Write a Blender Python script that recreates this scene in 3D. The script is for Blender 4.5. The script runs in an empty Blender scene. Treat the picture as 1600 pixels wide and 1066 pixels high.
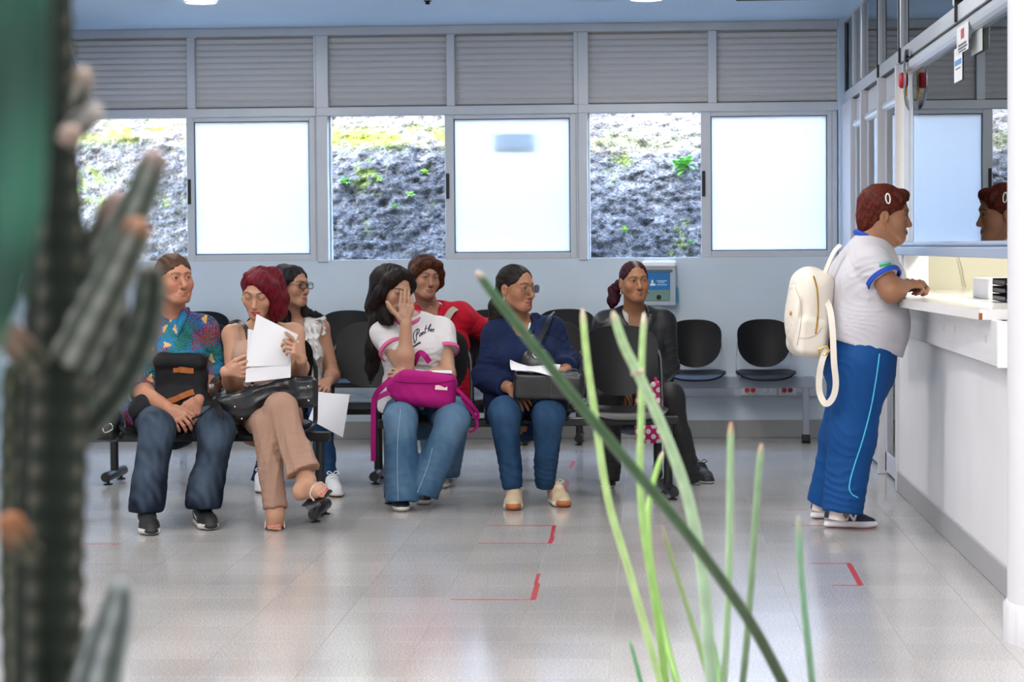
import bpy, bmesh, math, random
import numpy as np
import openvdb
from mathutils import Vector, Matrix
from mathutils.bvhtree import BVHTree

random.seed(7)
rng = np.random.default_rng(7)
SC = bpy.context.scene
COL = SC.collection
V3 = lambda *a: np.array(a, dtype=float)

# ------------------------------------------------------------------ camera
FPX = 3600.0                                   # focal length in pixels of the 1600 px frame
CAM = V3(0, 0, 1.23)
def _n(v): v = np.asarray(v, float); return v / np.linalg.norm(v)
_yc = _n((210 / FPX, 148 / FPX, 1.0))                 # room depth axis in camera space
_zc = np.array((-0.008, 1.0, -0.0406)); _zc = _n(_zc - _yc * np.dot(_zc, _yc))
_xc = np.cross(_zc, _yc)
CR, CU, CF = [V3(_xc[i], _yc[i], _zc[i]) for i in range(3)]
cam_data = bpy.data.cameras.new('camera')
cam_data.sensor_width = 36.0
cam_data.lens = FPX / 1600 * 36
cam_data.clip_start = 0.05
cam_data.clip_end = 200
cam_data.dof.use_dof = True
cam_data.dof.focus_distance = 10.3
cam_data.dof.aperture_fstop = 7.0
cam = bpy.data.objects.new('camera', cam_data)
cam.matrix_world = Matrix(((CR[0], CU[0], -CF[0], CAM[0]), (CR[1], CU[1], -CF[1], CAM[1]), (CR[2], CU[2], -CF[2], CAM[2]), (0, 0, 0, 1)))
COL.objects.link(cam)
SC.camera = cam

def ray(px, py): return (px - 800) / FPX * CR - (py - 533) / FPX * CU + CF
def P(px, py, Y):                              # a measured point of the photograph at room depth Y
    d = ray(px, py); return CAM + d * (Y / d[1])
def G(px, py, z=0.0):                          # a measured point lying on the level z
    d = ray(px, py); return CAM + d * ((z - CAM[2]) / d[2])
def PXX(px, py, X):                            # a measured point lying on the plane x = X
    d = ray(px, py); return CAM + d * (X / d[0])
def proj(p):
    v = np.asarray(p, float) - CAM; w = v @ CF
    return 800 + FPX * (v @ CR) / w, 533 - FPX * (v @ CU) / w

# ------------------------------------------------------------------ sky, sun, lamps, exposure
world = bpy.data.worlds.new('world'); SC.world = world; world.use_nodes = True
wn = world.node_tree; wn.nodes.clear()
w_out = wn.nodes.new('ShaderNodeOutputWorld'); w_bg = wn.nodes.new('ShaderNodeBackground')
w_sky = wn.nodes.new('ShaderNodeTexSky'); w_sky.sky_type = 'NISHITA'; w_sky.sun_disc = False
w_sky.sun_elevation = math.radians(52); w_sky.sun_rotation = math.radians(200); w_sky.air_density = 1.0; w_sky.dust_density = 1.0
wn.links.new(w_sky.outputs[0], w_bg.inputs[0]); wn.links.new(w_bg.outputs[0], w_out.inputs[0])
w_bg.inputs[1].default_value = 7.0

def light(name, kind, loc, aim, energy, color=(1, 1, 1), size=None, size_y=None, spread=None):
    d = bpy.data.lights.new(name, kind); d.energy = energy; d.color = color
    if kind == 'AREA':
        d.shape = 'RECTANGLE'; d.size = size; d.size_y = size_y or size
        if spread: d.spread = math.radians(spread)
    o = bpy.data.objects.new(name, d); o.location = loc
    o.rotation_euler = (Vector(aim) - Vector(loc)).to_track_quat('-Z', 'Y').to_euler()
    COL.objects.link(o); return o
sun = light('sun', 'SUN', (0, 0, 20), (0, 0, 0), 14.0, (1.0, 0.95, 0.86))
SUN_DIR = _n((0.35, -0.62, 0.85))              # towards the sun
sun.rotation_euler = Vector(-SUN_DIR).to_track_quat('-Z', 'Y').to_euler()
sun.data.angle = math.radians(0.6)
light('court_skylight', 'AREA', (-1.2, 4.2, 4.45), (-1.2, 4.7, 0), 390, (1.0, 0.98, 0.97), 6.4, 3.2)
light('court_fill', 'AREA', (-1.2, -2.9, 2.4), (-1.2, 10, 1.6), 55, (0.98, 0.98, 1.0), 9.0, 3.6)  # added fill lamp before the closed rear wall, brightens the far end
light('booth_light', 'AREA', (2.3, 9.6, 2.55), (2.3, 9.6, 0), 65, (1.0, 0.95, 0.84), 0.6, 1.2)

SC.view_settings.view_transform = 'Standard'
SC.view_settings.look = 'None'
SC.view_settings.gamma = 1.0
SC.view_settings.use_curve_mapping = False
SC.view_settings.exposure = 0.52
SC.cycles.max_bounces = 8
SC.cycles.transparent_max_bounces = 12
SC.cycles.caustics_reflective = False
SC.cycles.caustics_refractive = False
SC.cycles.sample_clamp_indirect = 6.0

# ------------------------------------------------------------------ helpers: tags
def tag(o, label=None, cat=None, group=None, kind=None):
    if label: o['label'] = label
    if cat: o['category'] = cat
    if group: o['group'] = group
    if kind: o['kind'] = kind
    return o
def empty(name, loc=(0, 0, 0), label=None, cat=None, group=None, kind=None):
    o = bpy.data.objects.new(name, None); o.empty_display_size = 0.1
    o.location = loc; COL.objects.link(o)
    return tag(o, label, cat, group, kind)
def WL(o):                                      # world place of an object in a chain of pure translations
    return Vector(o.location) if o.parent is None else WL(o.parent) + o.matrix_parent_inverse.translation + Vector(o.location)
def adopt(o, parent):                          # o keeps its world place
    if parent is not None:
        w = WL(parent); o.parent = parent
        o.matrix_parent_inverse = Matrix.Translation(-w)
    return o

# ------------------------------------------------------------------ helpers: materials
def lin(c):
    if isinstance(c, str):
        c = [int(c[i:i + 2], 16) / 255 for i in (0, 2, 4)]
    return tuple((x / 12.92 if x <= 0.04045 else ((x + 0.055) / 1.055) ** 2.4) for x in c)
MATS = {}
def mat(name, color='808080', rough=0.6, metal=0.0, spec=0.5, bump=None, vary=None, vcol=False, coat=0.0, trans=0.0, objrand=0.0, emit=None, sss=0.0, stretch=None):
    """bump=(scale, strength, distance); vary=(scale, amount); stretch=(x,y,z) scales the noise coordinates."""
    if name in MATS: return MATS[name]
    m = bpy.data.materials.new(name); m.use_nodes = True
    nt = m.node_tree; b = nt.nodes['Principled BSDF']; L = nt.links.new
    col = lin(color)
    b.inputs['Roughness'].default_value = rough; b.inputs['Metallic'].default_value = metal
    b.inputs['Specular IOR Level'].default_value = spec
    b.inputs['Coat Weight'].default_value = coat
    b.inputs['Coat Roughness'].default_value = 0.15
    if trans: b.inputs['Transmission Weight'].default_value = trans
    if sss:
        b.inputs['Subsurface Weight'].default_value = sss
        b.inputs['Subsurface Radius'].default_value = (0.012, 0.005, 0.003)
        b.inputs['Subsurface Scale'].default_value = 1.0
    tc = nt.nodes.new('ShaderNodeTexCoord')
    src = tc.outputs['Object']
    if stretch:
        mp = nt.nodes.new('ShaderNodeMapping'); mp.inputs['Scale'].default_value = stretch
        L(src, mp.inputs[0]); src = mp.outputs[0]
    if vcol:
        at = nt.nodes.new('ShaderNodeVertexColor'); at.layer_name = 'Col'; csrc = at.outputs[0]
    else:
        rgb = nt.nodes.new('ShaderNodeRGB'); rgb.outputs[0].default_value = (*col, 1); csrc = rgb.outputs[0]
    if vary or objrand:
        hsv = nt.nodes.new('ShaderNodeHueSaturation'); L(csrc, hsv.inputs['Color'])
        val = None
        if vary:
            nz = nt.nodes.new('ShaderNodeTexNoise'); nz.inputs['Scale'].default_value = vary[0]; nz.inputs['Detail'].default_value = 5
            L(src, nz.inputs['Vector'])
            mr = nt.nodes.new('ShaderNodeMapRange'); mr.inputs[1].default_value = 0.3; mr.inputs[2].default_value = 0.7
            mr.inputs[3].default_value = 1 - vary[1]; mr.inputs[4].default_value = 1 + vary[1]
            L(nz.outputs[0], mr.inputs[0]); val = mr.outputs[0]
        if objrand:
            oi = nt.nodes.new('ShaderNodeObjectInfo')
            mr2 = nt.nodes.new('ShaderNodeMapRange'); mr2.inputs[3].default_value = 1 - objrand; mr2.inputs[4].default_value = 1 + objrand
            L(oi.outputs['Random'], mr2.inputs[0])
            if val is None: val = mr2.outputs[0]
            else:
                mu = nt.nodes.new('ShaderNodeMath'); mu.operation = 'MULTIPLY'
                L(val, mu.inputs[0]); L(mr2.outputs[0], mu.inputs[1]); val = mu.outputs[0]
        L(val, hsv.inputs['Value']); csrc = hsv.outputs[0]
    L(csrc, b.inputs['Base Color'])
    if bump:
        nb = nt.nodes.new('ShaderNodeTexNoise'); nb.inputs['Scale'].default_value = bump[0]; nb.inputs['Detail'].default_value = 4
        L(src, nb.inputs['Vector'])
        bp = nt.nodes.new('ShaderNodeBump'); bp.inputs['Strength'].default_value = bump[1]; bp.inputs['Distance'].default_value = bump[2]
        L(nb.outputs[0], bp.inputs['Height']); L(bp.outputs[0], b.inputs['Normal'])
    if emit:
        b.inputs['Emission Color'].default_value = (*lin(emit[0]), 1); b.inputs['Emission Strength'].default_value = emit[1]
    MATS[name] = m
    return m

def glass_mat(name, tint='e8f0f0', see=0.9, rough=0.0, ior=1.3):
    """architectural pane: fresnel mirror over clear transmission"""
    if name in MATS: return MATS[name]
    m = bpy.data.materials.new(name); m.use_nodes = True; nt = m.node_tree; nt.nodes.clear(); L = nt.links.new
    o = nt.nodes.new('ShaderNodeOutputMaterial'); mx = nt.nodes.new('ShaderNodeMixShader')
    t = nt.nodes.new('ShaderNodeBsdfTransparent'); g = nt.nodes.new('ShaderNodeBsdfGlossy'); f = nt.nodes.new('ShaderNodeFresnel')
    f.inputs['IOR'].default_value = ior
    t.inputs[0].default_value = (*[c * see for c in lin(tint)], 1); g.inputs['Roughness'].default_value = rough
    g.inputs[0].default_value = (0.95, 0.97, 0.97, 1)
    L(f.outputs[0], mx.inputs[0]); L(t.outputs[0], mx.inputs[1]); L(g.outputs[0], mx.inputs[2]); L(mx.outputs[0], o.inputs[0])
    MATS[name] = m; return m

# ------------------------------------------------------------------ helpers: mesh building
class MB:
    def __init__(s): s.v = []; s.f = []
    def add(s, verts, faces):
        o = len(s.v); s.v.extend([tuple(map(float, p)) for p in verts]); s.f.extend([tuple(i + o for i in f) for f in faces]); return s
    def box(s, lo, hi, bev=0.0):
        x0, y0, z0 = [min(a, b) for a, b in zip(lo, hi)]; x1, y1, z1 = [max(a, b) for a, b in zip(lo, hi)]
        if bev <= 0:
            return s.add([(x0, y0, z0), (x1, y0, z0), (x1, y1, z0), (x0, y1, z0), (x0, y0, z1), (x1, y0, z1), (x1, y1, z1), (x0, y1, z1)],
                         [(0, 3, 2, 1), (4, 5, 6, 7), (0, 1, 5, 4), (1, 2, 6, 5), (2, 3, 7, 6), (3, 0, 4, 7)])
        b = min(bev, (x1 - x0) / 2.01, (y1 - y0) / 2.01, (z1 - z0) / 2.01)
        rings = []
        for z, i in ((z0, b), (z0 + b, 0), (z1 - b, 0), (z1, b)):
            rings.append([(x0 + i, y0 + b + i * 0, z), (x0 + b + i * 0, y0 + i, z), (x1 - b, y0 + i, z), (x1 - i, y0 + b, z),
                          (x1 - i, y1 - b, z), (x1 - b, y1 - i, z), (x0 + b, y1 - i, z), (x0 + i, y1 - b, z)])
        vs = [p for r in rings for p in r]; fs = [tuple(range(7, -1, -1)), tuple(range(24, 32))]
        for r in range(3):
            for i in range(8):
                j = (i + 1) % 8; fs.append((r * 8 + i, r * 8 + j, r * 8 + 8 + j, r * 8 + 8 + i))
        return s.add(vs, fs)
    def obox(s, c, ax, ay, az, hx, hy, hz):     # oriented box
        c, ax, ay, az = map(lambda q: np.asarray(q, float), (c, ax, ay, az))
        vs = [c + ax * hx * i + ay * hy * j + az * hz * k for k in (-1, 1) for j, i in ((-1, -1), (-1, 1), (1, 1), (1, -1))]
        return s.add(vs, [(0, 3, 2, 1), (4, 5, 6, 7), (0, 1, 5, 4), (1, 2, 6, 5), (2, 3, 7, 6), (3, 0, 4, 7)])
    def tube(s, pts, r, n=10, closed=False, flat=None):
        """sweep a circle (or, with flat=(w,t,up), a rectangle-like strap) along pts; r may be a list"""
        pts = [np.asarray(p, float) for p in pts]; m = len(pts)
        rs = r if hasattr(r, '__len__') else [r] * m
        tang = []
        for i in range(m):
            if closed: t = pts[(i + 1) % m] - pts[i - 1]
            else: t = pts[min(i + 1, m - 1)] - pts[max(i - 1, 0)]
            tang.append(_n(t))
        up = np.array((0, 0, 1.0)) if abs(tang[0][2]) < 0.9 else np.array((0, 1.0, 0))
        if flat is not None and len(flat) > 2: up = np.asarray(flat[2], float)
        a = _n(np.cross(up, tang[0])); rings = []
        for i in range(m):
            if flat is not None and len(flat) > 2: a = np.cross(up, tang[i])
            a = a - tang[i] * np.dot(a, tang[i]); a = _n(a); b = np.cross(tang[i], a)
            if flat is not None:
                w, t = flat[0] * rs[i], flat[1] * rs[i]
                rings.append([pts[i] + a * x * w + b * y * t for x, y in ((-1, -1), (1, -1), (1, 1), (-1, 1))])
            else:
                rings.append([pts[i] + rs[i] * (a * math.cos(q) + b * math.sin(q)) for q in [2 * math.pi * k / n for k in range(n)]])
        k = len(rings[0]); vs = [p for g in rings for p in g]; fs = []
        for i in range(m if closed else m - 1):
            i2 = (i + 1) % m
            for j in range(k):
                j2 = (j + 1) % k; fs.append((i * k + j, i * k + j2, i2 * k + j2, i2 * k + j))
        if not closed: fs += [tuple(range(k - 1, -1, -1)), tuple(range((m - 1) * k, m * k))]
        return s.add(vs, fs)
    def cyl(s, a, b, r, r2=None, n=20): return s.tube([a, b], [r, r if r2 is None else r2], n)
    def lathe(s, prof, c=(0, 0, 0), n=24):      # prof: (radius, z) from bottom to top
        c = np.asarray(c, float); m = len(prof)
        vs = [c + np.array((p[0] * math.cos(q), p[0] * math.sin(q), p[1])) for p in prof for q in [2 * math.pi * k / n for k in range(n)]]
        fs = [(i * n + j, i * n + (j + 1) % n, (i + 1) * n + (j + 1) % n, (i + 1) * n + j) for i in range(m - 1) for j in range(n)]
        fs += [tuple(range(n - 1, -1, -1)), tuple(range((m - 1) * n, m * n))]
        return s.add(vs, fs)
    def sphere(s, c, r, n=12, m=8):
        r = np.ones(3) * r; c = np.asarray(c, float)
        prof = [(math.sin(math.pi * (i + .02) / (m + .04)), -math.cos(math.pi * (i + .02) / (m + .04))) for i in range(m + 1)]
        t = MB().lathe(prof, n=n); return s.add([c + np.array(p) * r for p in t.v], t.f)
    def shell(s, F, Bk, nu, nv):                # closed shell from front grid F[i][j] and back grid Bk[i][j]
        vs = [F[i][j] for i in range(nu) for j in range(nv)] + [Bk[i][j] for i in range(nu) for j in range(nv)]; o = nu * nv; fs = []
        ix = lambda i, j: i * nv + j
        for i in range(nu - 1):
            for j in range(nv - 1):
                q = (ix(i, j), ix(i + 1, j), ix(i + 1, j + 1), ix(i, j + 1)); fs += [q, tuple(o + k for k in q[::-1])]
        rim = [ix(i, 0) for i in range(nu)] + [ix(nu - 1, j) for j in range(1, nv)] + [ix(i, nv - 1) for i in range(nu - 2, -1, -1)] + [ix(0, j) for j in range(nv - 2, 0, -1)]
        for k in range(len(rim)):
            a, b = rim[k], rim[(k + 1) % len(rim)]; fs.append((b, a, o + a, o + b))
        return s.add(vs, fs)
    def mesh(s, name, m=None, smooth=False):
        me = bpy.data.meshes.new(name); me.from_pydata(s.v, [], s.f); me.validate()
        bm = bmesh.new(); bm.from_mesh(me); bmesh.ops.recalc_face_normals(bm, faces=bm.faces); bm.to_mesh(me); bm.free()
        if m: me.materials.append(m)
        if smooth:
            me.polygons.foreach_set('use_smooth', [True] * len(me.polygons))
            me.set_sharp_from_angle(angle=math.radians(42))
        return me
    def build(s, name, m=None, parent=None, smooth=False, **tags):
        o = bpy.data.objects.new(name, s.mesh(name, m, smooth)); COL.objects.link(o)
        adopt(o, parent); return tag(o, **tags)

def place(mesh, name, parent=None, loc=(0, 0, 0), **tags):     # another object on shared mesh data
    o = bpy.data.objects.new(name, mesh); o.location = loc; COL.objects.link(o)
    adopt(o, parent); return tag(o, **tags)
def smoothpts(pts, n=8):                        # Catmull-Rom through pts
    p = [np.asarray(q, float) for q in pts]; p = [2 * p[0] - p[1]] + p + [2 * p[-1] - p[-2]]; out = []
    for i in range(1, len(p) - 2):
        for k in range(n):
            t = k / n; a, b, c, d = p[i - 1], p[i], p[i + 1], p[i + 2]
            out.append(0.5 * (2 * b + (c - a) * t + (2 * a - 5 * b + 4 * c - d) * t * t + (3 * b - a - 3 * c + d) * t ** 3))
    out.append(p[-2]); return out
def squircle(u, v, k=0.45):
    return u * math.sqrt(1 - k * v * v * 0.5 * (v * v)), v * math.sqrt(1 - k * u * u * 0.5 * (u * u))
# ================================================================== the room
WY = 14.79                                      # back wall plane
CEIL = 2.655
def struct(mb, name, m, parent=None, smooth=False, **k): return mb.build(name, m, parent, smooth, kind='structure', **k)

M_wall = mat('wall_paint', 'cfdbe4', 0.55, bump=(60, 0.15, 0.002), vary=(2.5, 0.035))
M_white = mat('white_paint', 'e9e9ec', 0.5, bump=(25, 0.12, 0.002), vary=(3, 0.03))
M_ceil = mat('ceiling_paint', 'd2ebff', 0.6, vary=(1.2, 0.02))
M_alu = mat('grey_aluminium', 'c6cacf', 0.38, metal=0.1, vary=(8, 0.03))
M_alu_w = mat('pale_aluminium', 'c9cfd8', 0.3, metal=0.12)
M_slat = mat('louver_aluminium', 'cfcfcf', 0.36, metal=0.1)
M_dark = mat('black_rubber', '121316', 0.5)
M_terr = mat('terrazzo_skirting', '9b9a98', 0.35, vary=(220, 0.16))
M_cream = mat('cream_wall', 'e2dfcd', 0.6, vary=(3, 0.03))

# ---- floor: polished terrazzo tiles, 30 cm
def tile_mat():
    m = bpy.data.materials.new('terrazzo_tile'); m.use_nodes = True; nt = m.node_tree; b = nt.nodes['Principled BSDF']; L = nt.links.new
    geo = nt.nodes.new('ShaderNodeNewGeometry')
    n1 = nt.nodes.new('ShaderNodeTexNoise'); n1.inputs['Scale'].default_value = 160; n1.inputs['Detail'].default_value = 3
    n2 = nt.nodes.new('ShaderNodeTexNoise'); n2.inputs['Scale'].default_value = 1.1; n2.inputs['Detail'].default_value = 4
    vo = nt.nodes.new('ShaderNodeTexVoronoi'); vo.inputs['Scale'].default_value = 130
    for n in (n1, n2, vo): L(geo.outputs['Position'], n.inputs['Vector'])
    cr = nt.nodes.new('ShaderNodeValToRGB'); cr.color_ramp.elements[0].position = 0.35; cr.color_ramp.elements[0].color = (*lin('96928f'), 1)
    cr.color_ramp.elements[1].position = 0.66; cr.color_ramp.elements[1].color = (*lin('c8c5c3'), 1)
    L(n1.outputs[0], cr.inputs[0])
    fl = nt.nodes.new('ShaderNodeValToRGB'); fl.color_ramp.elements[0].position = 0.10; fl.color_ramp.elements[0].color = (1, 1, 1, 1)
    fl.color_ramp.elements[1].position = 0.17; fl.color_ramp.elements[1].color = (0, 0, 0, 1); L(vo.outputs['Distance'], fl.inputs[0])
    mx = nt.nodes.new('ShaderNodeMix'); mx.data_type = 'RGBA'; L(fl.outputs[0], mx.inputs[0]); L(cr.outputs[0], mx.inputs[6]); mx.inputs[7].default_value = (*lin('dcdad7'), 1)
    hsv = nt.nodes.new('ShaderNodeHueSaturation'); L(mx.outputs[2], hsv.inputs['Color'])
    oi = nt.nodes.new('ShaderNodeObjectInfo'); mr = nt.nodes.new('ShaderNodeMapRange'); mr.inputs[3].default_value = 0.95; mr.inputs[4].default_value = 1.05; L(oi.outputs['Random'], mr.inputs[0])
    mr2 = nt.nodes.new('ShaderNodeMapRange'); mr2.inputs[1].default_value = .3; mr2.inputs[2].default_value = .7; mr2.inputs[3].default_value = 0.93; mr2.inputs[4].default_value = 1.07; L(n2.outputs[0], mr2.inputs[0])
    mu = nt.nodes.new('ShaderNodeMath'); mu.operation = 'MULTIPLY'; L(mr.outputs[0], mu.inputs[0]); L(mr2.outputs[0], mu.inputs[1]); L(mu.outputs[0], hsv.inputs['Value'])
    L(hsv.outputs[0], b.inputs['Base Color'])
    rr = nt.nodes.new('ShaderNodeMapRange'); rr.inputs[1].default_value = .3; rr.inputs[2].default_value = .7; rr.inputs[3].default_value = 0.12; rr.inputs[4].default_value = 0.20; L(n2.outputs[0], rr.inputs[0]); L(rr.outputs[0], b.inputs['Roughness'])
    b.inputs['Specular IOR Level'].default_value = 0.7
    return m
M_tile = tile_mat()
floor = empty('floor', (0, 0, 0), kind='structure')
struct(MB().box((-6, -3, -0.12), (3.6, 15.0, -0.0016)), 'screed', mat('grout', 'c4c1be', 0.5, vary=(3, .15)), floor)
T = 0.30; H2 = T / 2 - 0.0005
tile_me = MB().box((-H2, -H2, -0.004), (H2, H2, 0.0), 0.0004).mesh('tile', M_tile)
def tile_c(i, j): return (-0.115 + T * (i + .5), 7.128 + T * (j + .5), 0)
X_IN = 1.238
near, far = [], []
for j in range(-30, 26):
    for i in range(-16, 12):
        x, y, _ = tile_c(i, j)
        if y > WY + 0.1 or x - T / 2 > (3.4): continue
        px, py = proj((x, y, 0)) if y > 1 else (0, 5000)
        if x - T / 2 < X_IN and -60 < px < 1640 and 764 < py < 1090: near.append((py, x, y))
        else: far.append((x, y))
near.sort(reverse=True)
for py, x, y in near[:300]: place(tile_me, 'tile', floor, (x, y, 0))
far += [(x, y) for _, x, y in near[300:]]
mb = MB()
for x, y in far: mb.box((x - H2, y - H2, -0.004), (x + H2, y + H2, 0.0))
mb.build('distant_tiles', M_tile, floor, kind='stuff')

# ---- red tape marks on the floor
M_tape = mat('red_tape', 'a30f22', 0.5, vary=(90, 0.25))
def strip(mb, a, b, w, side):                   # flat strip from a to b on the floor, w wide
    a, b = V3(a[0], a[1], 0.0), V3(b[0], b[1], 0.0); d = _n(b - a); n = np.array((-d[1], d[0], 0)) * w
    if side == 0: a, b = a - n / 2, b - n / 2
    z = V3(0, 0, 0.0008)
    mb.add([a, b, b + n, a + n, a + z, b + z, b + n + z, a + n + z], [(0, 3, 2, 1), (4, 5, 6, 7), (0, 1, 5, 4), (1, 2, 6, 5), (2, 3, 7, 6), (3, 0, 4, 7)])
def tape(segs, label):
    mb = MB()
    for (x0, y0), (x1, y1), w in segs: strip(mb, G(x0, y0), G(x1, y1), w, 0)
    return mb.build('floor_tape', M_tape, None, label=label, cat='floor tape', group='red tape marks on the floor')
tape([((704, 937), (834, 937.5), .012), ((833, 937.5), (840, 912), .020), ((837, 913), (842, 897), .014)], 'red tape corner on the open floor before the seats, nearest the plants')
tape([((759, 821.5), (869, 822), .012), ((747, 849), (862, 849.5), .012), ((859, 849.5), (864, 839), .020), ((862, 839), (866, 822), .016)], 'red tape bracket on the floor just ahead of the beige trainers')
tape([((1268, 880.5), (1328, 880.5), .012), ((1326, 880.5), (1345, 915), .020), ((1300, 914.8), (1346, 915.2), .012)], 'red tape bracket on the floor below the counter')
tape([((1228, 796.5), (1262, 796.7), .012)], 'thin red tape line behind the heels of the standing woman')
tape([((1237, 821.5), (1284, 821.7), .012)], 'thin red tape line under the near navy trainer')
tape([((892, 731), (896, 721), .022)], 'short red tape tick between the seat rows, farther of two')
tape([((882, 769), (887, 752), .022)], 'short red tape tick beside the beige trainers, nearer of two')
tape([((128, 850), (188, 850.2), .010)], 'faint red tape line on the floor beside the cactus trunk')
tape([((296, 742), (322, 727), .02)], 'faint slanted red tape line under the left seats')

# ---- back wall with three windows
wb = empty('wall_back', (0, WY, 0), kind='structure')
struct(MB().box((-4.1, WY, 0), (1.25, WY + .16, 1.157)), 'lower_wall', M_wall, wb)
struct(MB().box((-4.1, WY, 2.634), (1.35, WY + .16, 2.80)), 'upper_wall', M_wall, wb)
struct(MB().box((1.215, WY, 0), (3.6, WY + .16, 2.80)), 'end_wall', M_wall, wb)
struct(MB().box((1.221, WY - .06, 0), (1.262, WY, CEIL), 0.004), 'corner_post', mat('pale_blue_post', 'bdd3e8', 0.5), wb)
struct(MB().box((-4.1, WY - .018, 0), (1.24, WY, 0.112), .003), 'baseboard_back', M_terr)
struct(MB().box((-4.1, WY - .030, 2.600), (1.222, WY + .02, 2.655), .004), 'trim_1', M_alu)

slat_w = {}
def slat_mesh(w):
    k = round(w, 3)
    if k not in slat_w:
        prof = [(0.012, 0.0), (0.004, 0.001), (0.001, 0.006), (0.006, 0.010), (0.010, 0.016), (0.004, 0.034), (-0.001, 0.037), (-0.003, 0.041), (0.0005, 0.0445), (0.012, 0.0435), (0.016, 0.016)]
        n = len(prof); vs = [(-w / 2, y, z) for y, z in prof] + [(w / 2, y, z) for y, z in prof]
        fs = [(i, (i + 1) % n, n + (i + 1) % n, n + i) for i in range(n)] + [tuple(range(n)), tuple(range(2 * n - 1, n - 1, -1))]
        slat_w[k] = MB().add(vs, fs).mesh('slat', M_slat)
    return slat_w[k]
def frost():
    m = bpy.data.materials.new('frosted_glass'); m.use_nodes = True; nt = m.node_tree; nt.nodes.clear(); L = nt.links.new
    o = nt.nodes.new('ShaderNodeOutputMaterial'); t = nt.nodes.new('ShaderNodeBsdfTranslucent'); t.inputs[0].default_value = (0.97, 0.94, 0.90, 1)
    d = nt.nodes.new('ShaderNodeBsdfDiffuse'); d.inputs[0].default_value = (.8, .84, .88, 1); g = nt.nodes.new('ShaderNodeBsdfGlossy'); g.inputs['Roughness'].default_value = .25
    a = nt.nodes.new('ShaderNodeMixShader'); a.inputs[0].default_value = .10; L(t.outputs[0], a.inputs[1]); L(d.outputs[0], a.inputs[2])
    c = nt.nodes.new('ShaderNodeMixShader'); c.inputs[0].default_value = .04; L(a.outputs[0], c.inputs[1]); L(g.outputs[0], c.inputs[2]); L(c.outputs[0], o.inputs[0]); return m
M_frost = frost()
ZL0, ZL1, ZT0, ZS = 2.141, 2.600, 2.084, 1.155      # louver bottom/top, transom bottom, sill
# (outer left, opening left, mid left, mid right, pane l, pane r, sash r, outer right) in room x
UNITS = [(-3.86, -3.78, -2.955, -2.905, -2.917, -2.167, -2.128, -2.118),
         (-2.118, -2.045, -1.278, -1.220, -1.232, -0.485, -0.446, -0.432),
         (-0.432, -0.372, 0.362, 0.398, 0.4135, 1.152, 1.182, 1.225)]
LOUV = [(-3.76, -2.956, -2.902, -2.133), (-2.038, -1.275, -1.221, -0.459), (-0.365, 0.3966, 0.4535, 1.2141)]
for n, (U, Lv) in enumerate(zip(UNITS, LOUV), 1):
    w = empty(f'window_{n}', (U[0], WY, 0), kind='structure')
    f = MB(); y0, y1 = WY - .012, WY + .085
    xl, xr = Lv[0], Lv[3]
    f.box((U[0], y0, ZS - .01), (U[1], y1, ZT0 + .05), .003)            # left mullion
    f.box((U[0], y0, ZT0 + .05), (Lv[0], y1, 2.602), .003)
    f.box((Lv[1], y0, ZL0), (Lv[2], y1, ZL1), .003)                     # louver divider
    f.box((U[0], y0 - .004, ZT0), (U[7], y1, ZL0), .004)                # transom
    f.box((Lv[3], y0, ZL0), (U[7] + .001, y1, 2.602), .003)
    f.box((U[6], y0 + .012, ZS), (U[7], y1, ZT0), .003)                  # right jamb
    f.box((U[1], WY + .02, ZS - .012), (U[7], WY + .11, ZS + .004), .002) # bottom track
    f.box((U[1], WY + .055, ZS), (U[1] + .014, WY + .10, ZT0), .002)
    struct(f, 'frame', M_alu, w)
    lb = MB()
    for a, b in ((Lv[0], Lv[1]), (Lv[2], Lv[3])): lb.box((a, WY + .030, ZL0 - .002), (b, WY + .045, ZL0 + .030)); lb.box((a, WY + .030, ZL1 - .03), (b, WY + .045, ZL1 + .004))
    struct(lb, 'louver_light_block', M_dark, w)  # dark strips added to block sky light leaking past the end slats
    pitch = (ZL1 - ZL0) / 11.6
    for a, b in ((Lv[0], Lv[1]), (Lv[2], Lv[3])):
        me = slat_mesh(b - a)
        k = 0
        while ZL0 + .008 + k * pitch < ZL1 - .006:
            o = place(me, 'slat', w, ((a + b) / 2, WY + .020, ZL0 + .008 + k * pitch - .001)); k += 1
    sa = MB(); ys0, ys1 = WY - .002, WY + .036; sl, pl, pr, sr = U[2] - .012, U[4], U[5], U[6]
    zt, zb = 2.0556, 1.1965
    sa.box((sl, ys0, ZS), (pl, ys1, ZT0 - .004), .003); sa.box((pr, ys0, ZS), (sr, ys1, ZT0 - .004), .003)
    sa.box((pl, ys0, zt), (pr, ys1, ZT0 - .004), .003); sa.box((pl, ys0, ZS), (pr, ys1, zb), .003)
    so = struct(sa, 'sliding_sash', M_alu, w)
    g = MB()
    for xa, xb, za, zb2 in ((pl, pl + .006, zb, zt), (pr - .006, pr, zb, zt), (pl, pr, zt - .005, zt), (pl, pr, zb, zb + .006)): g.box((xa, ys0 + .01, za), (xb, ys1 - .01, zb2))
    struct(g, 'gasket', mat('blue_grey_gasket', '2c3a52', .6), so)
    struct(MB().box((pl + .004, WY + .014, zb + .004), (pr - .004, WY + .019, zt - .004)), 'pane', M_frost, so)
    hz = 1.23 + (386.7 - (291 if n > 1 else 296)) * WY / 3600
    struct(MB().box((sl + .006, ys0 - .010, hz - .078), (sl + .028, ys0 + .001, hz + .085), .003), 'handle', M_dark, so)
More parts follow.
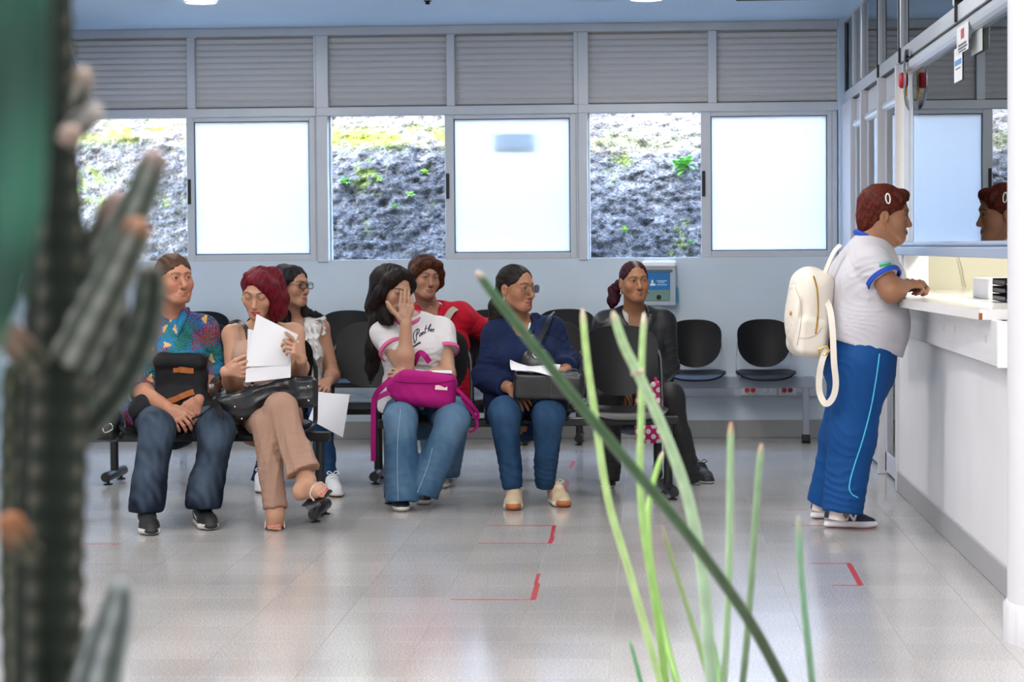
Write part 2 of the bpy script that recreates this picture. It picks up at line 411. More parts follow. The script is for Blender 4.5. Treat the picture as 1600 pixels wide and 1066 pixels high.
# grey plate hung outside behind the middle frosted pane
pp = P(805, 220, WY + .06)
pm = bpy.data.materials.new('translucent_plate'); pm.use_nodes = True; pn = pm.node_tree; pn.nodes.clear()
po, pt, pd, px_ = [pn.nodes.new(k) for k in ('ShaderNodeOutputMaterial', 'ShaderNodeBsdfTranslucent', 'ShaderNodeBsdfDiffuse', 'ShaderNodeMixShader')]
pt.inputs[0].default_value = (.72, .80, .84, 1); pd.inputs[0].default_value = (.3, .36, .4, 1); px_.inputs[0].default_value = .35
pn.links.new(pt.outputs[0], px_.inputs[1]); pn.links.new(pd.outputs[0], px_.inputs[2]); pn.links.new(px_.outputs[0], po.inputs[0])
MB().box((pp[0] - .128, WY + .040, pp[2] - .060), (pp[0] + .128, WY + .043, pp[2] + .060), .001).build('outdoor_sign', pm, None, label='small grey plate showing blurred behind the middle frosted pane', cat='sign')

# left wall with a tilted vent sash and a glazed frame
struct(MB().box((-4.05, 9.1, 0), (-3.88, WY + .1, 2.8)), 'wall_left', M_wall)
w4 = empty('window_4', (-3.8, 12.5, 2.2), kind='structure')
mb = MB()
A, B = P(102, 62, 14.4), P(141, 162, 14.4)
for yy in (14.4, 12.6): mb.tube([V3(A[0], yy, A[2]), V3(B[0], yy, B[2])], 1, flat=(.018, .010))
for q in (A, B): mb.tube([V3(q[0], 14.4, q[2]), V3(q[0], 12.6, q[2])], 1, flat=(.016, .012))
struct(mb, 'vent_sash', M_alu_w, w4)
d = B - A
struct(MB().obox((A + B) / 2 + V3(0, -.9, 0), _n(V3(d[0], 0, d[2])), (0, 1, 0), _n(np.cross(d, (0, 1, 0))), np.linalg.norm(d) / 2, .89, .003), 'pane', mat('grey_panel', '8b929b', .4), w4)
w5 = empty('window_5', (-3.85, 14, 1), kind='structure')
mb = MB()
for x in (94, 103, 110):
    q = P(x, 350, 14.2); mb.box((q[0] - .012, 14.18, .75), (q[0] + .010, 14.24, P(100, 303, 14.2)[2]), .003)
mb.box((-3.87, 14.17, P(100, 306, 14.2)[2] - .02), (P(112, 300, 14.2)[0], 14.25, P(100, 303, 14.2)[2]), .004); mb.box((-3.87, 14.17, .0), (P(112, 300, 14.2)[0], 14.25, .75), .004)
struct(mb, 'frame', M_alu_w, w5)
struct(MB().box((-3.87, 14.2, .75), (P(110, 350, 14.2)[0], 14.21, 1.58)), 'pane', mat('blue_glass', 'a9c4dc', .15), w5)

# ---- ceiling over the waiting room, roof slab and eave outside, taller unseen roof added over the plant court
struct(MB().box((-4.05, 9.1, CEIL), (1.36, WY + .02, CEIL + .12)), 'ceiling', M_ceil)
struct(MB().box((-7.0, 9.05, 2.80), (4.2, 15.58, 2.98)), 'roof', M_white)
struct(MB().box((-7.0, -3.2, 4.60), (4.2, 9.2, 4.80)), 'roof', M_white)  # added out of view to keep the sun off the court
struct(MB().box((-6.2, -3.2, 0), (-6.0, 9.2, 4.6)), 'wall_court_left', M_white)
struct(MB().box((-6.2, -3.3, 0), (4.2, -3.1, 4.6)), 'wall_sky_block_rear', M_white)  # unseen wall added to shut out sky light from behind the camera
struct(MB().box((3.6, -3.2, 0), (3.8, 4.5, 4.6)), 'wall_sky_block_right', M_white)  # unseen wall added to close the court's open side to the sky
struct(MB().box((1.3, 4.4, 2.66), (3.8, 4.5, 4.6)), 'wall_court_upper', M_white)
struct(MB().box((1.25, 4.4, 2.78), (1.37, 9.1, 4.6)), 'wall_court_booth', M_white)
struct(MB().box((-6.2, 9.0, 0), (-3.9, 9.15, 4.6)), 'wall_court_back', M_white)
struct(MB().box((-3.9, 9.0, CEIL), (1.3, 9.12, 4.6)), 'wall_court_front', M_white)

# recessed ceiling lamps
M_lamp = mat('lamp_disc', 'ffffff', .4, emit=('fff3e4', 9))
for (px, py, lab) in ((314, 1.5, 'round white recessed ceiling lamp at the left, switched on'), (1010, -3, 'round recessed ceiling lamp at the top edge, above the middle')):
    q = G(px, py, CEIL)
    l = empty('ceiling_lamp', q, lab, 'lamp', 'recessed ceiling lamps')
    MB().lathe([(.092, -.004), (.098, -.010), (.090, -.012), (.086, -.006)], q).build('trim_ring', M_white, l, True)
    MB().lathe([(.085, -.008), (.086, -.003)], q).build('diffuser', M_lamp, l)
    ld = bpy.data.lights.new('ceiling_lamp_light', 'AREA'); ld.shape = 'DISK'; ld.size = .16; ld.energy = 11; ld.color = (1, .96, .91)
    lo = bpy.data.objects.new('ceiling_lamp_light', ld); lo.location = q - V3(0, 0, .016); COL.objects.link(lo); adopt(lo, l)
for x_ in (-2.56, 0.0):                       # more lamps of this kind, added above the frame as fill
    for y_ in (11.3, 9.7):
        l = empty('ceiling_lamp', (x_, y_, CEIL), f"round recessed fill lamp added out of view, {'left' if x_ < -1 else 'right'} one of the pair nearer the {'windows' if y_ > 10 else 'plants'}", 'lamp', 'recessed fill lamps added above the frame')
        MB().lathe([(.092, -.004), (.098, -.010), (.090, -.012), (.086, -.006)], (x_, y_, CEIL)).build('trim_ring', M_white, l, True)
        MB().lathe([(.085, -.008), (.086, -.003)], (x_, y_, CEIL)).build('diffuser', M_lamp, l)
        ld = bpy.data.lights.new('ceiling_lamp_light', 'AREA'); ld.shape = 'DISK'; ld.size = .16; ld.energy = 11; ld.color = (1, .96, .91)
        lo = bpy.data.objects.new('ceiling_lamp_light', ld); lo.location = (x_, y_, CEIL - .016); COL.objects.link(lo); adopt(lo, l)
q = G(668, 1, CEIL)
MB().lathe([(.010, -.022), (.016, -.018), (.010, -.010), (.022, -.004), (.022, 0)], q, 12).build('sprinkler_head', M_dark, None, True, label='tiny dark sprinkler head on the blue ceiling', cat='sprinkler')
# dark hanging rail at the very top edge
Yh = 9.4; a, b = P(1150, -1, Yh), P(1567, -1.5, Yh)
hr = empty('hanging_sign_frame', ((a + b) / 2), 'dark thin bottom bar of a hanging frame at the top right', 'sign frame')
MB().box((a[0], Yh - .012, a[2] - .006), (b[0], Yh + .012, a[2] + .008), .003).build('bottom_bar', M_dark, hr)
for x in (a[0] + .05, b[0] - .05): MB().cyl((x, Yh, a[2]), (x, Yh, CEIL), .005, n=8).build('rod', M_dark, hr)
MB().tube(smoothpts([P(1538, 2, Yh), P(1548, 8, Yh), P(1558, 11, Yh), P(1565, 6, Yh), P(1566, -2, Yh)]), .004, 8).build('cable', M_dark, hr, True)

# ---- right side: low wall, counter opening, booth window, doors
GX = 1.272                                       # glass plane
wr = empty('wall_right', (1.25, 9, 0), kind='structure')
struct(MB().box((1.25, 4.5, 0), (1.37, 11.60, .958)), 'low_wall', M_white, wr)
struct(MB().box((1.25, 11.32, .95), (1.37, 11.62, 1.18)), 'sill_pier', M_white, wr)
struct(MB().box((1.238, 4.5, 0), (1.25, 11.605, .104), .003), 'baseboard_right', mat('grey_skirting', 'a7a7a9', .4, vary=(150, .12)))
struct(MB().box((1.37, 11.86, 0), (3.5, 11.96, 2.66)), 'wall_booth_back', M_cream)
struct(MB().box((3.4, 3.5, 0), (3.5, WY, 2.66)), 'wall_booth_side', M_cream)
struct(MB().box((1.25, 3.5, 2.66), (3.5, WY + .1, 2.8)), 'ceiling_booth', M_white)
struct(MB().box((1.27, 4.4, 0), (3.5, 4.5, 2.66)), 'wall_booth_front', M_cream)
bw = empty('window_6', (GX, 8, 1.2), kind='structure')
mb = MB()
mb.box((1.205, 4.5, 1.178), (1.33, 11.40, 1.218), .004)                    # sill
mb.box((1.228, 4.5, 1.218), (1.33, 11.38, 1.240), .008)
struct(mb, 'sill', mat('sill_aluminium', 'a8b8cf', .32, metal=.35), bw)
mb = MB()
mb.box((1.262, 11.24, 1.238), (1.32, 11.40, 2.10), .006)                  # far frame
mb.box((1.272, 11.08, 1.238), (1.312, 11.20, 2.06), .004)
mb.tube([(1.268, 4.5, 2.078), (1.268, 11.24, 2.078)], .032, 12)          # rounded head rail
mb.box((1.262, 4.5, 2.06), (1.32, 11.62, 2.118), .003)
mb.box((1.258, 4.5, 2.124), (1.32, WY - .06, 2.196), .004)
mb.box((1.256, 4.5, 2.63), (1.32, WY - .06, 2.665), .003)
for py_ in (1491,): 
    yy = 3600 * 1.27 / (py_ - 1010); mb.box((1.252, yy - .035, 2.196), (1.32, yy + .035, 2.64), .006)
for px_, hw in ((1406, .05), (1373, .04), (1346.5, .035), (1334, .03)):
    yy = 3600 * 1.27 / (px_ - 1010); mb.box((1.252, yy - hw, 2.196), (1.32, yy + hw, 2.64), .005)
struct(mb, 'frame', M_alu_w, bw)
mb = MB(); mb.box((1.2555, 4.5, 2.118), (1.30, WY - .06, 2.124))
for px_ in (1487, 1401, 1368): 
    yy = 3600 * 1.25 / (px_ - 1010); mb.box((1.246, yy - .006, 2.124), (1.30, yy + .006, 2.64))
struct(mb, 'black_strip', M_dark, bw)  # thin black strips along the rail and beside the posts
M_glass = glass_mat('booth_glass', ior=2.5)
struct(MB().box((GX, 4.5, 1.235), (GX + .005, 11.10, 2.065)), 'pane', M_glass, bw)
struct(MB().box((GX, 4.5, 2.19), (GX + .005, WY - .06, 2.64)), 'pane', M_glass, bw)
# glazed doors beyond the booth
M_post = mat('warm_grey_post', 'cccbd0', .4)
posts = [3600 * 1.262 / (px_ - 1010) for px_ in (1404, 1376, 1349, 1331)]
for k in range(3):
    y0, y1 = posts[k] + .03, posts[k + 1] - .03
    d = empty(f'door_{k + 1}', (1.28, (y0 + y1) / 2, 0), kind='structure')
    mb = MB()
    mb.box((1.232, posts[k] - .022, 0), (1.32, posts[k] + .022, 2.118), .004)
    if k == 2: mb.box((1.24, posts[3] - .022, 0), (1.32, WY - .06, 2.118), .004)
    struct(mb, 'frame', M_post, d)
    mb = MB()
    mb.box((1.268, y0, .012), (1.315, y0 + .075, 1.99), .008); mb.box((1.268, y1 - .075, .012), (1.315, y1, 1.99), .008)
    mb.tube([(1.283, y0, 1.96), (1.283, y1, 1.96)], .030, 12); mb.box((1.268, y0, .012), (1.315, y1, .135), .012)
    mb.box((1.275, y0, 1.99), (1.31, y1, 2.118), .003)
    lf = struct(mb, 'leaf', M_alu_w, d)
    struct(MB().box((GX, y0 + .07, .13), (GX + .005, y1 - .07, 1.95)), 'pane', M_glass, lf)
    struct(MB().tube(smoothpts([(1.262, y0 + .06, 1.10), (1.235, y0 + .06, 1.09), (1.232, y0 + .06, 1.0), (1.235, y0 + .06, .91), (1.262, y0 + .06, .90)]), .009, 8), 'handle', M_alu, lf, True)

# counter with its apron board
ct = empty('counter', (1.3, 9, .98), 'white laminate counter with a chipped front corner and apron board below', 'counter')
ZC = 1.0
n0, f0 = P(1530.4, 483, 3600 * (CAM[2] - ZC) / 101.9), P(1404.8, 466, 3600 * (CAM[2] - ZC) / 84.2)
print('counter near/far', n0, f0)
dirc = (f0 - n0) / (f0[1] - n0[1]); fe = n0 + dirc * (11.15 - n0[1]); rr = 1.75
prof = [(n0[0], n0[1]), (n0[0] + .02, n0[1] - .004), (rr, n0[1] - .004), (rr, 11.80), (1.36, 11.80), (1.36, 11.15), (fe[0], 11.15)]
vs = [(x, y, z) for z in (ZC - .036, ZC) for x, y in prof]; n = len(prof)
MB().add(vs, [tuple(range(n - 1, -1, -1)), tuple(range(n, 2 * n))] + [(i, (i + 1) % n, n + (i + 1) % n, n + i) for i in range(n)]).build('worktop', mat('white_laminate', 'f0eff0', .16, vary=(4, .02), coat=.3), ct)
MB().box((n0[0] - .0008, n0[1] - .002, ZC - .036), (n0[0] + .014, n0[1] + .06, ZC - .012)).build('chipped_corner', mat('raw_chipboard', '9a5a2c', .8, vary=(80, .3)), ct, label='bare brown chip in the laminate edge')
na = 1.212; ya0 = 3600 * (na / (1555.7 - 1010)); 
MB().box((na - .012, ya0, .806), (na + .012, 11.1, ZC - .036), .002).build('apron', mat('white_board', 'e3e3e6', .45, bump=(30, .15, .002), vary=(5, .06), stretch=(1, .4, 6)), ct)
MB().box((na - .013, ya0 - .028, .803), (1.25, ya0, ZC - .036), .002).build('end_batten', mat('white_laminate2', 'f3f2f3', .3), ct)
for px_, py_ in ((1541, 531), (1475, 512), (1492, 516)):
    q = PXX(px_, py_, na - .012); MB().box((q[0] - .002, q[1] - .012, q[2] - .012), (q[0] + .001, q[1] + .012, q[2] + .014), .001).build('screw_plate', M_alu, ct)
for nm, xs in (('bracket', (6.5, 9.5)),):
    for yy in xs: MB().box((na + .012, yy - .012, .85), (1.25, yy + .012, ZC - .036)).build('bracket', M_white, ct)

# things on the counter
q = P(1545, 455, 9.15)
tr = empty('document_tray', q * 0 + V3(1.46, 9.3, ZC), 'black stacking document tray on the counter inside the booth', 'document tray')
for k, zz in enumerate((.004, .035, .066)):
    mb = MB(); mb.box((1.385, 9.02, ZC + zz), (1.66, 9.34, ZC + zz + .004)); mb.box((1.385, 9.335, ZC + zz), (1.66, 9.34, ZC + zz + .026)); mb.box((1.385, 9.02, ZC + zz), (1.39, 9.34, ZC + zz + .018)); mb.box((1.655, 9.02, ZC + zz), (1.66, 9.34, ZC + zz + .018))
    mb.build('tray_level', mat('black_plastic', '20232a', .35), tr)
kb = empty('folder', (1.4, 8.7, ZC), 'thin black folder lying flat on the counter', 'folder')
MB().box((1.36, 8.35, ZC), (1.62, 8.80, ZC + .010), .003).build('cover', mat('black_plastic', '20232a', .35), kb)
MB().box((1.365, 8.36, ZC + .010), (1.61, 8.79, ZC + .016), .002).build('sheets', M_dark, kb)
pb = empty('form_box', (1.46, 10.2, ZC), 'white printed cardboard box of forms at the booth end of the counter', 'box')
MB().box((1.40, 9.55, ZC), (1.72, 10.0, ZC + .085), .003).build('carton', M_white, pb)
mb = MB()
for zz, x0, x1 in ((.062, 1.46, 1.66), (.036, 1.43, 1.66)): mb.box((x0, 9.546, ZC + zz), (x1, 9.5505, ZC + zz + .014))
mb.build('printed_band', mat('grey_print', '6a6f78', .6), pb)
MB().tube(smoothpts([P(1498, 402, 11.84), P(1503, 420, 11.84), P(1506, 436, 11.84), P(1509, 449, 11.84)]), .003, 6).build('wall_crack', mat('crack', 'b9b09a', .8), None, kind='structure')  # crack in the cream booth wall, drawn as a thin tube

# notices on the glass
def notice(label, quad, m, marks, NX=None):
    """thin sheet in the pane plane; marks are (u0,v0,u1,v1,material) in sheet fractions"""
    NX = NX or GX - .004; pts = [PXX(x, y, NX) for x, y in quad]; y0, y1 = pts[0][1], pts[1][1]; z0, z1 = pts[2][2], pts[0][2]
    r = empty('notice', (NX, (y0 + y1) / 2, z0), label, 'notice', 'notices taped to the booth window')
    MB().box((NX - .0005, y0, z0), (NX + .0005, y1, z1)).build('sheet', m, r)
    for u0, v0, u1, v1, mm in marks:
        MB().box((NX - .0012, y0 + (y1 - y0) * u0, z1 + (z0 - z1) * v1), (NX - .0005, y0 + (y1 - y0) * u1, z1 + (z0 - z1) * v0)).build('print', mm, r)
M_paper = mat('paper', 'eceef2', .55)
M_red = mat('red_print', 'c2203a', .5); M_ink = mat('ink', '4a4a58', .5); M_blue = mat('blue_print', '4d94cf', .5)
rows = lambda v, n, h=.035, g=.055, m=M_ink: [(.12, v + i * g, .88 - .1 * (i % 2), v + i * g + h, m) for i in range(n)]
notice('white notice with a red sign and dark text on the booth glass', [(1495, 45), (1513, 33), (1497, 86)], M_paper, [(.38, .14, .66, .5, M_red), (.15, .66, .85, .74, M_ink), (.15, .78, .9, .86, M_ink), (.2, .9, .8, .96, M_ink)], 1.232)
notice('narrow white notice with a blue heading on the booth glass', [(1491, 78), (1503.5, 72), (1492, 130)], M_paper, [(.1, .36, .9, .52, M_blue), (.2, .6, .8, .64, M_ink)])
notice('blank pale paper seen through the booth glass', [(1518, 54), (1535, 45), (1518, 88)], mat('paper_dim', 'c9cfcf', .6), [])
# emergency bell on its bracket
eb = empty('alarm_bell', PXX(1404, 130, 1.235), 'red and steel alarm fitting on the door post by the booth window', 'alarm')
yb = 3600 * 1.22 / (1404 - 1010); zb_ = 1.23 + (381.6 - 130) * yb / 3600
MB().box((1.236, yb - .01, zb_ - .11), (1.25, yb + .01, zb_ + .11), .002).build('yellow_strip', mat('yellow_plastic', 'd8b53c', .5), eb)
MB().tube(smoothpts([(1.25, yb - .05, zb_ + .12), (1.225, yb - .10, zb_ + .10), (1.222, yb - .14, zb_), (1.225, yb - .10, zb_ - .08), (1.25, yb - .05, zb_ - .12)]), 1, flat=(.030, .003, (1, 0, 0))).build('steel_cover', mat('brushed_steel', 'b5bac0', .25, metal=.9), eb, True)
MB().lathe([(.030, -.02), (.038, -.012), (.038, .012), (.030, .02)], (0, 0, 0), 20).build('red_button', M_red, None, True)
ob = bpy.data.objects['red_button']; ob.rotation_euler = (0, math.pi / 2, 0); ob.location = (1.226, yb - .045, zb_); adopt(ob, eb)

# round column at the right edge
mb = MB(); cx, cy, r0 = 1.375, 7.18, .262
struct(mb.lathe([(r0, .118), (r0, 4.6)], (cx, cy, 0), 48), 'column', mat('column_paint', 'dcdce0', .5, bump=(12, .1, .004)), None, True)
mb = MB(); 
struct(mb.lathe([(r0 + .014, 0), (r0 + .014, .108), (r0 + .004, .122), (r0 - .01, .122)], (cx, cy, 0), 24), 'trim_3', mat('column_base', 'd8d8dc', .45, vary=(40, .08), stretch=(1, 1, .1)), None, True)

# ---- wall fittings: cable duct with sockets, dispenser box
du = empty('cable_duct', (.7, WY, .36), 'grey wall duct low on the back wall with three double sockets', 'cable duct')
zt_, zb_ = P(1200, 603, WY)[2], P(1200, 620, WY)[2]
MB().box((-.4, WY - .035, zb_), (1.2, WY, zt_ + .045), .004).build('channel', mat('duct_grey', 'b6bec8', .45), du)
for cxp, colr, lab in ((1172, 'd23a22', 'orange-red double socket'), (1200, 'dfe2e6', 'white double socket'), (1230, '9c1f22', 'dark red double socket')):
    q = P(cxp, 610.5, WY - .035)
    pl = MB().box((q[0] - .058, WY - .042, q[2] - .032), (q[0] + .058, WY - .035, q[2] + .032), .003).build('socket_plate', mat('socket_white', 'd6dade', .4), du, label=lab)
    for s in (-.019, .019):
        t = MB().lathe([(.016, 0), (.0165, .003), (.014, .005)], (0, 0, 0), 14).mesh('socket', mat('socket_' + colr, colr, .4))
        o = bpy.data.objects.new('socket', t); o.rotation_euler = (math.pi / 2, 0, 0); o.location = (q[0] + s, WY - .042, q[2] + .004); COL.objects.link(o)
        adopt(o, pl)
dp = empty('suggestion_box', P(1030, 440, WY), 'wall box with a white top and a blue and green printed face', 'wall box')
def bx(x0, y0, x1, y1, d0, d1, nm, m, bev=.002, par=dp):
    a, b = P(x0, y0, WY - d1), P(x1, y1, WY - d1); return MB().box((a[0], WY - d1, b[2]), (b[0], WY - d0, a[2]), bev).build(nm, m, par)
bx(1005, 416, 1056, 477, 0, .10, 'case', mat('box_grey', 'aab4bf', .4))
bx(1003, 407.5, 1057, 418, 0, .115, 'top', mat('box_white', 'ffffff', .3), .012)
bx(1007, 426, 1047, 469, .10, .104, 'printed_face', mat('box_blue', '0d6fae', .4))
bx(1007, 453.5, 1047, 469.5, .104, .106, 'green_band', mat('box_green', '6f9186', .5))
bx(1007, 421.5, 1051, 425.5, .10, .104, 'grey_band', mat('box_band', '5a626b', .5))
bx(1057, 449, 1060, 474, .03, .07, 'side_tab', mat('box_cyan', '159ab8', .4), .002)
mb = MB()
for y_, x0, x1 in ((438.5, 1026, 1042), (441, 1028, 1038), (444.5, 1026.5, 1042)): 
    a, b = P(x0, y_, WY - .106), P(x1, y_ + 1.2, WY - .106); mb.box((a[0], WY - .106, b[2]), (b[0], WY - .104, a[2]))
mb.build('text_lines', mat('box_text', 'b9d9ee', .5), dp)
a = P(1020, 442, WY - .106); mb = MB(); mb.sphere((a[0], WY - .104, a[2] - .012), (.020, .002, .008), 12, 6); mb.sphere((a[0] - .003, WY - .104, a[2] + .006), (.007, .002, .014), 10, 6)
mb.build('emblem', mat('box_text2', 'd7ecf5', .5), dp)
a = P(1029.5, 464.5, WY - .108); MB().sphere((a[0], WY - .106, a[2]), (.016, .003, .016), 14, 8).build('round_hole', M_dark, dp)

# ---- outside: volcanic-rock embankment
def vnoise(x, y, seed):
    g = np.random.default_rng(seed).random((256, 256)); xi = np.floor(x).astype(int); yi = np.floor(y).astype(int); fx, fy = x - xi, y - yi
    fx = fx * fx * (3 - 2 * fx); fy = fy * fy * (3 - 2 * fy); w = lambda a, b: g[a % 256, b % 256]
    return (w(xi, yi) * (1 - fx) + w(xi + 1, yi) * fx) * (1 - fy) + (w(xi, yi + 1) * (1 - fx) + w(xi + 1, yi + 1) * fx) * fy
def fbm(x, y, f, o, seed, ridg=False):
    a, s, tot = 1.0, 0, 0
    for k in range(o):
        v = vnoise(x * f, y * f, seed + k)
        if ridg: v = 1 - abs(2 * v - 1)
        s = s + a * v; tot += a; f *= 2.03; a *= .55
    return s / tot
def rock_base(x, z): return 16.05 + 0.30 * (z - 1.0) + 0.03 * (x + 1.2) + .25 * np.maximum(z - 2.35, 0) ** 1.2
xs = np.concatenate([np.linspace(-12, -4.6, 30), np.linspace(-4.5, 1.9, 300), np.linspace(2.0, 8.0, 24)]); nx = len(xs)
zs = np.concatenate([np.linspace(-.3, .95, 12), np.linspace(.98, 2.4, 120), np.linspace(2.45, 3.3, 16)])
XX, ZZ = np.meshgrid(xs, zs, indexing='ij')
hgt = .09 * fbm(XX, ZZ, 2.2, 3, 11) + .055 * fbm(XX, ZZ, 13, 5, 31, True) + .035 * fbm(XX, ZZ, 34, 3, 51)
YY = rock_base(XX, ZZ) - hgt + .12
vs = np.stack([XX, YY, ZZ], -1).reshape(-1, 3)
idx = np.arange(nx * len(zs)).reshape(nx, len(zs))
fs = np.stack([idx[:-1, :-1], idx[1:, :-1], idx[1:, 1:], idx[:-1, 1:]], -1).reshape(-1, 4)
me = bpy.data.meshes.new('embankment'); me.from_pydata(vs.tolist(), [], fs.tolist())
me.polygons.foreach_set('use_smooth', [True] * len(me.polygons))
moss = np.clip((fbm(XX, ZZ, 4.5, 4, 71) - .62) * 9, 0, 1) * np.clip((fbm(XX, ZZ, 22, 3, 91) - .47) * 7, 0, 1)
band = np.exp(-((ZZ - 2.00 + .03 * (XX + 1.2)) / .075) ** 2) * np.clip(.5 - .5 * (XX + .4), 0, 1) * np.clip((fbm(XX, ZZ, 8, 3, 99) - .3) * 5, 0, 1)
ms = np.clip(.75 * moss + band, 0, 1)
tone = .45 * fbm(XX, ZZ, 3, 3, 131) + .55 * fbm(XX, ZZ, 26, 3, 141); tone = np.clip((tone - .36) / .28, 0, 1)
pit = np.clip((.55 - fbm(XX, ZZ, 13, 5, 31, True)) * 3.0, 0, 1)
rc = np.array(lin('3a3a3c'))[None, None] * (1 - tone[..., None]) + np.array(lin('6c6a68'))[None, None] * tone[..., None]
rc = rc * (1 - .35 * pit[..., None])
mc = np.array(lin('66761f'))[None, None] * (.6 + .6 * fbm(XX, ZZ, 40, 2, 7)[..., None])
rc = rc * (1 - ms[..., None]) + mc * ms[..., None]
ca = me.color_attributes.new('Col', 'FLOAT_COLOR', 'POINT'); ca.data.foreach_set('color', np.concatenate([rc, np.ones((*XX.shape, 1))], -1).astype(np.float32).ravel())
me.materials.append(mat('volcanic_rock', rough=.9, vcol=True, bump=(70, .9, .03), vary=(48, .60)))
emb = bpy.data.objects.new('hillside', me); COL.objects.link(emb); tag(emb, kind='structure')
struct(MB().box((-8, WY + .16, -.35), (5, 16.5, -.25)), 'ground', mat('soil', '55504a', .9))
# little plants rooted in the rock
M_leaf = mat('fresh_leaf', '5fa03c', .5, objrand=.15); M_leaf2 = mat('pale_leaf', '8db84a', .5, objrand=.15)
def leafmb(base, dirv, ln, wd, droop=.3):
    d = _n(dirv); s = _n(np.cross(d, (0, 0.3, 1))); u = np.cross(s, d); F, B = [], []
    for i in range(6):
        t = i / 5; w = wd * math.sin(math.pi * min(1, t * .93 + .07)) ** .8; c = base + d * ln * t - V3(0, 0, 1) * droop * ln * t * t
        F.append([c - s * w + u * .15 * w, c, c + s * w + u * .15 * w]); B.append([p - u * .0015 for p in F[-1]])
    return MB().shell(F, B, 6, 3)
def rock_plant(px, py, size, nleaf, m, label):
    x, z = P(px, py, 16.1)[0], P(px, py, 16.1)[2]; i = int(np.argmin(abs(xs - x))); j = int(np.argmin(abs(zs - z))); b = V3(x, YY[i, j] - .005, z)
    r = empty('rock_plant', b, label, 'plant', 'small plants growing on the rock bank'); rg = random.Random(int(px * 7 + py))
    for k in range(nleaf):
        a = rg.uniform(0, 2 * math.pi); d = V3(math.cos(a) * .8, -rg.uniform(.4, 1.0), rg.uniform(-.1, 1.2)); leafmb(b + V3(rg.uniform(-.2, .2), 0, rg.uniform(-.1, .3)) * size, d, size * rg.uniform(.6, 1.1), size * .16).build('leaf', m, r, True)
rock_plant(1068, 262, .13, 16, M_leaf, 'upright leafy green plant on the rock in the right window')
rock_plant(535, 284, .07, 8, M_leaf, 'small green fern on the rock at the left of the middle window')
rock_plant(640, 306, .06, 7, M_leaf2, 'pale low plant on the rock in the middle window, midway down')
rock_plant(587, 283, .05, 7, M_leaf2, 'pale tuft on the rock in the middle window beside the fern')
rock_plant(660, 270, .06, 8, M_leaf2, 'yellowish clump on the rock at the right of the middle window')
rock_plant(975, 362, .07, 9, M_leaf2, 'pale clump low on the rock in the right window')
rock_plant(1078, 380, .05, 7, M_leaf, 'dark green tuft in the bottom right corner of the right window')
rock_plant(612, 325, .05, 6, M_leaf, 'tiny plant low on the rock in the middle window')
rock_plant(117, 300, .06, 7, M_leaf2, 'pale tuft on the rock in the left window beside the cactus')
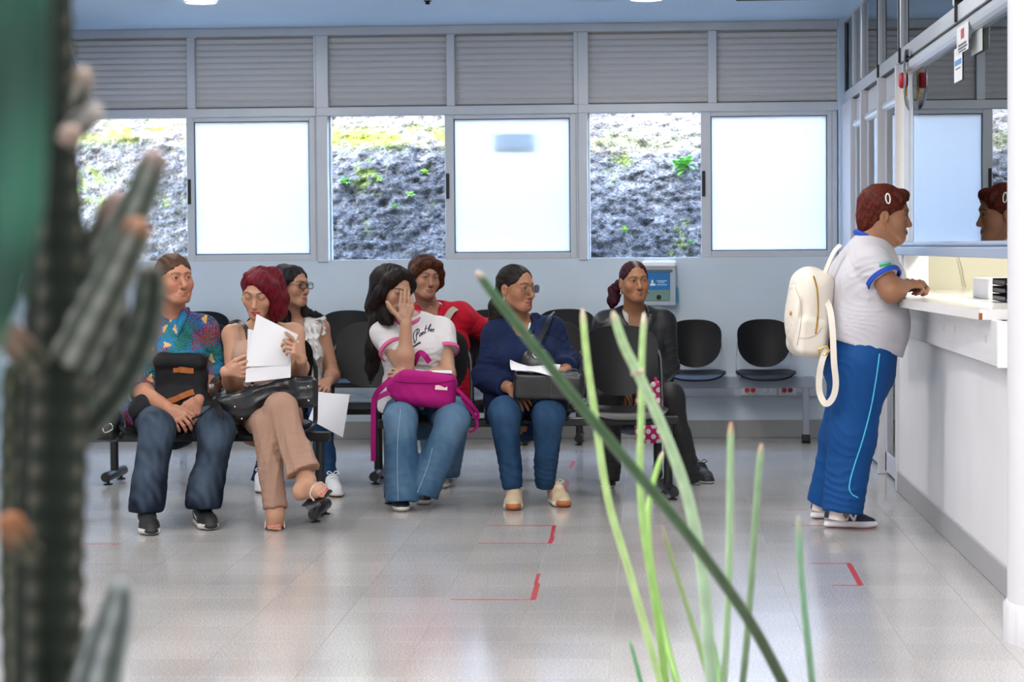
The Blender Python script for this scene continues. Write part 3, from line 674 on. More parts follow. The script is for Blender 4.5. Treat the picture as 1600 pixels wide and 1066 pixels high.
# ================================================================== organic surfaces: smooth unions of tapered limbs, meshed on a grid
def rotm(x, y, z): return np.stack([x, y, z], 1)
def snoise(seed, n=6):
    g = np.random.default_rng(seed); D = g.normal(size=(n, 3)); D /= np.linalg.norm(D, axis=1)[:, None]; ph = g.uniform(0, 6.28, n); fr = g.uniform(.6, 1.7, n)
    def f(x, y, z, s):
        r = 0
        for i in range(n): r = r + np.sin((D[i, 0] * x + D[i, 1] * y + D[i, 2] * z) * fr[i] * s + ph[i] + 1.3 * np.sin((D[i - 1, 0] * x + D[i - 1, 1] * y + D[i - 1, 2] * z) * s * .7 + ph[i - 1]))
        return r / n ** .5 / 1.0
    return f
class Blob:
    def __init__(s): s.p = []; s.fr = None; s.disp = []
    def frame(s, R=None, c=None, sc=1.0): s.fr = None if R is None else (np.asarray(R, float), np.asarray(c, float), sc); return s
    def _add(s, fn, lo, hi, k, op):
        lo, hi = np.asarray(lo, float), np.asarray(hi, float)
        if s.fr is not None:
            R, c, sc = s.fr
            cs = np.array([[(lo, hi)[i][0], (lo, hi)[j][1], (lo, hi)[l][2]] for i in (0, 1) for j in (0, 1) for l in (0, 1)]) * sc @ R.T + c
            lo, hi = cs.min(0), cs.max(0); base = fn
            def fn(x, y, z, base=base, R=R, c=c, sc=sc):
                x, y, z = (x - c[0]) / sc, (y - c[1]) / sc, (z - c[2]) / sc
                return base(R[0, 0] * x + R[1, 0] * y + R[2, 0] * z, R[0, 1] * x + R[1, 1] * y + R[2, 1] * z, R[0, 2] * x + R[1, 2] * y + R[2, 2] * z) * sc
            k *= sc
        s.p.append((fn, lo, hi, k, op)); return s
    def cone(s, a, b, r1, r2=None, k=.02, op='add', flat=None, cap=(False, False)):
        """tapered capsule; flat=(axis, factor): thinner along that axis; cap: cut square at a / b"""
        a, b = np.asarray(a, float), np.asarray(b, float); r2 = r1 if r2 is None else r2; ba = b - a; L2 = max(ba @ ba, 1e-9); L = L2 ** .5
        ax = None if flat is None else (_n(flat[0]), flat[1])
        def fn(x, y, z):
            px, py, pz = x - a[0], y - a[1], z - a[2]
            h = (px * ba[0] + py * ba[1] + pz * ba[2]) / L2; t = np.clip(h, 0, 1)
            qx, qy, qz = px - t * ba[0], py - t * ba[1], pz - t * ba[2]
            if ax is not None:
                n, f = ax; w = (qx * n[0] + qy * n[1] + qz * n[2]); e = w * (1 / f - 1)
                q = np.sqrt(qx * qx + qy * qy + qz * qz) + 1e-9; q2 = np.sqrt((qx + e * n[0]) ** 2 + (qy + e * n[1]) ** 2 + (qz + e * n[2]) ** 2) + 1e-9
                r = r1 + (r2 - r1) * t; d = q * (1 - r / q2)
            else: d = np.sqrt(qx * qx + qy * qy + qz * qz) - (r1 + (r2 - r1) * t)
            if cap[1]: d = np.maximum(d, (h - 1) * L)
            if cap[0]: d = np.maximum(d, -h * L)
            return d
        m = max(r1, r2) + .004
        return s._add(fn, np.minimum(a, b) - m, np.maximum(a, b) + m, k, op)
    def chain(s, pts, rs, k=.02, op='add', flat=None, cap=(False, False)):
        n = len(pts)
        for i in range(n - 1): s.cone(pts[i], pts[i + 1], rs[i], rs[i + 1], k, op, flat, (cap[0] and i == 0, cap[1] and i == n - 2))
        return s
    def ell(s, c, r, k=.02, op='add', R=None):
        c, r = np.asarray(c, float), np.ones(3) * r
        def fn(x, y, z):
            x, y, z = x - c[0], y - c[1], z - c[2]
            if R is not None: x, y, z = R[0, 0] * x + R[1, 0] * y + R[2, 0] * z, R[0, 1] * x + R[1, 1] * y + R[2, 1] * z, R[0, 2] * x + R[1, 2] * y + R[2, 2] * z
            q = np.sqrt((x / r[0]) ** 2 + (y / r[1]) ** 2 + (z / r[2]) ** 2) + 1e-6; l = np.sqrt(x * x + y * y + z * z)
            return np.where(l < 1e-6, -r.min(), l * (1 - 1 / q))
        m = r.max() if R is not None else r
        return s._add(fn, c - m - .004, c + m + .004, k, op)
    def box(s, c, h, rad=.01, k=.01, op='add', R=None):
        c, h = np.asarray(c, float), np.asarray(h, float)
        def fn(x, y, z):
            x, y, z = x - c[0], y - c[1], z - c[2]
            if R is not None: x, y, z = R[0, 0] * x + R[1, 0] * y + R[2, 0] * z, R[0, 1] * x + R[1, 1] * y + R[2, 1] * z, R[0, 2] * x + R[1, 2] * y + R[2, 2] * z
            qx, qy, qz = np.abs(x) - h[0] + rad, np.abs(y) - h[1] + rad, np.abs(z) - h[2] + rad
            return np.sqrt(np.maximum(qx, 0) ** 2 + np.maximum(qy, 0) ** 2 + np.maximum(qz, 0) ** 2) + np.minimum(np.maximum(qx, np.maximum(qy, qz)), 0) - rad
        m = np.linalg.norm(h) if R is not None else h
        return s._add(fn, c - m - .004, c + m + .004, k, op)
    def loft(s, secs, e1, k=.03, cap=(False, False)):
        """secs: (centre, half width along e1, half depth); elliptical sections along a spine"""
        for i in range(len(secs) - 1):
            (a, w1, d1), (b, w2, d2) = secs[i], secs[i + 1]; a, b = np.asarray(a, float), np.asarray(b, float); ba = b - a; L = np.linalg.norm(ba); ax = ba / L
            u = _n(np.asarray(e1, float) - ax * np.dot(e1, ax)); v = np.cross(ax, u)
            def fn(x, y, z, a=a, ax=ax, L=L, u=u, v=v, w1=w1, w2=w2, d1=d1, d2=d2, c0=cap[0] and i == 0, c1=cap[1] and i == len(secs) - 2):
                x, y, z = x - a[0], y - a[1], z - a[2]; h = x * ax[0] + y * ax[1] + z * ax[2]; t = np.clip(h / L, 0, 1)
                W = w1 + (w2 - w1) * t; D = d1 + (d2 - d1) * t; p = x * u[0] + y * u[1] + z * u[2]; q = x * v[0] + y * v[1] + z * v[2]; w = h - t * L
                m = np.minimum(W, D); l = np.sqrt(p * p + q * q + w * w) + 1e-7; g = np.sqrt((p / W) ** 2 + (q / D) ** 2 + (w / m) ** 2) + 1e-6
                d = np.maximum(l * (1 - 1 / g), -m)
                if c0: d = np.maximum(d, -h)
                if c1: d = np.maximum(d, h - L)
                return d
            m = max(w1, w2, d1, d2) + .004
            s._add(fn, np.minimum(a, b) - m, np.maximum(a, b) + m, k, 'add')
        return s
    def clip(s, o, n, lo=None, hi=None):        # remove what lies on the n side of the plane (optionally only inside a box)
        o, n = np.asarray(o, float), _n(n)
        s.p.append((lambda x, y, z: (x - o[0]) * n[0] + (y - o[1]) * n[1] + (z - o[2]) * n[2], lo, hi, 0, 'clip')); return s
    def fold(s, amp, freq, seed=1, dirs=None, sq=None):   # surface displacement: wrinkles; sq stretches coordinates
        f = snoise(seed); q = sq or (1, 1, 1)
        s.disp.append(lambda x, y, z: amp * f(x * q[0], y * q[1], z * q[2], freq)); return s
    def crease(s, c, r, d, wl, amp, seed=0, warp=1.4):     # a patch of sharp folds across direction d
        c = np.asarray(c, float); d = _n(d) / wl; f = snoise(seed + 300)
        def g(x, y, z):
            X, Y, Z = x - c[0], y - c[1], z - c[2]; w = np.exp(-(X * X + Y * Y + Z * Z) / (r * r)); m = w > .02; o = np.zeros(x.shape)
            X, Y, Z = X[m], Y[m], Z[m]; ph = X * d[0] + Y * d[1] + Z * d[2] + warp * f(x[m], y[m], z[m], 13.); o[m] = -amp * w[m] * ((1 - np.abs(np.sin(math.pi * ph))) ** 1.7 - .3); return o
        s.disp.append(g); return s
    def bounds(s):
        lo = np.min([p[1] for p in s.p if p[4] == 'add'], 0) - .012; hi = np.max([p[2] for p in s.p if p[4] == 'add'], 0) + .012; return lo, hi
    def field(s, lo, hi, h):
        n = np.ceil((hi - lo) / h).astype(int) + 1
        ax = [(lo[i] + h * np.arange(n[i])).astype(np.float32) for i in range(3)]
        D = np.full(tuple(n), .08, np.float32)
        for fn, a, b, k, op in s.p:
            if a is None: i0, i1 = np.zeros(3, int), n
            else:
                m = k + 2 * h + (.0 if op != 'add' else .008)
                i0 = np.clip(np.floor((a - m - lo) / h).astype(int), 0, n); i1 = np.clip(np.ceil((b + m - lo) / h).astype(int) + 1, 0, n)
            if (i1 <= i0).any(): continue
            sl = tuple(slice(i0[i], i1[i]) for i in range(3))
            x, y, z = ax[0][sl[0]][:, None, None], ax[1][sl[1]][None, :, None], ax[2][sl[2]][None, None, :]
            d = fn(x, y, z).astype(np.float32); c = D[sl]; k = max(k, 1e-5)
            if op == 'add': hh = np.clip(.5 + .5 * (c - d) / k, 0, 1); D[sl] = c + (d - c) * hh - k * hh * (1 - hh)
            elif op == 'sub': d = -d; hh = np.clip(.5 - .5 * (c - d) / k, 0, 1); D[sl] = c + (d - c) * hh + k * hh * (1 - hh)
            else: D[sl] = np.maximum(c, d)
        if s.disp:
            x, y, z = ax[0][:, None, None], ax[1][None, :, None], ax[2][None, None, :]
            near = np.abs(D) < .03
            ii = np.nonzero(near)
            xs_, ys_, zs_ = ax[0][ii[0]], ax[1][ii[1]], ax[2][ii[2]]
            t = 0
            for f in s.disp: t = t + f(xs_, ys_, zs_)
            D[ii] += t.astype(np.float32)
        return D
    def surf(s, h, box=None):
        lo, hi = s.bounds() if box is None else box
        D = s.field(lo, hi, h)
        D[0], D[-1] = np.maximum(D[0], .001) if box is None else D[0], np.maximum(D[-1], .001) if box is None else D[-1]
        g = openvdb.FloatGrid(.08); g.copyFromArray(np.clip(D, -.08, .08)); v, q = g.convertToQuads(0.0)
        v = v.astype(float) * h + lo; q = q.astype(np.int64)
        if len(q):
            a, b, c = v[q[:, 0]], v[q[:, 1]], v[q[:, 2]]
            if box is None: vol = np.einsum('ij,ij->i', a, np.cross(b, c)).sum() + np.einsum('ij,ij->i', a, np.cross(c, v[q[:, 3]])).sum()
            else: vol = Blob._sign
            if box is None: Blob._sign = vol
            if vol < 0: q = q[:, ::-1]
        return v, q
    def multi(s, h, fine=()):                   # coarse surface with finer boxes (head, hands) swapped in
        v, q = s.surf(h); V, Q, o = [], [], 0
        cen = v[q].mean(1); keep = np.ones(len(q), bool)
        for lo, hi, hf in fine: keep &= ~((cen > lo) & (cen < hi)).all(1)
        q = q[keep]; V.append(v); Q.append(q); o += len(v)
        for lo, hi, hf in fine:
            m = 2.2 * h; fv, fq = s.surf(hf, (lo - m, hi + m)); c = fv[fq].mean(1); e = .6 * h
            fq = fq[((c > lo - e) & (c < hi + e)).all(1)]; V.append(fv); Q.append(fq + o); o += len(fv)
        V = np.concatenate(V); Q = np.concatenate(Q); used = np.zeros(len(V), bool); used[Q.ravel()] = True; mp = np.cumsum(used) - 1
        return V[used], mp[Q]
def sdf_obj(name, VQ, m, parent=None, colfn=None, sharp=None, **tags):
    v, q = VQ; me = bpy.data.meshes.new(name); o = np.zeros(3) if parent is None else np.array(WL(parent))
    me.vertices.add(len(v)); me.vertices.foreach_set('co', (v - o).astype(np.float32).ravel()); me.loops.add(4 * len(q)); me.loops.foreach_set('vertex_index', q.astype(np.int32).ravel())
    me.polygons.add(len(q)); me.polygons.foreach_set('loop_start', np.arange(0, 4 * len(q), 4, dtype=np.int32)); me.polygons.foreach_set('loop_total', np.full(len(q), 4, dtype=np.int32))
    me.polygons.foreach_set('use_smooth', np.ones(len(q), bool)); me.update(calc_edges=True)
    if colfn is not None:
        c = np.clip(colfn(v), 0, 1); ca = me.color_attributes.new('Col', 'FLOAT_COLOR', 'POINT'); ca.data.foreach_set('color', np.concatenate([c, np.ones((len(c), 1))], 1).astype(np.float32).ravel())
    me.materials.append(m); ob = bpy.data.objects.new(name, me); COL.objects.link(ob)
    if parent is not None: ob.parent = parent
    return tag(ob, **tags)
def segd(V, a, b):                               # distance of points to a segment
    a, b = np.asarray(a, float), np.asarray(b, float); ba = b - a; t = np.clip(((V - a) @ ba) / max(ba @ ba, 1e-9), 0, 1); return np.linalg.norm(V - a - t[:, None] * ba, axis=1)
def mixc(c, col, w): w = np.clip(w, 0, 1)[:, None]; return c * (1 - w) + np.asarray(col) * w
def sstep(a, b, x): t = np.clip((x - a) / (b - a), 0, 1); return t * t * (3 - 2 * t)

# ------------------------------------------------------------------ heads and hands
def face_frame(c, yaw, pitch=0, roll=0, facing=0):
    """yaw>0 turns the face towards +x; pitch>0 looks up; roll>0 tips the crown towards +x; facing: base direction (0 = towards the camera side -y)"""
    a = math.radians(yaw + facing); p = math.radians(pitch); r = math.radians(roll)
    f = V3(math.sin(a) * math.cos(p), -math.cos(a) * math.cos(p), math.sin(p)); up0 = V3(0, 0, 1) - f * f[2]; up0 = _n(up0); x = np.cross(f, up0)
    sx = 1 if x[0] < 0 else -1
    up = up0 * math.cos(r) - x * math.sin(r) ; up = _n(up); x = np.cross(f, up)
    return rotm(x, f, up), np.asarray(c, float)
def add_head(b, F, s=1.0, w=1.0, jaw=1.0, nose=1.0, lips=1.0, old=.5, eye=1.0, cheek=1.0, chin=1.0):
    R, c = F; b.frame(R, c, s); S = ((-1, 1))
    b.ell((0, -.008, .028), (.074 * w, .097, .085), .02)
    b.ell((0, .020, -.034), (.060 * w, .064, .077), .025)
    for i in S: b.cone((i * .055 * w * jaw, -.004, -.048), (i * .024 * w * jaw, .060, -.097), .017, .016, .03)
    b.ell((0, .067, -.098), (.022, .020 * chin, .017), .022)
    for i in S: b.ell((i * .041 * w, .055, -.028), (.024, .024 * cheek, .026), .03)
    b.chain([(-.044 * w, .066, .020), (-.016, .081, .020), (.016, .081, .020), (.044 * w, .066, .020)], [.009] * 4, .018)
    for i in S: b.ell((i * .031, .099, .002), (.020, .017, .012), .013, 'sub')
    b.ell((0, .069, -.070), (.031, .022, .026), .02)
    b.cone((0, .080, .010), (0, .080 + .025 * nose, -.036), .0075, .0112 * nose, .012)
    b.ell((0, .080 + .026 * nose, -.040), .0108 * nose, .006)
    for i in S: b.ell((i * .0125 * nose, .0945, -.0435), (.0088, .0105, .0085), .007)
    for i in S: b.ell((i * .0065 * nose, .099, -.0515), (.0036, .0055, .004), .003, 'sub')
    for i in S: b.cone((i * .017, .096, -.040), (i * (.031), .083, -.068), .0022 * (0.4 + old), .0030 * (.4 + old), .012, 'sub')
    for i in S:
        b.ell((i * .031, .0735, .001), .0165, .006)
        b.ell((i * .031, .0945, -.0002), (.0138, .012, .0048 * eye), .0025, 'sub')
    for i in S:
        b.cone((i * .022, .081, -.0712), (i * .004, .0925, -.0665), .0034 * lips, .0052 * lips, .005)
        b.cone((i * .018, .081, -.0745), (0, .0915, -.0775), .0036 * lips, .0068 * lips, .006)
        b.cone((i * .0245, .0865, -.0722), (0, .1005, -.0722), .0016, .0022, .003, 'sub')
    b.ell((0, .101, -.089), (.016, .008, .006), .01, 'sub')
    for i in S:
        b.ell((i * .0765 * w, -.008, -.010), (.0095, .0195, .031), .008)
        b.ell((i * (.0765 * w + .009), -.002, -.008), (.006, .011, .019), .005, 'sub')
    b.frame()
def head_box(F, s=1.0):
    R, c = F; cs = np.array([(x, y, z) for x in (-.09, .09) for y in (-.11, .125) for z in (-.125, .118)]) * s @ R.T + c; return cs.min(0), cs.max(0)
def head_color(F, s, base, lip='b2685c', lipw=.75, brow='2a1c16', browt=.0036, browz=0., liner=.6, blush=.35, stubble=0., scalp=None, old=.5, closed=False):
    R, c = F; base = np.array(lin(base)) * np.array((.74, .71, .69)); lipc, browc = np.array(lin(lip)), np.array(lin(brow)); f = snoise(5)
    def fn(V):
        p = (V - c) @ R / s; col = np.tile(base, (len(V), 1)); hd = np.linalg.norm(p, axis=1) < .16
        n = f(p[:, 0], p[:, 1], p[:, 2], 60.) ; col = col * (1 + .035 * n)[:, None]
        red = base * np.array((1.12, .78, .72))
        q = p.copy(); q[:, 0] = abs(q[:, 0])
        g = lambda cc, r: np.exp(-(np.linalg.norm((q - np.array(cc)) / np.array(r), axis=1)) ** 2)
        col = mixc(col, red, blush * (g((.042, .072, -.028), (.022, .03, .018)) + 1.0 * g((0, .105, -.042), (.014, .012, .012)) + .5 * g((.078, 0, -.01), (.012, .03, .03))))
        col = mixc(col, base * np.array((.80, .68, .66)), .55 * old * g((.030, .088, -.012), (.018, .02, .006)))
        col = mixc(col, base * .55, .5 * g((.031, .088, .009), (.017, .02, .005)))
        d = np.minimum(segd(q, (.022, .083, -.0710), (.004, .0945, -.0665)) - .0042, np.minimum(segd(q, (.018, .083, -.0745), (0, .0935, -.0775)) - .0060, segd(q, (.012, .088, -.0705), (0, .0945, -.0675)) - .0045))
        col = mixc(col, lipc, lipw * (1 - sstep(-.0008, .0008, d)) * (p[:, 1] > .07) * (p[:, 1] < .104))
        d = segd(q, (.0225, .088, -.0722), (0, .0985, -.0722)); col = mixc(col, base * np.array((.32, .2, .2)), .85 * (1 - sstep(.0014, .0034, d)))
        q2 = q * np.array((1, 0, 1)); d = np.minimum(segd(q2, (.012, 0, .0195 + browz), (.031, 0, .0240 + browz)), segd(q2, (.031, 0, .0240 + browz), (.048, 0, .0185 + browz)))
        col = mixc(col, browc, .85 * (1 - sstep(browt * .6, browt * 1.4, d)) * (p[:, 1] > .03) * (p[:, 1] < .0985))
        e = np.sqrt(((q[:, 0] - .031) / .0150) ** 2 + ((q[:, 2] - .0005) / .0062) ** 2)
        up = np.where(q[:, 2] > .001, 1., .45)
        col = mixc(col, browc * .5, liner * up * np.exp(-((e - 1.0) / .28) ** 2) * (p[:, 1] > .07) * (p[:, 1] < .0935))
        if closed: col = mixc(col, browc * .4, .95 * np.exp(-((q[:, 2] + .0035 - .0045 * ((q[:, 0] - .031) / .014) ** 2) / .0016) ** 2) * (abs(q[:, 0] - .031) < .0155) * (p[:, 1] > .07) * (p[:, 1] < .0935))
        col = mixc(col, base * np.array((.25, .16, .15)), .9 * g((.0065, .100, -.052), (.0045, .007, .0035)))
        if stubble: col = mixc(col, base * np.array((.62, .6, .62)), stubble * (g((0, .09, -.08), (.05, .05, .035))))
        if scalp is not None: col = scalp(p, col)
        return np.where(hd[:, None], col, base * (1 + .04 * f(V[:, 0], V[:, 1], V[:, 2], 45.))[:, None])
    return fn
def eyes(parent, F, s, gaze=(0, 1, 0), iris='3a2216'):
    R, c = F
    for i in (-1, 1):
        g = _n(gaze); a = _n(np.cross(g, (0, 0, 1))); b = np.cross(a, g); n, m = 18, 14; vs, cols = [], []
        for k in range(m + 1):
            th = math.pi * k / m if k else 0.0
            th = [0, .12, .20, .26, .42, .54, .60, .75, .95, 1.2, 1.6, 2.0, 2.4, 2.8, 3.14][k]
            cc = (0.004,) * 3 if th < .22 else (lin(iris) if th < .58 else (.50, .46, .44))
            for j in range(n):
                q = 2 * math.pi * j / n; p = .0149 * (g * math.cos(th) + math.sin(th) * (a * math.cos(q) + b * math.sin(q))) + V3(i * .031, .0735, .001)
                vs.append(R @ (p * s) + c); cols.append(cc)
        fs = [(k * n + j, k * n + (j + 1) % n, (k + 1) * n + (j + 1) % n, (k + 1) * n + j) for k in range(m) for j in range(n)]
        sdf_obj('eye', (np.array(vs), np.array(fs)), mat('eye', rough=.12, vcol=True, spec=.6), parent, lambda V, cols=cols: np.array(cols))
def glasses(parent, F, s, m, w=.0245, h=.0175, y=.112, z=-.004, r=.0014, lens=True, name='eyeglasses'):
    R, c = F; T_ = lambda p: R @ (np.asarray(p, float) * s) + c; mb = MB(); lm = MB()
    for i in (-1, 1):
        lp = []
        for k in range(24):
            q = 2 * math.pi * k / 24; e = 2.6; cx_, sy_ = math.cos(q), math.sin(q)
            px, pz = w * math.copysign(abs(cx_) ** (2 / e), cx_), h * math.copysign(abs(sy_) ** (2 / e), sy_)
            lp.append((i * .032 + px, y - .16 * abs(i * .032 + px) + .002, z + pz))
        mb.tube([T_(p) for p in lp], r * s, 6, closed=True); lm.add([T_(p) for p in lp], [tuple(range(24))])
        mb.tube([T_(p) for p in smoothpts([(i * (.032 + w), y - .010, z + .008), (i * .071, .075, z + .009), (i * .079, .02, z + .008), (i * .081, -.012, z - .002)], 4)], r * .9 * s, 6)
    mb.tube([T_(p) for p in smoothpts([(-.0075, y + .002, z + .005), (0, y + .005, z + .007), (.0075, y + .002, z + .005)], 4)], r * s, 6)
    o = mb.build(name, m, None, True); bring(o, parent)
    if lens:
        l = lm.build('lens', glass_mat('spectacle_lens', 'f4f6f6', .92), o)
    return o
def bring(o, parent):                            # parent without moving, for meshes built in world coordinates
    return adopt(o, parent)
def add_hand(b, wrist, d, n, th, size=1.0, curl=(25, 30, 25), spread=6, thumb=(35, 20, 15), curls=None):
    """d: wrist to knuckles; n: the way the palm faces; th: the thumb side"""
    d = _n(d); n = _n(np.asarray(n, float) - d * np.dot(n, d)); s = _n(np.asarray(th, float) - d * np.dot(th, d) - n * np.dot(th, n)); wrist = np.asarray(wrist, float); z = size
    kn = [wrist + z * (d * .083 + s * .030), wrist + z * (d * .088 + s * .010), wrist + z * (d * .084 - s * .010), wrist + z * (d * .076 - s * .028)]
    for q in kn: b.cone(wrist + z * d * .012, q, .0165 * z, .0105 * z, .012 * z, flat=(n, .86))
    b.ell(wrist + z * (d * .045 + s * .016 + n * .006), .019 * z, .014 * z)
    ln = [.070, .078, .072, .057]; rr = [.0086, .0090, .0085, .0074]
    for f in range(4):
        a = 0; p = kn[f] - n * .001; sp = math.radians(spread * (1.5 - f)); dd = _n(d * math.cos(sp) + s * math.sin(sp)); cl = curls[f] if curls else curl
        r = rr[f] * z
        for j, fr_ in enumerate((.46, .30, .24)):
            a += math.radians(cl[j]); q = p + z * ln[f] * fr_ * (dd * math.cos(a) + n * math.sin(a)); r2 = r * (.93 if j < 2 else .84)
            b.cone(p, q, r, r2, .0035); p, r = q, r2
    p = wrist + z * (d * .022 + s * .024); ang = math.radians(thumb[0])
    t0 = _n(d * math.cos(ang) + s * math.sin(ang) + n * .25); a = 0; r = .0125 * z
    for j, l in enumerate((.044, .034, .026)):
        a += math.radians(thumb[1] if j == 1 else (thumb[2] if j == 2 else 0))
        t = _n(t0 * math.cos(a) + (-s * .75 + n * .65) * math.sin(a)); q = p + t * l * z; r2 = r * (.84 if j == 0 else .9); b.cone(p, q, r, r2, .006); p, r = q, r2
    pts = np.array(kn + [wrist, wrist + d * .19 * z, wrist + d * .11 * z + n * .10 * z, wrist + d * .06 * z + s * .09 * z, wrist + d * .13 * z - s * .06 * z]); return pts.min(0) - .014, pts.max(0) + .014
def M_skin(): return mat('skin', rough=.52, vcol=True, sss=.10, bump=(260, .12, .0015), spec=.4)
# ================================================================== people
def dim(c, f=.75): return ''.join('%02x' % round(255 * ((int(c[i:i + 2], 16) / 255) ** 2.2 * f) ** (1 / 2.2)) for i in (0, 2, 4))
def M_cloth(name, color, rough=.85, bump=(160, .25, .002), **k): color = dim(color); return mat(name, color, rough, bump=bump, spec=.25, **k)
def M_hair(): return mat('hair', rough=.55, vcol=True, spec=.16, bump=(300, .5, .0012), stretch=(1, 1, .12))
M_gold = mat('gold', 'd9a441', .25, metal=1.0); M_silver = mat('silver', 'c9ccd2', .25, metal=1.0)
M_denim = mat('denim', rough=.85, vcol=True, bump=(420, .35, .0012), spec=.2)

def person(label, at): return empty('person', (at[0], at[1], 0), label, 'person')
def torso(b, J, e, fem=1.0, k=.035, d=None, lo=True):
    """trunk from the pelvis to the shoulders; e is added all round (cloth); sizes from J['w']: hips, waist, chest half widths and depths"""
    W = J.get('w') or ((.165, .115), (.135, .105), (.150, .112), (.140, .085)); e1 = _n(J['shB'] - J['shA'])
    top = J['neck'] * .72 + .28 * (J['shA'] + J['shB']) / 2 - V3(0, 0, .045)
    secs = [(J['pelv'], W[0][0] + e, W[0][1] + e), (J['waist'], W[1][0] + e, W[1][1] + e), (J['chest'], W[2][0] + e, W[2][1] + e), (top, W[3][0] + e, W[3][1] + e)]
    b.loft(secs if lo else secs[1:], e1, k)
    for s in 'AB':
        sh = J['sh' + s]; b.cone(J['neck'] - V3(0, 0, .018), sh, .040 + e, .044 + e, .04); b.ell(sh, .052 + e, .03)
        if fem:
            fr = J['front']; side = _n(sh - J['neck']); c = J['chest'] + fr * (W[2][1] * .62) + _n(V3(side[0], side[1], 0)) * .068 + V3(0, 0, .012); b.ell(c, V3(.066, .066, .064) * fem + e, .03)
def skin_body(J, F, hs=1.0, fem=1.0, arm=1.0, head={}, neck=.050, hands=(), legs=True, feet=None):
    b = Blob(); add_head(b, F, hs, **head); R, c = F
    b.cone(c + R @ V3(0, -.022, -.055) * hs, J['neck'] + V3(0, 0, -.005), neck, neck * 1.08, .028)
    torso(b, J, -.004, fem)
    for s in 'AB':
        b.chain([J['sh' + s], J['el' + s], J['wr' + s]], [.047 * arm, .038 * arm, .0265 * arm], .02); m = J['el' + s] * .7 + J['wr' + s] * .3; b.ell(m, .040 * arm, .03)
        if legs: b.chain([J['hip' + s], J['kn' + s], J['an' + s]], [.050, .042, .033], .03)
    fine = [(*head_box(F, hs), .0027)]
    for h in hands: fine.append((*add_hand(b, **h), .0030))
    if feet: fine += feet(b)
    return b, fine
def legs(b, J, r0=.088, r1=.066, r2=.058, hem=None, k=.03, seat=True, hipr=.12, cr=1.):
    if seat: b.loft([(J['pelv'] + V3(0, .01, .05), J.get('pw', .155), hipr), (J['pelv'] - V3(0, 0, .03), J.get('pw', .155) + .015, hipr)], _n(J['hipB'] - J['hipA']), k)
    for s in 'AB':
        hp, kn, an = J['hip' + s], J['kn' + s], J['an' + s]; b.cone(hp, kn, r0, r1, k); b.cone(kn, an - _n(kn - an) * .035, r1, r2 if hem is None else hem, k, cap=(False, True))
        if cr: leg_creases(b, hp, kn, an, cr)
def leg_creases(b, hp, kn, an, cr=.6):
    t, sh = _n(kn - hp), _n(kn - an); sd = int(abs(kn[0]) * 97)
    b.crease(an + sh * .06, .11, sh + V3(.25, 0, 0), .038, .006 * cr, sd); b.crease(kn - t * .11, .11, t + sh * .5, .042, .007 * cr, sd + 1); b.crease(hp + t * .13, .14, t + V3(.5, 0, .3), .045, .009 * cr, sd + 2); b.crease(kn - sh * .14, .10, sh * .9 + V3(-.5, 0, 0), .055, .005 * cr, sd + 3)
def arm_creases(b, J, cr=1.):
    for s in 'AB':
        sh, el = J['sh' + s], J['el' + s]; u = _n(el - sh); sd = int(abs(el[0]) * 89)
        b.crease(el, .10, u + V3(.2, 0, .2), .034, .008 * cr, sd); b.crease(sh * .45 + el * .55, .09, u + V3(.4, 0, 0), .04, .005 * cr, sd + 1); c = sh * .62 + J['chest'] * .38 + J['front'] * .06; b.crease(c, .10, (c - J['neck']) * V3(1, 0, -1) + V3(0, 0, .02), .04, .005 * cr, sd + 2)
def waist_creases(b, J, cr=1.):
    w = J['waist'] + J['front'] * .10; b.crease(w, .17, V3(.15, 0, 1), .05, .009 * cr, 5); b.crease(w * .5 + J['chest'] * .5 + V3(.09, 0, 0), .12, V3(.5, 0, 1), .05, .006 * cr, 6); b.crease(w * .5 + J['chest'] * .5 - V3(.09, 0, 0), .12, V3(-.5, 0, 1), .05, .006 * cr, 7)
def denim_col(hi, lo, J, fade=1.0, seams=True):
    hi, lo = np.array(lin(hi)) * .72, np.array(lin(lo)) * .66; f, g = snoise(21), snoise(22)
    def fn(V):
        w = np.zeros(len(V))
        for s in 'AB':
            w = np.maximum(w, fade * np.exp(-(segd(V, J['hip' + s] * .35 + J['kn' + s] * .65 + V3(0, -.03, .05), J['kn' + s] + V3(0, -.05, -.02)) / .085) ** 2))
            w = np.maximum(w, .4 * fade * np.exp(-(segd(V, J['kn' + s] + V3(0, -.06, 0), J['an' + s] + V3(0, -.06, .05)) / .06) ** 2))
        w = w + .12 * f(V[:, 0], V[:, 1], V[:, 2], 22.) + .07 * g(V[:, 0], V[:, 1], V[:, 2] * .4, 120.)
        return lo + (hi - lo) * np.clip(w, 0, 1)[:, None]
    return fn
def plain_col(c, amt=.05, seed=3, f=30.):
    c = np.array(lin(c)); n = snoise(seed)
    return lambda V: c * (1 + amt * n(V[:, 0], V[:, 1], V[:, 2], f))[:, None]
def hair_cap(b, F, s, w=1.0, vol=1.0, line=0., sides=1.0, nape=-.06, ears=True, part=None):
    """cap of hair with a carved hairline; line lifts it, sides moves the temples back"""
    b.frame(*F, s); b.ell((0, -.012, .030), (.0795 * w * vol, .104 * vol, .090 * vol), .01)
    b.cone((0, -.058, -.02), (0, -.062, nape), .050 * w * vol, .044 * w, .03)
    b.ell((0, .100, -.048 + line), (.070 * w * sides, .105, .112), .012, 'sub')
    for i in (-1, 1):
        b.ell((i * .062 * w, .058, -.040), (.04, .052, .062), .01, 'sub')
        if ears: b.ell((i * .084 * w, .000, -.020), (.022, .026, .036), .008, 'sub')
    b.frame()
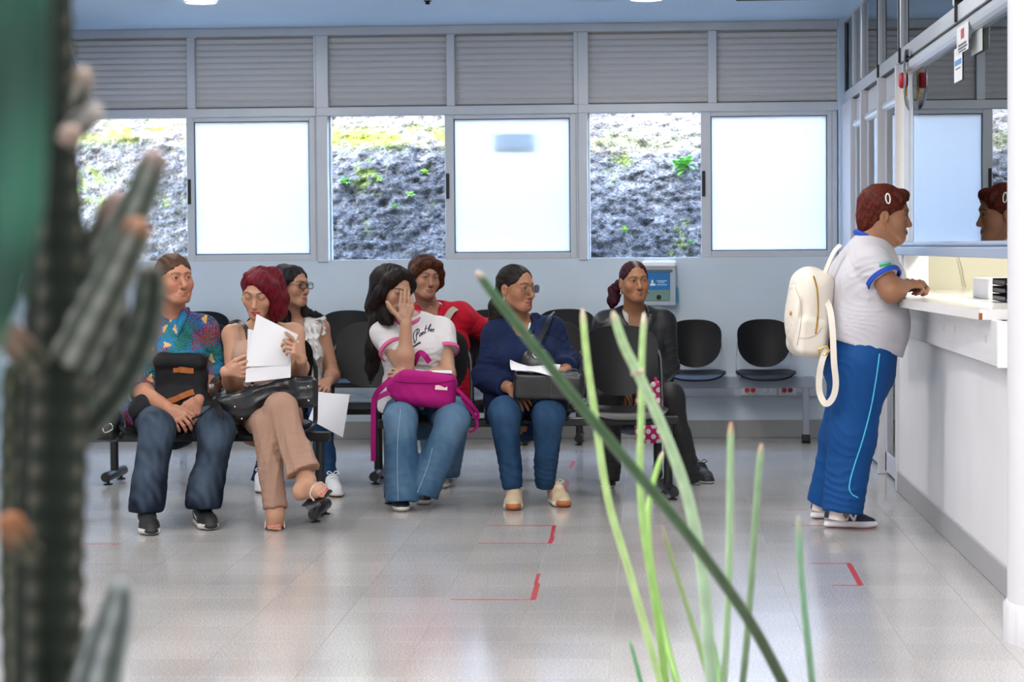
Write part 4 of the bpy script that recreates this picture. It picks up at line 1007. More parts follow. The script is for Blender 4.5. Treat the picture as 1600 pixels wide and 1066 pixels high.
def hair_col(c, hi, F, seed=9, st=(1, 1, .12), fr=380., amt=.42, roots=None):
    c, hi = np.array(lin(c)) * .7, np.array(lin(hi)) * .62; f = snoise(seed); R, o = F
    def fn(V):
        p = (V - o) @ R; w = .5 + .5 * f(p[:, 0] * st[0], p[:, 1] * st[1], p[:, 2] * st[2], fr); col = mixc(np.tile(c, (len(V), 1)), hi, amt * np.clip(w, 0, 1) ** 1.6)
        if roots is not None: col = mixc(col, np.array(lin(roots)), .7 * np.exp(-(p[:, 0] / .010) ** 2) * (p[:, 2] > .06))
        return col
    return fn
def put_hair(b, F, parent, c, hi, h=.0040, st=(1, 1, .12), amp=.0022, fr=210., name='hair', roots=None):
    R, o = F; f = snoise(31); b.disp.append(lambda x, y, z: amp * f(*(lambda q: (q[0] * st[0], q[1] * st[1], q[2] * st[2]))([R[0, i] * (x - o[0]) + R[1, i] * (y - o[1]) + R[2, i] * (z - o[2]) for i in range(3)]), fr))
    return sdf_obj(name, b.surf(h), M_hair(), parent, hair_col(c, hi, F, st=st, roots=roots))
def shoe(parent, heel, d, L, cols, w=1.0, colfn=None, hgt=1.0, toe_up=.0, laces=None, h=.0032, tilt=0.):
    """heel: floor point under the heel; cols: sole, upper"""
    d = _n(V3(d[0], d[1], 0)); y = np.cross((0, 0, 1), d); q = L / .27; heel = np.asarray(heel, float)
    dd = d * math.cos(tilt) - V3(0, 0, 1) * math.sin(tilt); R = rotm(dd, y, np.cross(dd, y)); b = Blob().frame(R, heel, q)
    z = V3(0, 0, 1)
    b.chain([(.030, 0, .016), (.10, -.002, .015), (.20, 0, .015 + toe_up), (.236, .002, .018 + toe_up)], [.033 * w, .033 * w, .042 * w, .034 * w], .012, flat=(z, .45))
    b.chain([(.032, 0, .045), (.10, 0, .048), (.185, 0, .036 + toe_up), (.232, .002, .030 + toe_up)], [.031 * w, .034 * w, .038 * w, .028 * w], .02, flat=(z, .85))
    b.chain([(.036, 0, .070 * hgt), (.085, 0, .072 * hgt), (.15, 0, .052)], [.032 * w, .031 * w, .028 * w], .02)
    b.ell((.045, 0, .094 * hgt + .008), (.040, .024 * w, .022), .008, 'sub'); b.frame()
    b.clip(heel, (0, 0, -1) if not tilt else -R[:, 2])
    sole, up = np.array(lin(cols[0])), np.array(lin(cols[1]))
    def fn(V):
        p = (V - heel) @ R / q; e = .026 + .006 * np.cos(p[:, 0] * 18) * 0
        c = np.where((p[:, 2] < e)[:, None], sole, up)
        return c if colfn is None else colfn(p, c)
    o = sdf_obj('shoe', b.surf(h), mat('shoe', rough=.6, vcol=True, bump=(300, .2, .001)), parent, fn)
    if laces:
        mb = MB()
        for i in range(4):
            x0 = .10 + i * .022; zz = .104 * (.5 + .5 * hgt) - i * .0115
            mb.tube([heel + R @ (V3(x0, -.020, zz - .004) * q), heel + R @ (V3(x0 + .008, 0, zz + .003) * q), heel + R @ (V3(x0, .020, zz - .004) * q)], .0032, 6)
        for sgn in (-1, 1): mb.tube([heel + R @ (p * q) for p in smoothpts([V3(.095, 0, .108), V3(.085, sgn * .018, .122), V3(.108, sgn * .032, .112), V3(.10, sgn * .010, .106)], 5)], .0024, 6)
        bring(mb.build('laces', laces, None, True), o)
    return o
def earring(parent, F, s, side, m, drop=.0, r=.006, w=1.0):
    R, c = F; T_ = lambda q: c + R @ (V3(*q) * s); mb = MB()
    if drop: mb.tube([T_((side * .079 * w, -.004, -.040)), T_((side * .080 * w, -.004, -.040 - drop))], .0016, 6); mb.sphere(T_((side * .080 * w, -.004, -.044 - drop)), r * .7, 8, 6)
    else: mb.sphere(T_((side * .081 * w, -.002, -.041)), V3(r, r, r * 1.35), 10, 8)
    bring(mb.build('earring', m, None, True), parent)
def ring_on(b, c, n, r1, r2, e1, t=.006):
    pass
def sheet(name_label, pts, nu=8, bend=.0, parent=None, bdir=(0, -1, 0), cat='paper', group=None, wav=.004):
    """a leaf of paper: bilinear quad (tl, tr, br, bl), slightly curved"""
    tl, tr, br, bl = [np.asarray(p, float) for p in pts]; F, B = [], []; n = _n(np.cross(tr - tl, bl - tl)); bd = np.asarray(bdir, float)
    for i in range(nu + 1):
        u = i / nu; F.append([]); B.append([])
        for j in range(nu + 1):
            v = j / nu; p = (tl * (1 - u) + tr * u) * (1 - v) + (bl * (1 - u) + br * u) * v + bd * (bend * 4 * u * (1 - u)) + n * wav * math.sin(5 * u + 3 * v)
            F[-1].append(p); B[-1].append(p + n * .0004)
    return MB().shell(F, B, nu + 1, nu + 1).build('sheet_of_paper', mat('white_paper', 'd8d8dc', .6), None, True, label=name_label, cat=cat, group=group)
def onto(ob):                                    # finds the surface of ob seen along a direction from a point
    me = ob.data; o = np.array(WL(ob)); t = BVHTree.FromPolygons([tuple(v.co) for v in me.vertices], [tuple(p.vertices) for p in me.polygons])
    def f(px, py, Y0=8.5, lift=.0015):
        a = P(px, py, Y0); d = _n(a - CAM); h = t.ray_cast(Vector(a - o), Vector(d))
        return None if h[0] is None else np.array(h[0]) + o + np.array(h[1]) * lift
    return f
def strokes(lines, ob, r, m, name, parent, n=5, **k):  # raised lettering or seams laid on a surface
    f = onto(ob); mb = MB()
    for ln in lines:
        q = [f(*p) for p in (smoothpts([V3(x, y, 0) for x, y in ln], n) if n > 1 else ln) for p in [(p[0], p[1])]]
        q = [p for p in q if p is not None]
        if len(q) > 1: mb.tube(q, r, 6)
    if mb.v: return bring(mb.build(name, m, None, True), parent)

# ------------------------------------------------------------------ man in the printed shirt
def man():
    r = person('man in a blue tropical print shirt, hands folded on a black backpack', G(265, 760))
    F = face_frame(P(272, 436, 10.40), 36, 4, -2); hs = 1.0
    J = dict(neck=P(268, 497, 10.50), shA=P(221, 521, 10.42), shB=P(318, 517, 10.56), elA=P(212, 605, 10.34), elB=P(334, 592, 10.52), wrA=P(262, 638, 10.10), wrB=P(311, 626, 10.20),
             chest=P(268, 560, 10.47), waist=P(264, 615, 10.48), pelv=P(262, 646, 10.52), hipA=P(236, 646, 10.46), hipB=P(296, 646, 10.48), knA=P(246, 668, 10.04), knB=P(339, 669, 10.10),
             anA=P(229, 791, 9.95), anB=P(319, 784, 10.06), front=_n(V3(.35, -1, 0)), w=((.185, .15), (.175, .15), (.175, .135), (.16, .09)))
    hands = [dict(wrist=J['wrA'], d=P(292, 662, 10.03) - J['wrA'], n=(.1, .75, -.65), th=(.4, -.3, .8), size=1.08, curl=(38, 40, 30), thumb=(28, 18, 20)),
             dict(wrist=J['wrB'], d=P(297, 654, 10.08) - J['wrB'], n=(-.55, .75, -.3), th=(-.6, -.5, .5), size=1.08, curl=(35, 45, 35), thumb=(25, 22, 20))]
    b, fine = skin_body(J, F, hs, 0, 1.12, dict(w=1.04, jaw=1.1, nose=1.12, lips=.75, old=1.0, eye=.9), .058, hands)
    sdf_obj('body', b.multi(.0095, fine), M_skin(), r, head_color(F, hs, 'c98f74', 'a8695a', .5, '5a4334', .0032, 0, .35, .55, .25, old=1.0))
    eyes(r, F, hs, (-.15, 1, .08))
    h = Blob(); hair_cap(h, F, hs, 1.03, .995, -.009, 1.06, -.05); put_hair(h, F, r, '4a3426', '7a5a40', st=(1, .2, 1), amp=.0016, fr=170.)
    # shirt with palm fronds, flowers and starfish
    b = Blob(); torso(b, J, .016, 0)
    b.loft([(J['pelv'] + V3(-.02, .02, -.03), .20, .165), (J['waist'], .195, .165)], _n(J['shB'] - J['shA']), .03)
    b.ell(P(200, 640, 10.45), (.075, .09, .085), .05)
    for s, e in (('A', P(236, 600, 10.30)), ('B', P(335, 582, 10.50))):
        b.chain([J['sh' + s], J['el' + s] * .55 + J['sh' + s] * .45], [.064, .063], .03)
        b.cone(J['el' + s] * .55 + J['sh' + s] * .45, J['el' + s] * .86 + J['wr' + s] * .14, .063, .066, .02, cap=(False, True))
    b.ell(J['neck'] + V3(.01, -.045, .035), (.055, .06, .06), .012, 'sub')
    b.clip(P(265, 668, 10.4), (0, 0, -1)); b.fold(.003, 34., 4); arm_creases(b, J); waist_creases(b, J)
    blue, cols = np.array(lin('2b7fae')), [np.array(lin(c)) for c in ('1c5a48', 'a83a34', '4f2c6e', '122a48', '27704f', '8f2f48')]; g = np.random.default_rng(12)
    FR = []
    for i in range(115):
        FR.append((g.uniform(-.24, .24), g.uniform(-.34, .30), g.uniform(0, 6.28), g.uniform(.07, .12), cols[i % 6]))
    ST = [(g.uniform(-.24, .24), g.uniform(-.32, .27), g.uniform(0, 6.28)) for i in range(20)]
    c0 = J['chest']
    def shirt_col(V):
        ang = np.arctan2(V[:, 0] - c0[0], -(V[:, 1] - c0[1])); u, w = ang * .19, V[:, 2] - c0[2]; u = u * .25 + .75 * (V[:, 0] - c0[0]); n = snoise(17)
        col = np.tile(blue, (len(V), 1)) * (1 + .12 * n(u, w, 0 * u, 60.))[:, None]
        for x, z, a, L, cc in FR:
            X, Z = (u - x) * math.cos(a) + (w - z) * math.sin(a), -(u - x) * math.sin(a) + (w - z) * math.cos(a); Z = Z - 2.2 * X * X
            t = X / L; env = (t > 0) & (t < 1) & (abs(Z) < .42 * L * np.sin(np.pi * np.clip(t, 0, 1)) ** .7 + .001)
            bl = np.cos((X - .55 * abs(Z)) * 2 * np.pi / .0125) > .15; m = env & (bl | (abs(Z) < .0016)); col[m] = cc
        for x, z, a in ST:
            X, Z = u - x, w - z; rr = np.hypot(X, Z); th = np.arctan2(Z, X) + a; m = rr < .010 + .011 * np.maximum(0, np.cos(2.5 * th)) ** 2 * 1.0; col[m] = lin('e8b774')
        return col * .8
    sh = sdf_obj('shirt', b.surf(0.0043), mat('print_cotton', rough=.8, vcol=True, bump=(220, .25, .0012), spec=.25), r, shirt_col)
    for s in 'AB':                              # turned cuffs and collar
        c = J['el' + s] * .86 + J['wr' + s] * .14; ax = _n(J['wr' + s] - J['el' + s]); u = _n(np.cross(ax, (0, 1, .1))); v = np.cross(ax, u)
        bring(MB().tube([c + (u * math.cos(q) + v * math.sin(q)) * .064 for q in np.linspace(0, 2 * math.pi, 24, endpoint=False)], 1, closed=True, flat=(.004, .013, ax)).build('cuff', M_cloth('cuff_lining', '9fb6c8'), None, True), sh)
    nk = J['neck']; cb = Blob()
    cb.chain([nk + V3(-.070, .01, .034), nk + V3(-.062, -.062, .014), nk + V3(-.030, -.125, -.060)], [.013, .018, .012], .01)
    cb.chain([nk + V3(.072, .01, .038), nk + V3(.070, -.058, .022), nk + V3(.050, -.130, -.075)], [.013, .020, .012], .01)
    cb.chain([nk + V3(-.062, .01, .030), nk + V3(0, .055, .040), nk + V3(.066, .01, .034)], [.011] * 3, .01)
    sdf_obj('collar', cb.surf(0.0041), MATS['print_cotton'], sh, shirt_col)
    b = Blob(); legs(b, J, .098, .078, .074, None, hipr=.14); b.chain([J['anA'] + V3(0, .02, .10), J['anA'] + V3(.0, 0, .01)], [.071, .076], .02); b.chain([J['anB'] + V3(0, .02, .10), J['anB']], [.074, .080], .02); b.clip(J['anA'] - V3(0, 0, .025), (0, 0, -1)); b.fold(.004, 26., 14)
    sdf_obj('jeans', b.surf(0.0071), M_denim, r, denim_col('66798e', '111d2f', J, .7))
    sw = np.array(lin('e6e4e4')); orange = np.array(lin('ff5a2e'))
    def run(p, c):
        swo = (abs(p[:, 1]) > .018) & (abs((p[:, 2] - .030) - (.16 - p[:, 0]) * .38) < .004 + .10 * np.clip(p[:, 0] - .09, 0, .04)) & (p[:, 0] > .055) & (p[:, 0] < .165) & (p[:, 2] > .032)
        c[swo] = sw; c[(p[:, 0] > .262 - 8 * (p[:, 1]) ** 2) & (p[:, 2] < .03)] = lin('1a1a1c'); c[p[:, 2] < .005] = lin('1a1a1c'); return c
    lm = mat('orange_lace', 'ff5028', .6)
    for hx, hy, tx, ty in ((219, 815, 236, 838), (300, 812, 330, 830)):
        a, t = G(hx, hy), G(tx, ty); shoe(r, t - _n(t - a) * .285, t - a, .285, ('d9d4cf', '151517'), 1.0, run, laces=lm)
    return r
man()
def tube_part(name, pts, r, m, parent, n=8, sm=6, **k): return bring(MB().tube(smoothpts(pts, sm) if sm else pts, r, n).build(name, m, None, True, **k), parent)
def strap_part(name, pts, w, t, m, parent, up=None, sm=6, **k):
    return bring(MB().tube(smoothpts(pts, sm) if sm else pts, 1, flat=(w, t) if up is None else (w, t, up)).build(name, m, None, True, **k), parent)
def cuff(name, c, ax, r, m, parent, wd=.010, t=.004, k=1.0):
    ax = _n(ax); u = _n(np.cross(ax, (0.1, 1, .1))); v = np.cross(ax, u); N = 28; F, B = [], []
    for i in range(N + 1):
        q = 2 * math.pi * i / N; e = u * math.cos(q) + v * math.sin(q); F.append([c + e * (r + t) + ax * wd * j for j in (-1, -.3, .3, 1)]); B.append([c + e * (r - t) + ax * wd * j for j in (-1, -.3, .3, 1)])
    return bring(MB().shell(F, B, N + 1, 4).build(name, m, None, True), parent)

# ------------------------------------------------------------------ red-haired woman reading papers
def redhead():
    r = person('red-haired woman in a beige sleeveless outfit, legs crossed, reading papers', G(420, 760))
    F = face_frame(P(404, 456, 10.36), -4, -20, 3); hs = .955
    J = dict(neck=P(410, 508, 10.46), shA=P(364, 524, 10.45), shB=P(459, 522, 10.46), elA=P(365, 603, 10.36), elB=P(468, 580, 10.40), wrA=P(352, 581, 10.14), wrB=P(471, 561, 10.10),
             chest=P(411, 560, 10.44), waist=P(414, 612, 10.46), pelv=P(416, 648, 10.50), hipA=P(393, 648, 10.46), hipB=P(440, 648, 10.46), knA=P(417, 664, 10.06), knB=P(440, 640, 10.03),
             anA=P(430, 806, 9.99), anB=P(480, 758, 9.93), front=V3(0, -1, 0), w=((.16, .11), (.128, .10), (.142, .10), (.125, .075)))
    hands = [dict(wrist=J['wrA'], d=(1, -.35, .10), n=(.15, .9, .25), th=(.1, -.1, 1), size=.98, curl=(22, 30, 22), thumb=(30, 20, 15)),
             dict(wrist=J['wrB'], d=P(456, 537, 10.03) - J['wrB'], n=(-.75, .5, -.45), th=(-.6, -.3, .6), size=.95, curls=[(10, 14, 10), (45, 55, 40), (55, 60, 40), (60, 60, 45)], thumb=(25, 25, 25))]
    def feet(b):
        out = []
        for an, toe, heel, z in ((J['anA'], G(429, 830), G(431, 812), 0), (J['anB'], P(511, 772, 9.74), P(478, 782, 9.92), 1)):
            d = _n(toe - heel); up = _n(np.cross(np.cross(d, (0, 0, 1) if not z else (-.35, -.5, .8)), d)); sd = np.cross(up, d); L = .225; heel = toe - d * L
            lift = .05 if not z else .0
            hp = heel + up * (.034 + lift); ball = toe - d * .055 + up * .024
            b.cone(an + V3(0, 0, .03), hp + up * .02 + d * .02, .031, .032, .03); b.cone(hp, ball, .027, .030, .03, flat=(up, .75)); b.cone(an, ball + up * .006, .028, .020, .04)
            for i, (o, l, rr) in enumerate(((.021, .0, .0125), (.006, -.002, .0095), (-.006, -.008, .0088), (-.017, -.016, .0082), (-.027, -.026, .0078))):
                o = o if z == 0 else -o
                b.cone(ball + sd * o * .9, toe + sd * o + d * l + up * (.010), .0095, rr * .80, .003)
            pts = np.array([heel, toe, an, ball]); out.append((pts.min(0) - .045, pts.max(0) + .04, .0026))
            J.setdefault('feet', []).append((heel, toe, d, up, sd, hp, ball, lift))
        return out
    b, fine = skin_body(J, F, hs, .86, .98, dict(w=.95, jaw=.86, nose=.92, lips=1.0, old=.75, cheek=1.05, eye=.05), .044, hands, feet=feet)
    for s in 'AB': b.cone(J['neck'] + V3(0, -.035, -.035), J['sh' + s] + V3(0, -.02, .0), .010, .010, .014)
    hc = head_color(F, hs, 'cfa084', 'c03040', .95, '3a1d16', .0030, .004, .3, .4, old=.7, closed=True)
    sdf_obj('body', b.multi(.0095, fine), M_skin(), r, hc)
    mb = MB()
    for (heel, toe, d, up, sd, hp, ball, lift), sg in zip(J['feet'], (1, -1)):
        for o, l, rr in ((.021, .0, .0125), (.006, -.002, .0095), (-.006, -.008, .0088), (-.017, -.016, .0082), (-.027, -.026, .0078)): mb.sphere(toe + sd * o * sg + d * (l + rr * .35) + up * (.010 + rr * .62), rr * .48, 8, 6)
    bring(mb.build('toenails', mat('nail_polish', 'd8506a', .25), None, True), r)
    eyes(r, F, hs, (0, .9, -.5))
    h = Blob(); hair_cap(h, F, hs, .98, 1.005, .008, 1.0, -.07, ears=False)
    h.frame(*F, hs); h.chain([(.03, .066, .084), (-.035, .073, .062), (-.070, .050, .005)], [.010, .013, .015], .03)
    h.chain([(-.03, .045, .092), (-.070, .030, .04), (-.086, .018, -.03), (-.087, .012, -.09), (-.070, .02, -.140)], [.022, .028, .032, .032, .016], .04)
    h.chain([(-.06, -.05, .06), (-.098, -.03, -.04), (-.09, -.02, -.11), (-.06, -.01, -.15)], [.05, .042, .036, .014], .02)
    h.chain([(.045, .02, .088), (.068, .0, .035), (.066, -.03, -.03)], [.018, .012, .014], .02)
    h.ell((.088, .0, -.018), (.022, .026, .034), .008, 'sub'); h.frame()
    put_hair(h, F, r, '560c1c', 'b01e38', st=(1, .5, .28), amp=.0015, fr=230.)
    for s in (1, -1): earring(r, F, hs, s, M_gold, r=.008, w=.95)
    M_top = M_cloth('beige_jersey', 'c4a08c', .8)
    b = Blob(); torso(b, J, .006, .86); b.clip(J['neck'] + V3(0, 0, -.085), (0, .25, 1)); b.clip(J['pelv'], (0, 0, -1)); b.fold(.002, 40., 41)
    for s in 'AB': b.ell(J['sh' + s] + V3((-1 if s == 'A' else 1) * .035, 0, -.03), (.06, .09, .085), .012, 'sub')
    top = sdf_obj('camisole', b.surf(0.0065), M_top, r)
    bo = bpy.data.objects[[o.name for o in r.children if o.name.startswith('body')][0]]
    strokes([[(371, 509), (374, 520), (376, 534), (377, 550)], [(449, 511), (447, 525), (446, 545)]], bo, .0042, M_top, 'shoulder_strap', top, 6)
    # wide beige trousers, one leg crossed over the other
    b = Blob(); b.loft([(J['pelv'] + V3(0, .01, .04), .155, .115), (J['pelv'] - V3(0, 0, .03), .175, .12)], (1, 0, 0), .03)
    b.chain([J['hipA'], J['knA'] + V3(0, .02, 0)], [.085, .068], .03); b.cone(J['knA'], J['anA'] + V3(0, 0, .03), .064, .055, .03, cap=(False, True))
    b.chain([J['hipB'] + V3(.005, 0, 0), J['knB'] + V3(-.01, .03, .005)], [.09, .072], .02); b.chain([J['knB'], J['knB'] * .45 + J['anB'] * .55, J['anB'] + V3(-.015, 0, .055)], [.068, .062, .080], .03, flat=((0, 1, 0), .75), cap=(False, True))
    b.fold(.003, 24., 43, sq=(1.3, 1, .45)); leg_creases(b, J['hipB'], J['knB'], J['anB'], .7); leg_creases(b, J['hipA'], J['knA'], J['anA'], .7); b.crease(J['knB'] * .5 + J['anB'] * .5, .17, V3(1, 0, .25), .045, .009, 3, .3); b.crease(J['knA'] * .5 + J['anA'] * .5, .17, V3(1, 0, -.1), .045, .008, 4, .3)
    sdf_obj('trousers', b.surf(0.0065), M_cloth('beige_crepe', 'b28d7a', .85), r)
    for (heel, toe, d, up, sd, hp, ball, lift) in J['feet']:        # strappy sandals with clear heels
        mb = MB(); F2, B2 = [], []
        for i in range(11):
            t = i / 10; c = heel + d * (.225 * t + .004) + up * (lift * (1 - sstep(.15, .75, t)) - .002); w = .030 + .012 * math.sin(math.pi * min(1, t * .95)) if t < .95 else .026
            F2.append([c - sd * w, c, c + sd * w]); B2.append([p - up * .007 for p in F2[-1]])
        so = bring(mb.shell(F2, B2, 11, 3).build('sandal', mat('dark_sole', '2b2626', .5), None, True), r)
        hb_ = MB(); t0 = heel + d * .028 + up * (lift - .008); hb_.obox(t0 - up * (lift / 2 if lift else .022), d, sd, up, .022, .024, max(lift / 2, .022)); bring(hb_.build('clear_heel', glass_mat('clear_plastic', 'e2e8ee', .8, .05), None), so)
        f = ball + up * .002
        tube_part('jewelled_strap', [f + sd * .042 - up * .018, f + sd * .036 + up * .016, f + up * .031 + d * .010, f - sd * .036 + up * .014, f - sd * .042 - up * .018], .0050, mat('jewel_strap', 'c9bcae', .25, metal=.5, bump=(500, .8, .002)), so)
    strap_part('bag_strap', [P(358, 505, 10.36), P(372, 502, 10.40), P(384, 512, 10.36), P(388, 530, 10.33)], .010, .002, mat('black_leather', '17181b', .35, bump=(90, .2, .002)), r, up=(0, -.6, .8))
    return r, J

# ------------------------------------------------------------------ woman in spectacles behind
def spectacles():
    r = person('dark-haired woman in black spectacles and a white sleeveless frilled blouse', G(490, 730))
    F = face_frame(P(457, 447, 12.15), 56, 3, 0); hs = .94
    J = dict(neck=P(463, 500, 12.26), shA=P(424, 515, 12.25), shB=P(500, 513, 12.24), elA=P(415, 590, 12.15), elB=P(520, 585, 12.22), wrA=P(445, 612, 12.0), wrB=P(514, 596, 11.90),
             chest=P(463, 555, 12.24), waist=P(465, 610, 12.28), pelv=P(467, 640, 12.30), hipA=P(445, 642, 12.28), hipB=P(488, 642, 12.28), knA=P(440, 645, 11.85), knB=P(502, 645, 11.85),
             anA=P(409, 745, 11.75), anB=P(511, 744, 11.72), front=_n(V3(.2, -1, 0)), w=((.16, .11), (.135, .105), (.145, .105), (.130, .08)))
    hands = [dict(wrist=J['wrB'], d=P(503, 611, 11.79) - J['wrB'], n=(-.5, .6, -.5), th=(-.9, -.2, .3), size=.98, curl=(22, 24, 18), thumb=(25, 15, 10))]
    b, fine = skin_body(J, F, hs, .9, 1.0, dict(w=.95, jaw=.9, nose=1.05, lips=.8, old=.6), .046, hands)
    sdf_obj('body', b.multi(.0095, fine), M_skin(), r, head_color(F, hs, 'b88a70', '9c5a50', .6, '201512', .0030, 0, .6, .25, old=.6)); eyes(r, F, hs, (-.1, 1, .02))
    glasses(r, F, hs, mat('black_frame', '141312', .3), .0265, .0185, r=.0021)
    h = Blob(); hair_cap(h, F, hs, 1.0, 1.02, .006, 1.04, -.08, ears=False)
    h.frame(*F, hs); h.chain([(.0, -.07, .08), (.01, -.11, .0), (.01, -.105, -.09), (.005, -.08, -.16), (0, -.06, -.22)], [.05, .05, .048, .045, .02], .03)
    h.chain([(.055, .02, .085), (.078, .02, .03), (.080, -.02, -.03), (.072, -.04, -.11), (.06, -.04, -.17)], [.026, .018, .02, .03, .012], .02)
    h.chain([(-.05, .0, .08), (-.08, -.02, .0), (-.075, -.02, -.10), (-.085, .01, -.15), (-.115, .06, -.168), (-.15, .09, -.175)], [.03, .03, .03, .024, .016, .006], .02); h.frame()
    put_hair(h, F, r, '141116', '4a4248', amp=.0022, fr=190.)
    earring(r, F, hs, 1 if F[0][1, 0] < 0 else -1, M_gold, r=.0075, w=.96)
    M_b = M_cloth('white_muslin', 'eceae8', .9)
    b = Blob(); torso(b, J, .010, .95); b.ell(J['neck'] + V3(.012, -.075, -.02), (.045, .07, .10), .015, 'sub'); b.ell(J['neck'] + V3(0, 0, .03), (.058, .058, .05), .01, 'sub')
    for s, x in (('A', -1), ('B', 1)): b.ell(J['sh' + s] + V3(x * .052, 0, -.025), (.045, .09, .085), .01, 'sub')
    b.fold(.003, 36., 51); waist_creases(b, J)
    t = sdf_obj('blouse', b.surf(0.0065), M_b, r)
    for x, sg in ((486, 1), (478, -1)):            # frills down the front and at the armhole
        pts = [P(x - 2 + 6 * sg * .3, 505, 12.12), P(x + 4, 520, 12.09), P(x + 2, 536, 12.08), P(x + 6, 552, 12.08), P(x + 2, 570, 12.09)]
        F2, B2 = [], []
        for i, p in enumerate(smoothpts(pts, 12)):
            w = .024 + .007 * math.sin(i * .55); F2.append([p, p + V3(w * .5, -.012, 0), p + V3(w, -.008 - .007 * math.sin(i * .8), -.004)]); B2.append([q + V3(0, .003, 0) for q in F2[-1]])
        bring(MB().shell(F2, B2, len(F2), 3).build('frill', M_b, None, True), t)
    F2, B2 = [], []
    for i, p in enumerate(smoothpts([P(497, 500, 12.14), P(503, 503, 12.18), P(506, 512, 12.2), P(506, 524, 12.19)], 12)):
        F2.append([p - V3(.018, 0, 0), p + V3(0, -.010, 0), p + V3(.008 + .003 * math.sin(i * .8), -.004, .004)]); B2.append([q + V3(0, .004, -.002) for q in F2[-1]])
    bring(MB().shell(F2, B2, len(F2), 3).build('frill', M_b, None, True), t)
    mb = MB()
    for x, y in ((481, 531), (483, 553), (484, 575)): mb.sphere(P(x, y, 12.06), .006, 8, 6)
    bring(mb.build('button', mat('grey_button', '77777a', .4), None, True), t)
    b = Blob(); legs(b, J, .080, .062, .050); b.fold(.004, 40., 53)
    sdf_obj('jeans', b.surf(0.0078), M_denim, r, denim_col('2d5a86', '173a5e', J, .6))
    def snk(p, c): c[(p[:, 2] < .010)] = lin('9a6a45'); return c
    for hx, hy, tx, ty in ((507, 762, 527, 778), (404, 758, 412, 772)):
        a, t_ = G(hx, hy), G(tx, ty); shoe(r, t_ - _n(t_ - a) * .255, t_ - a, .255, ('e8e6e4', 'dedee0'), .98, snk, laces=mat('white_lace', 'e8e8ea', .7))
    return r, J

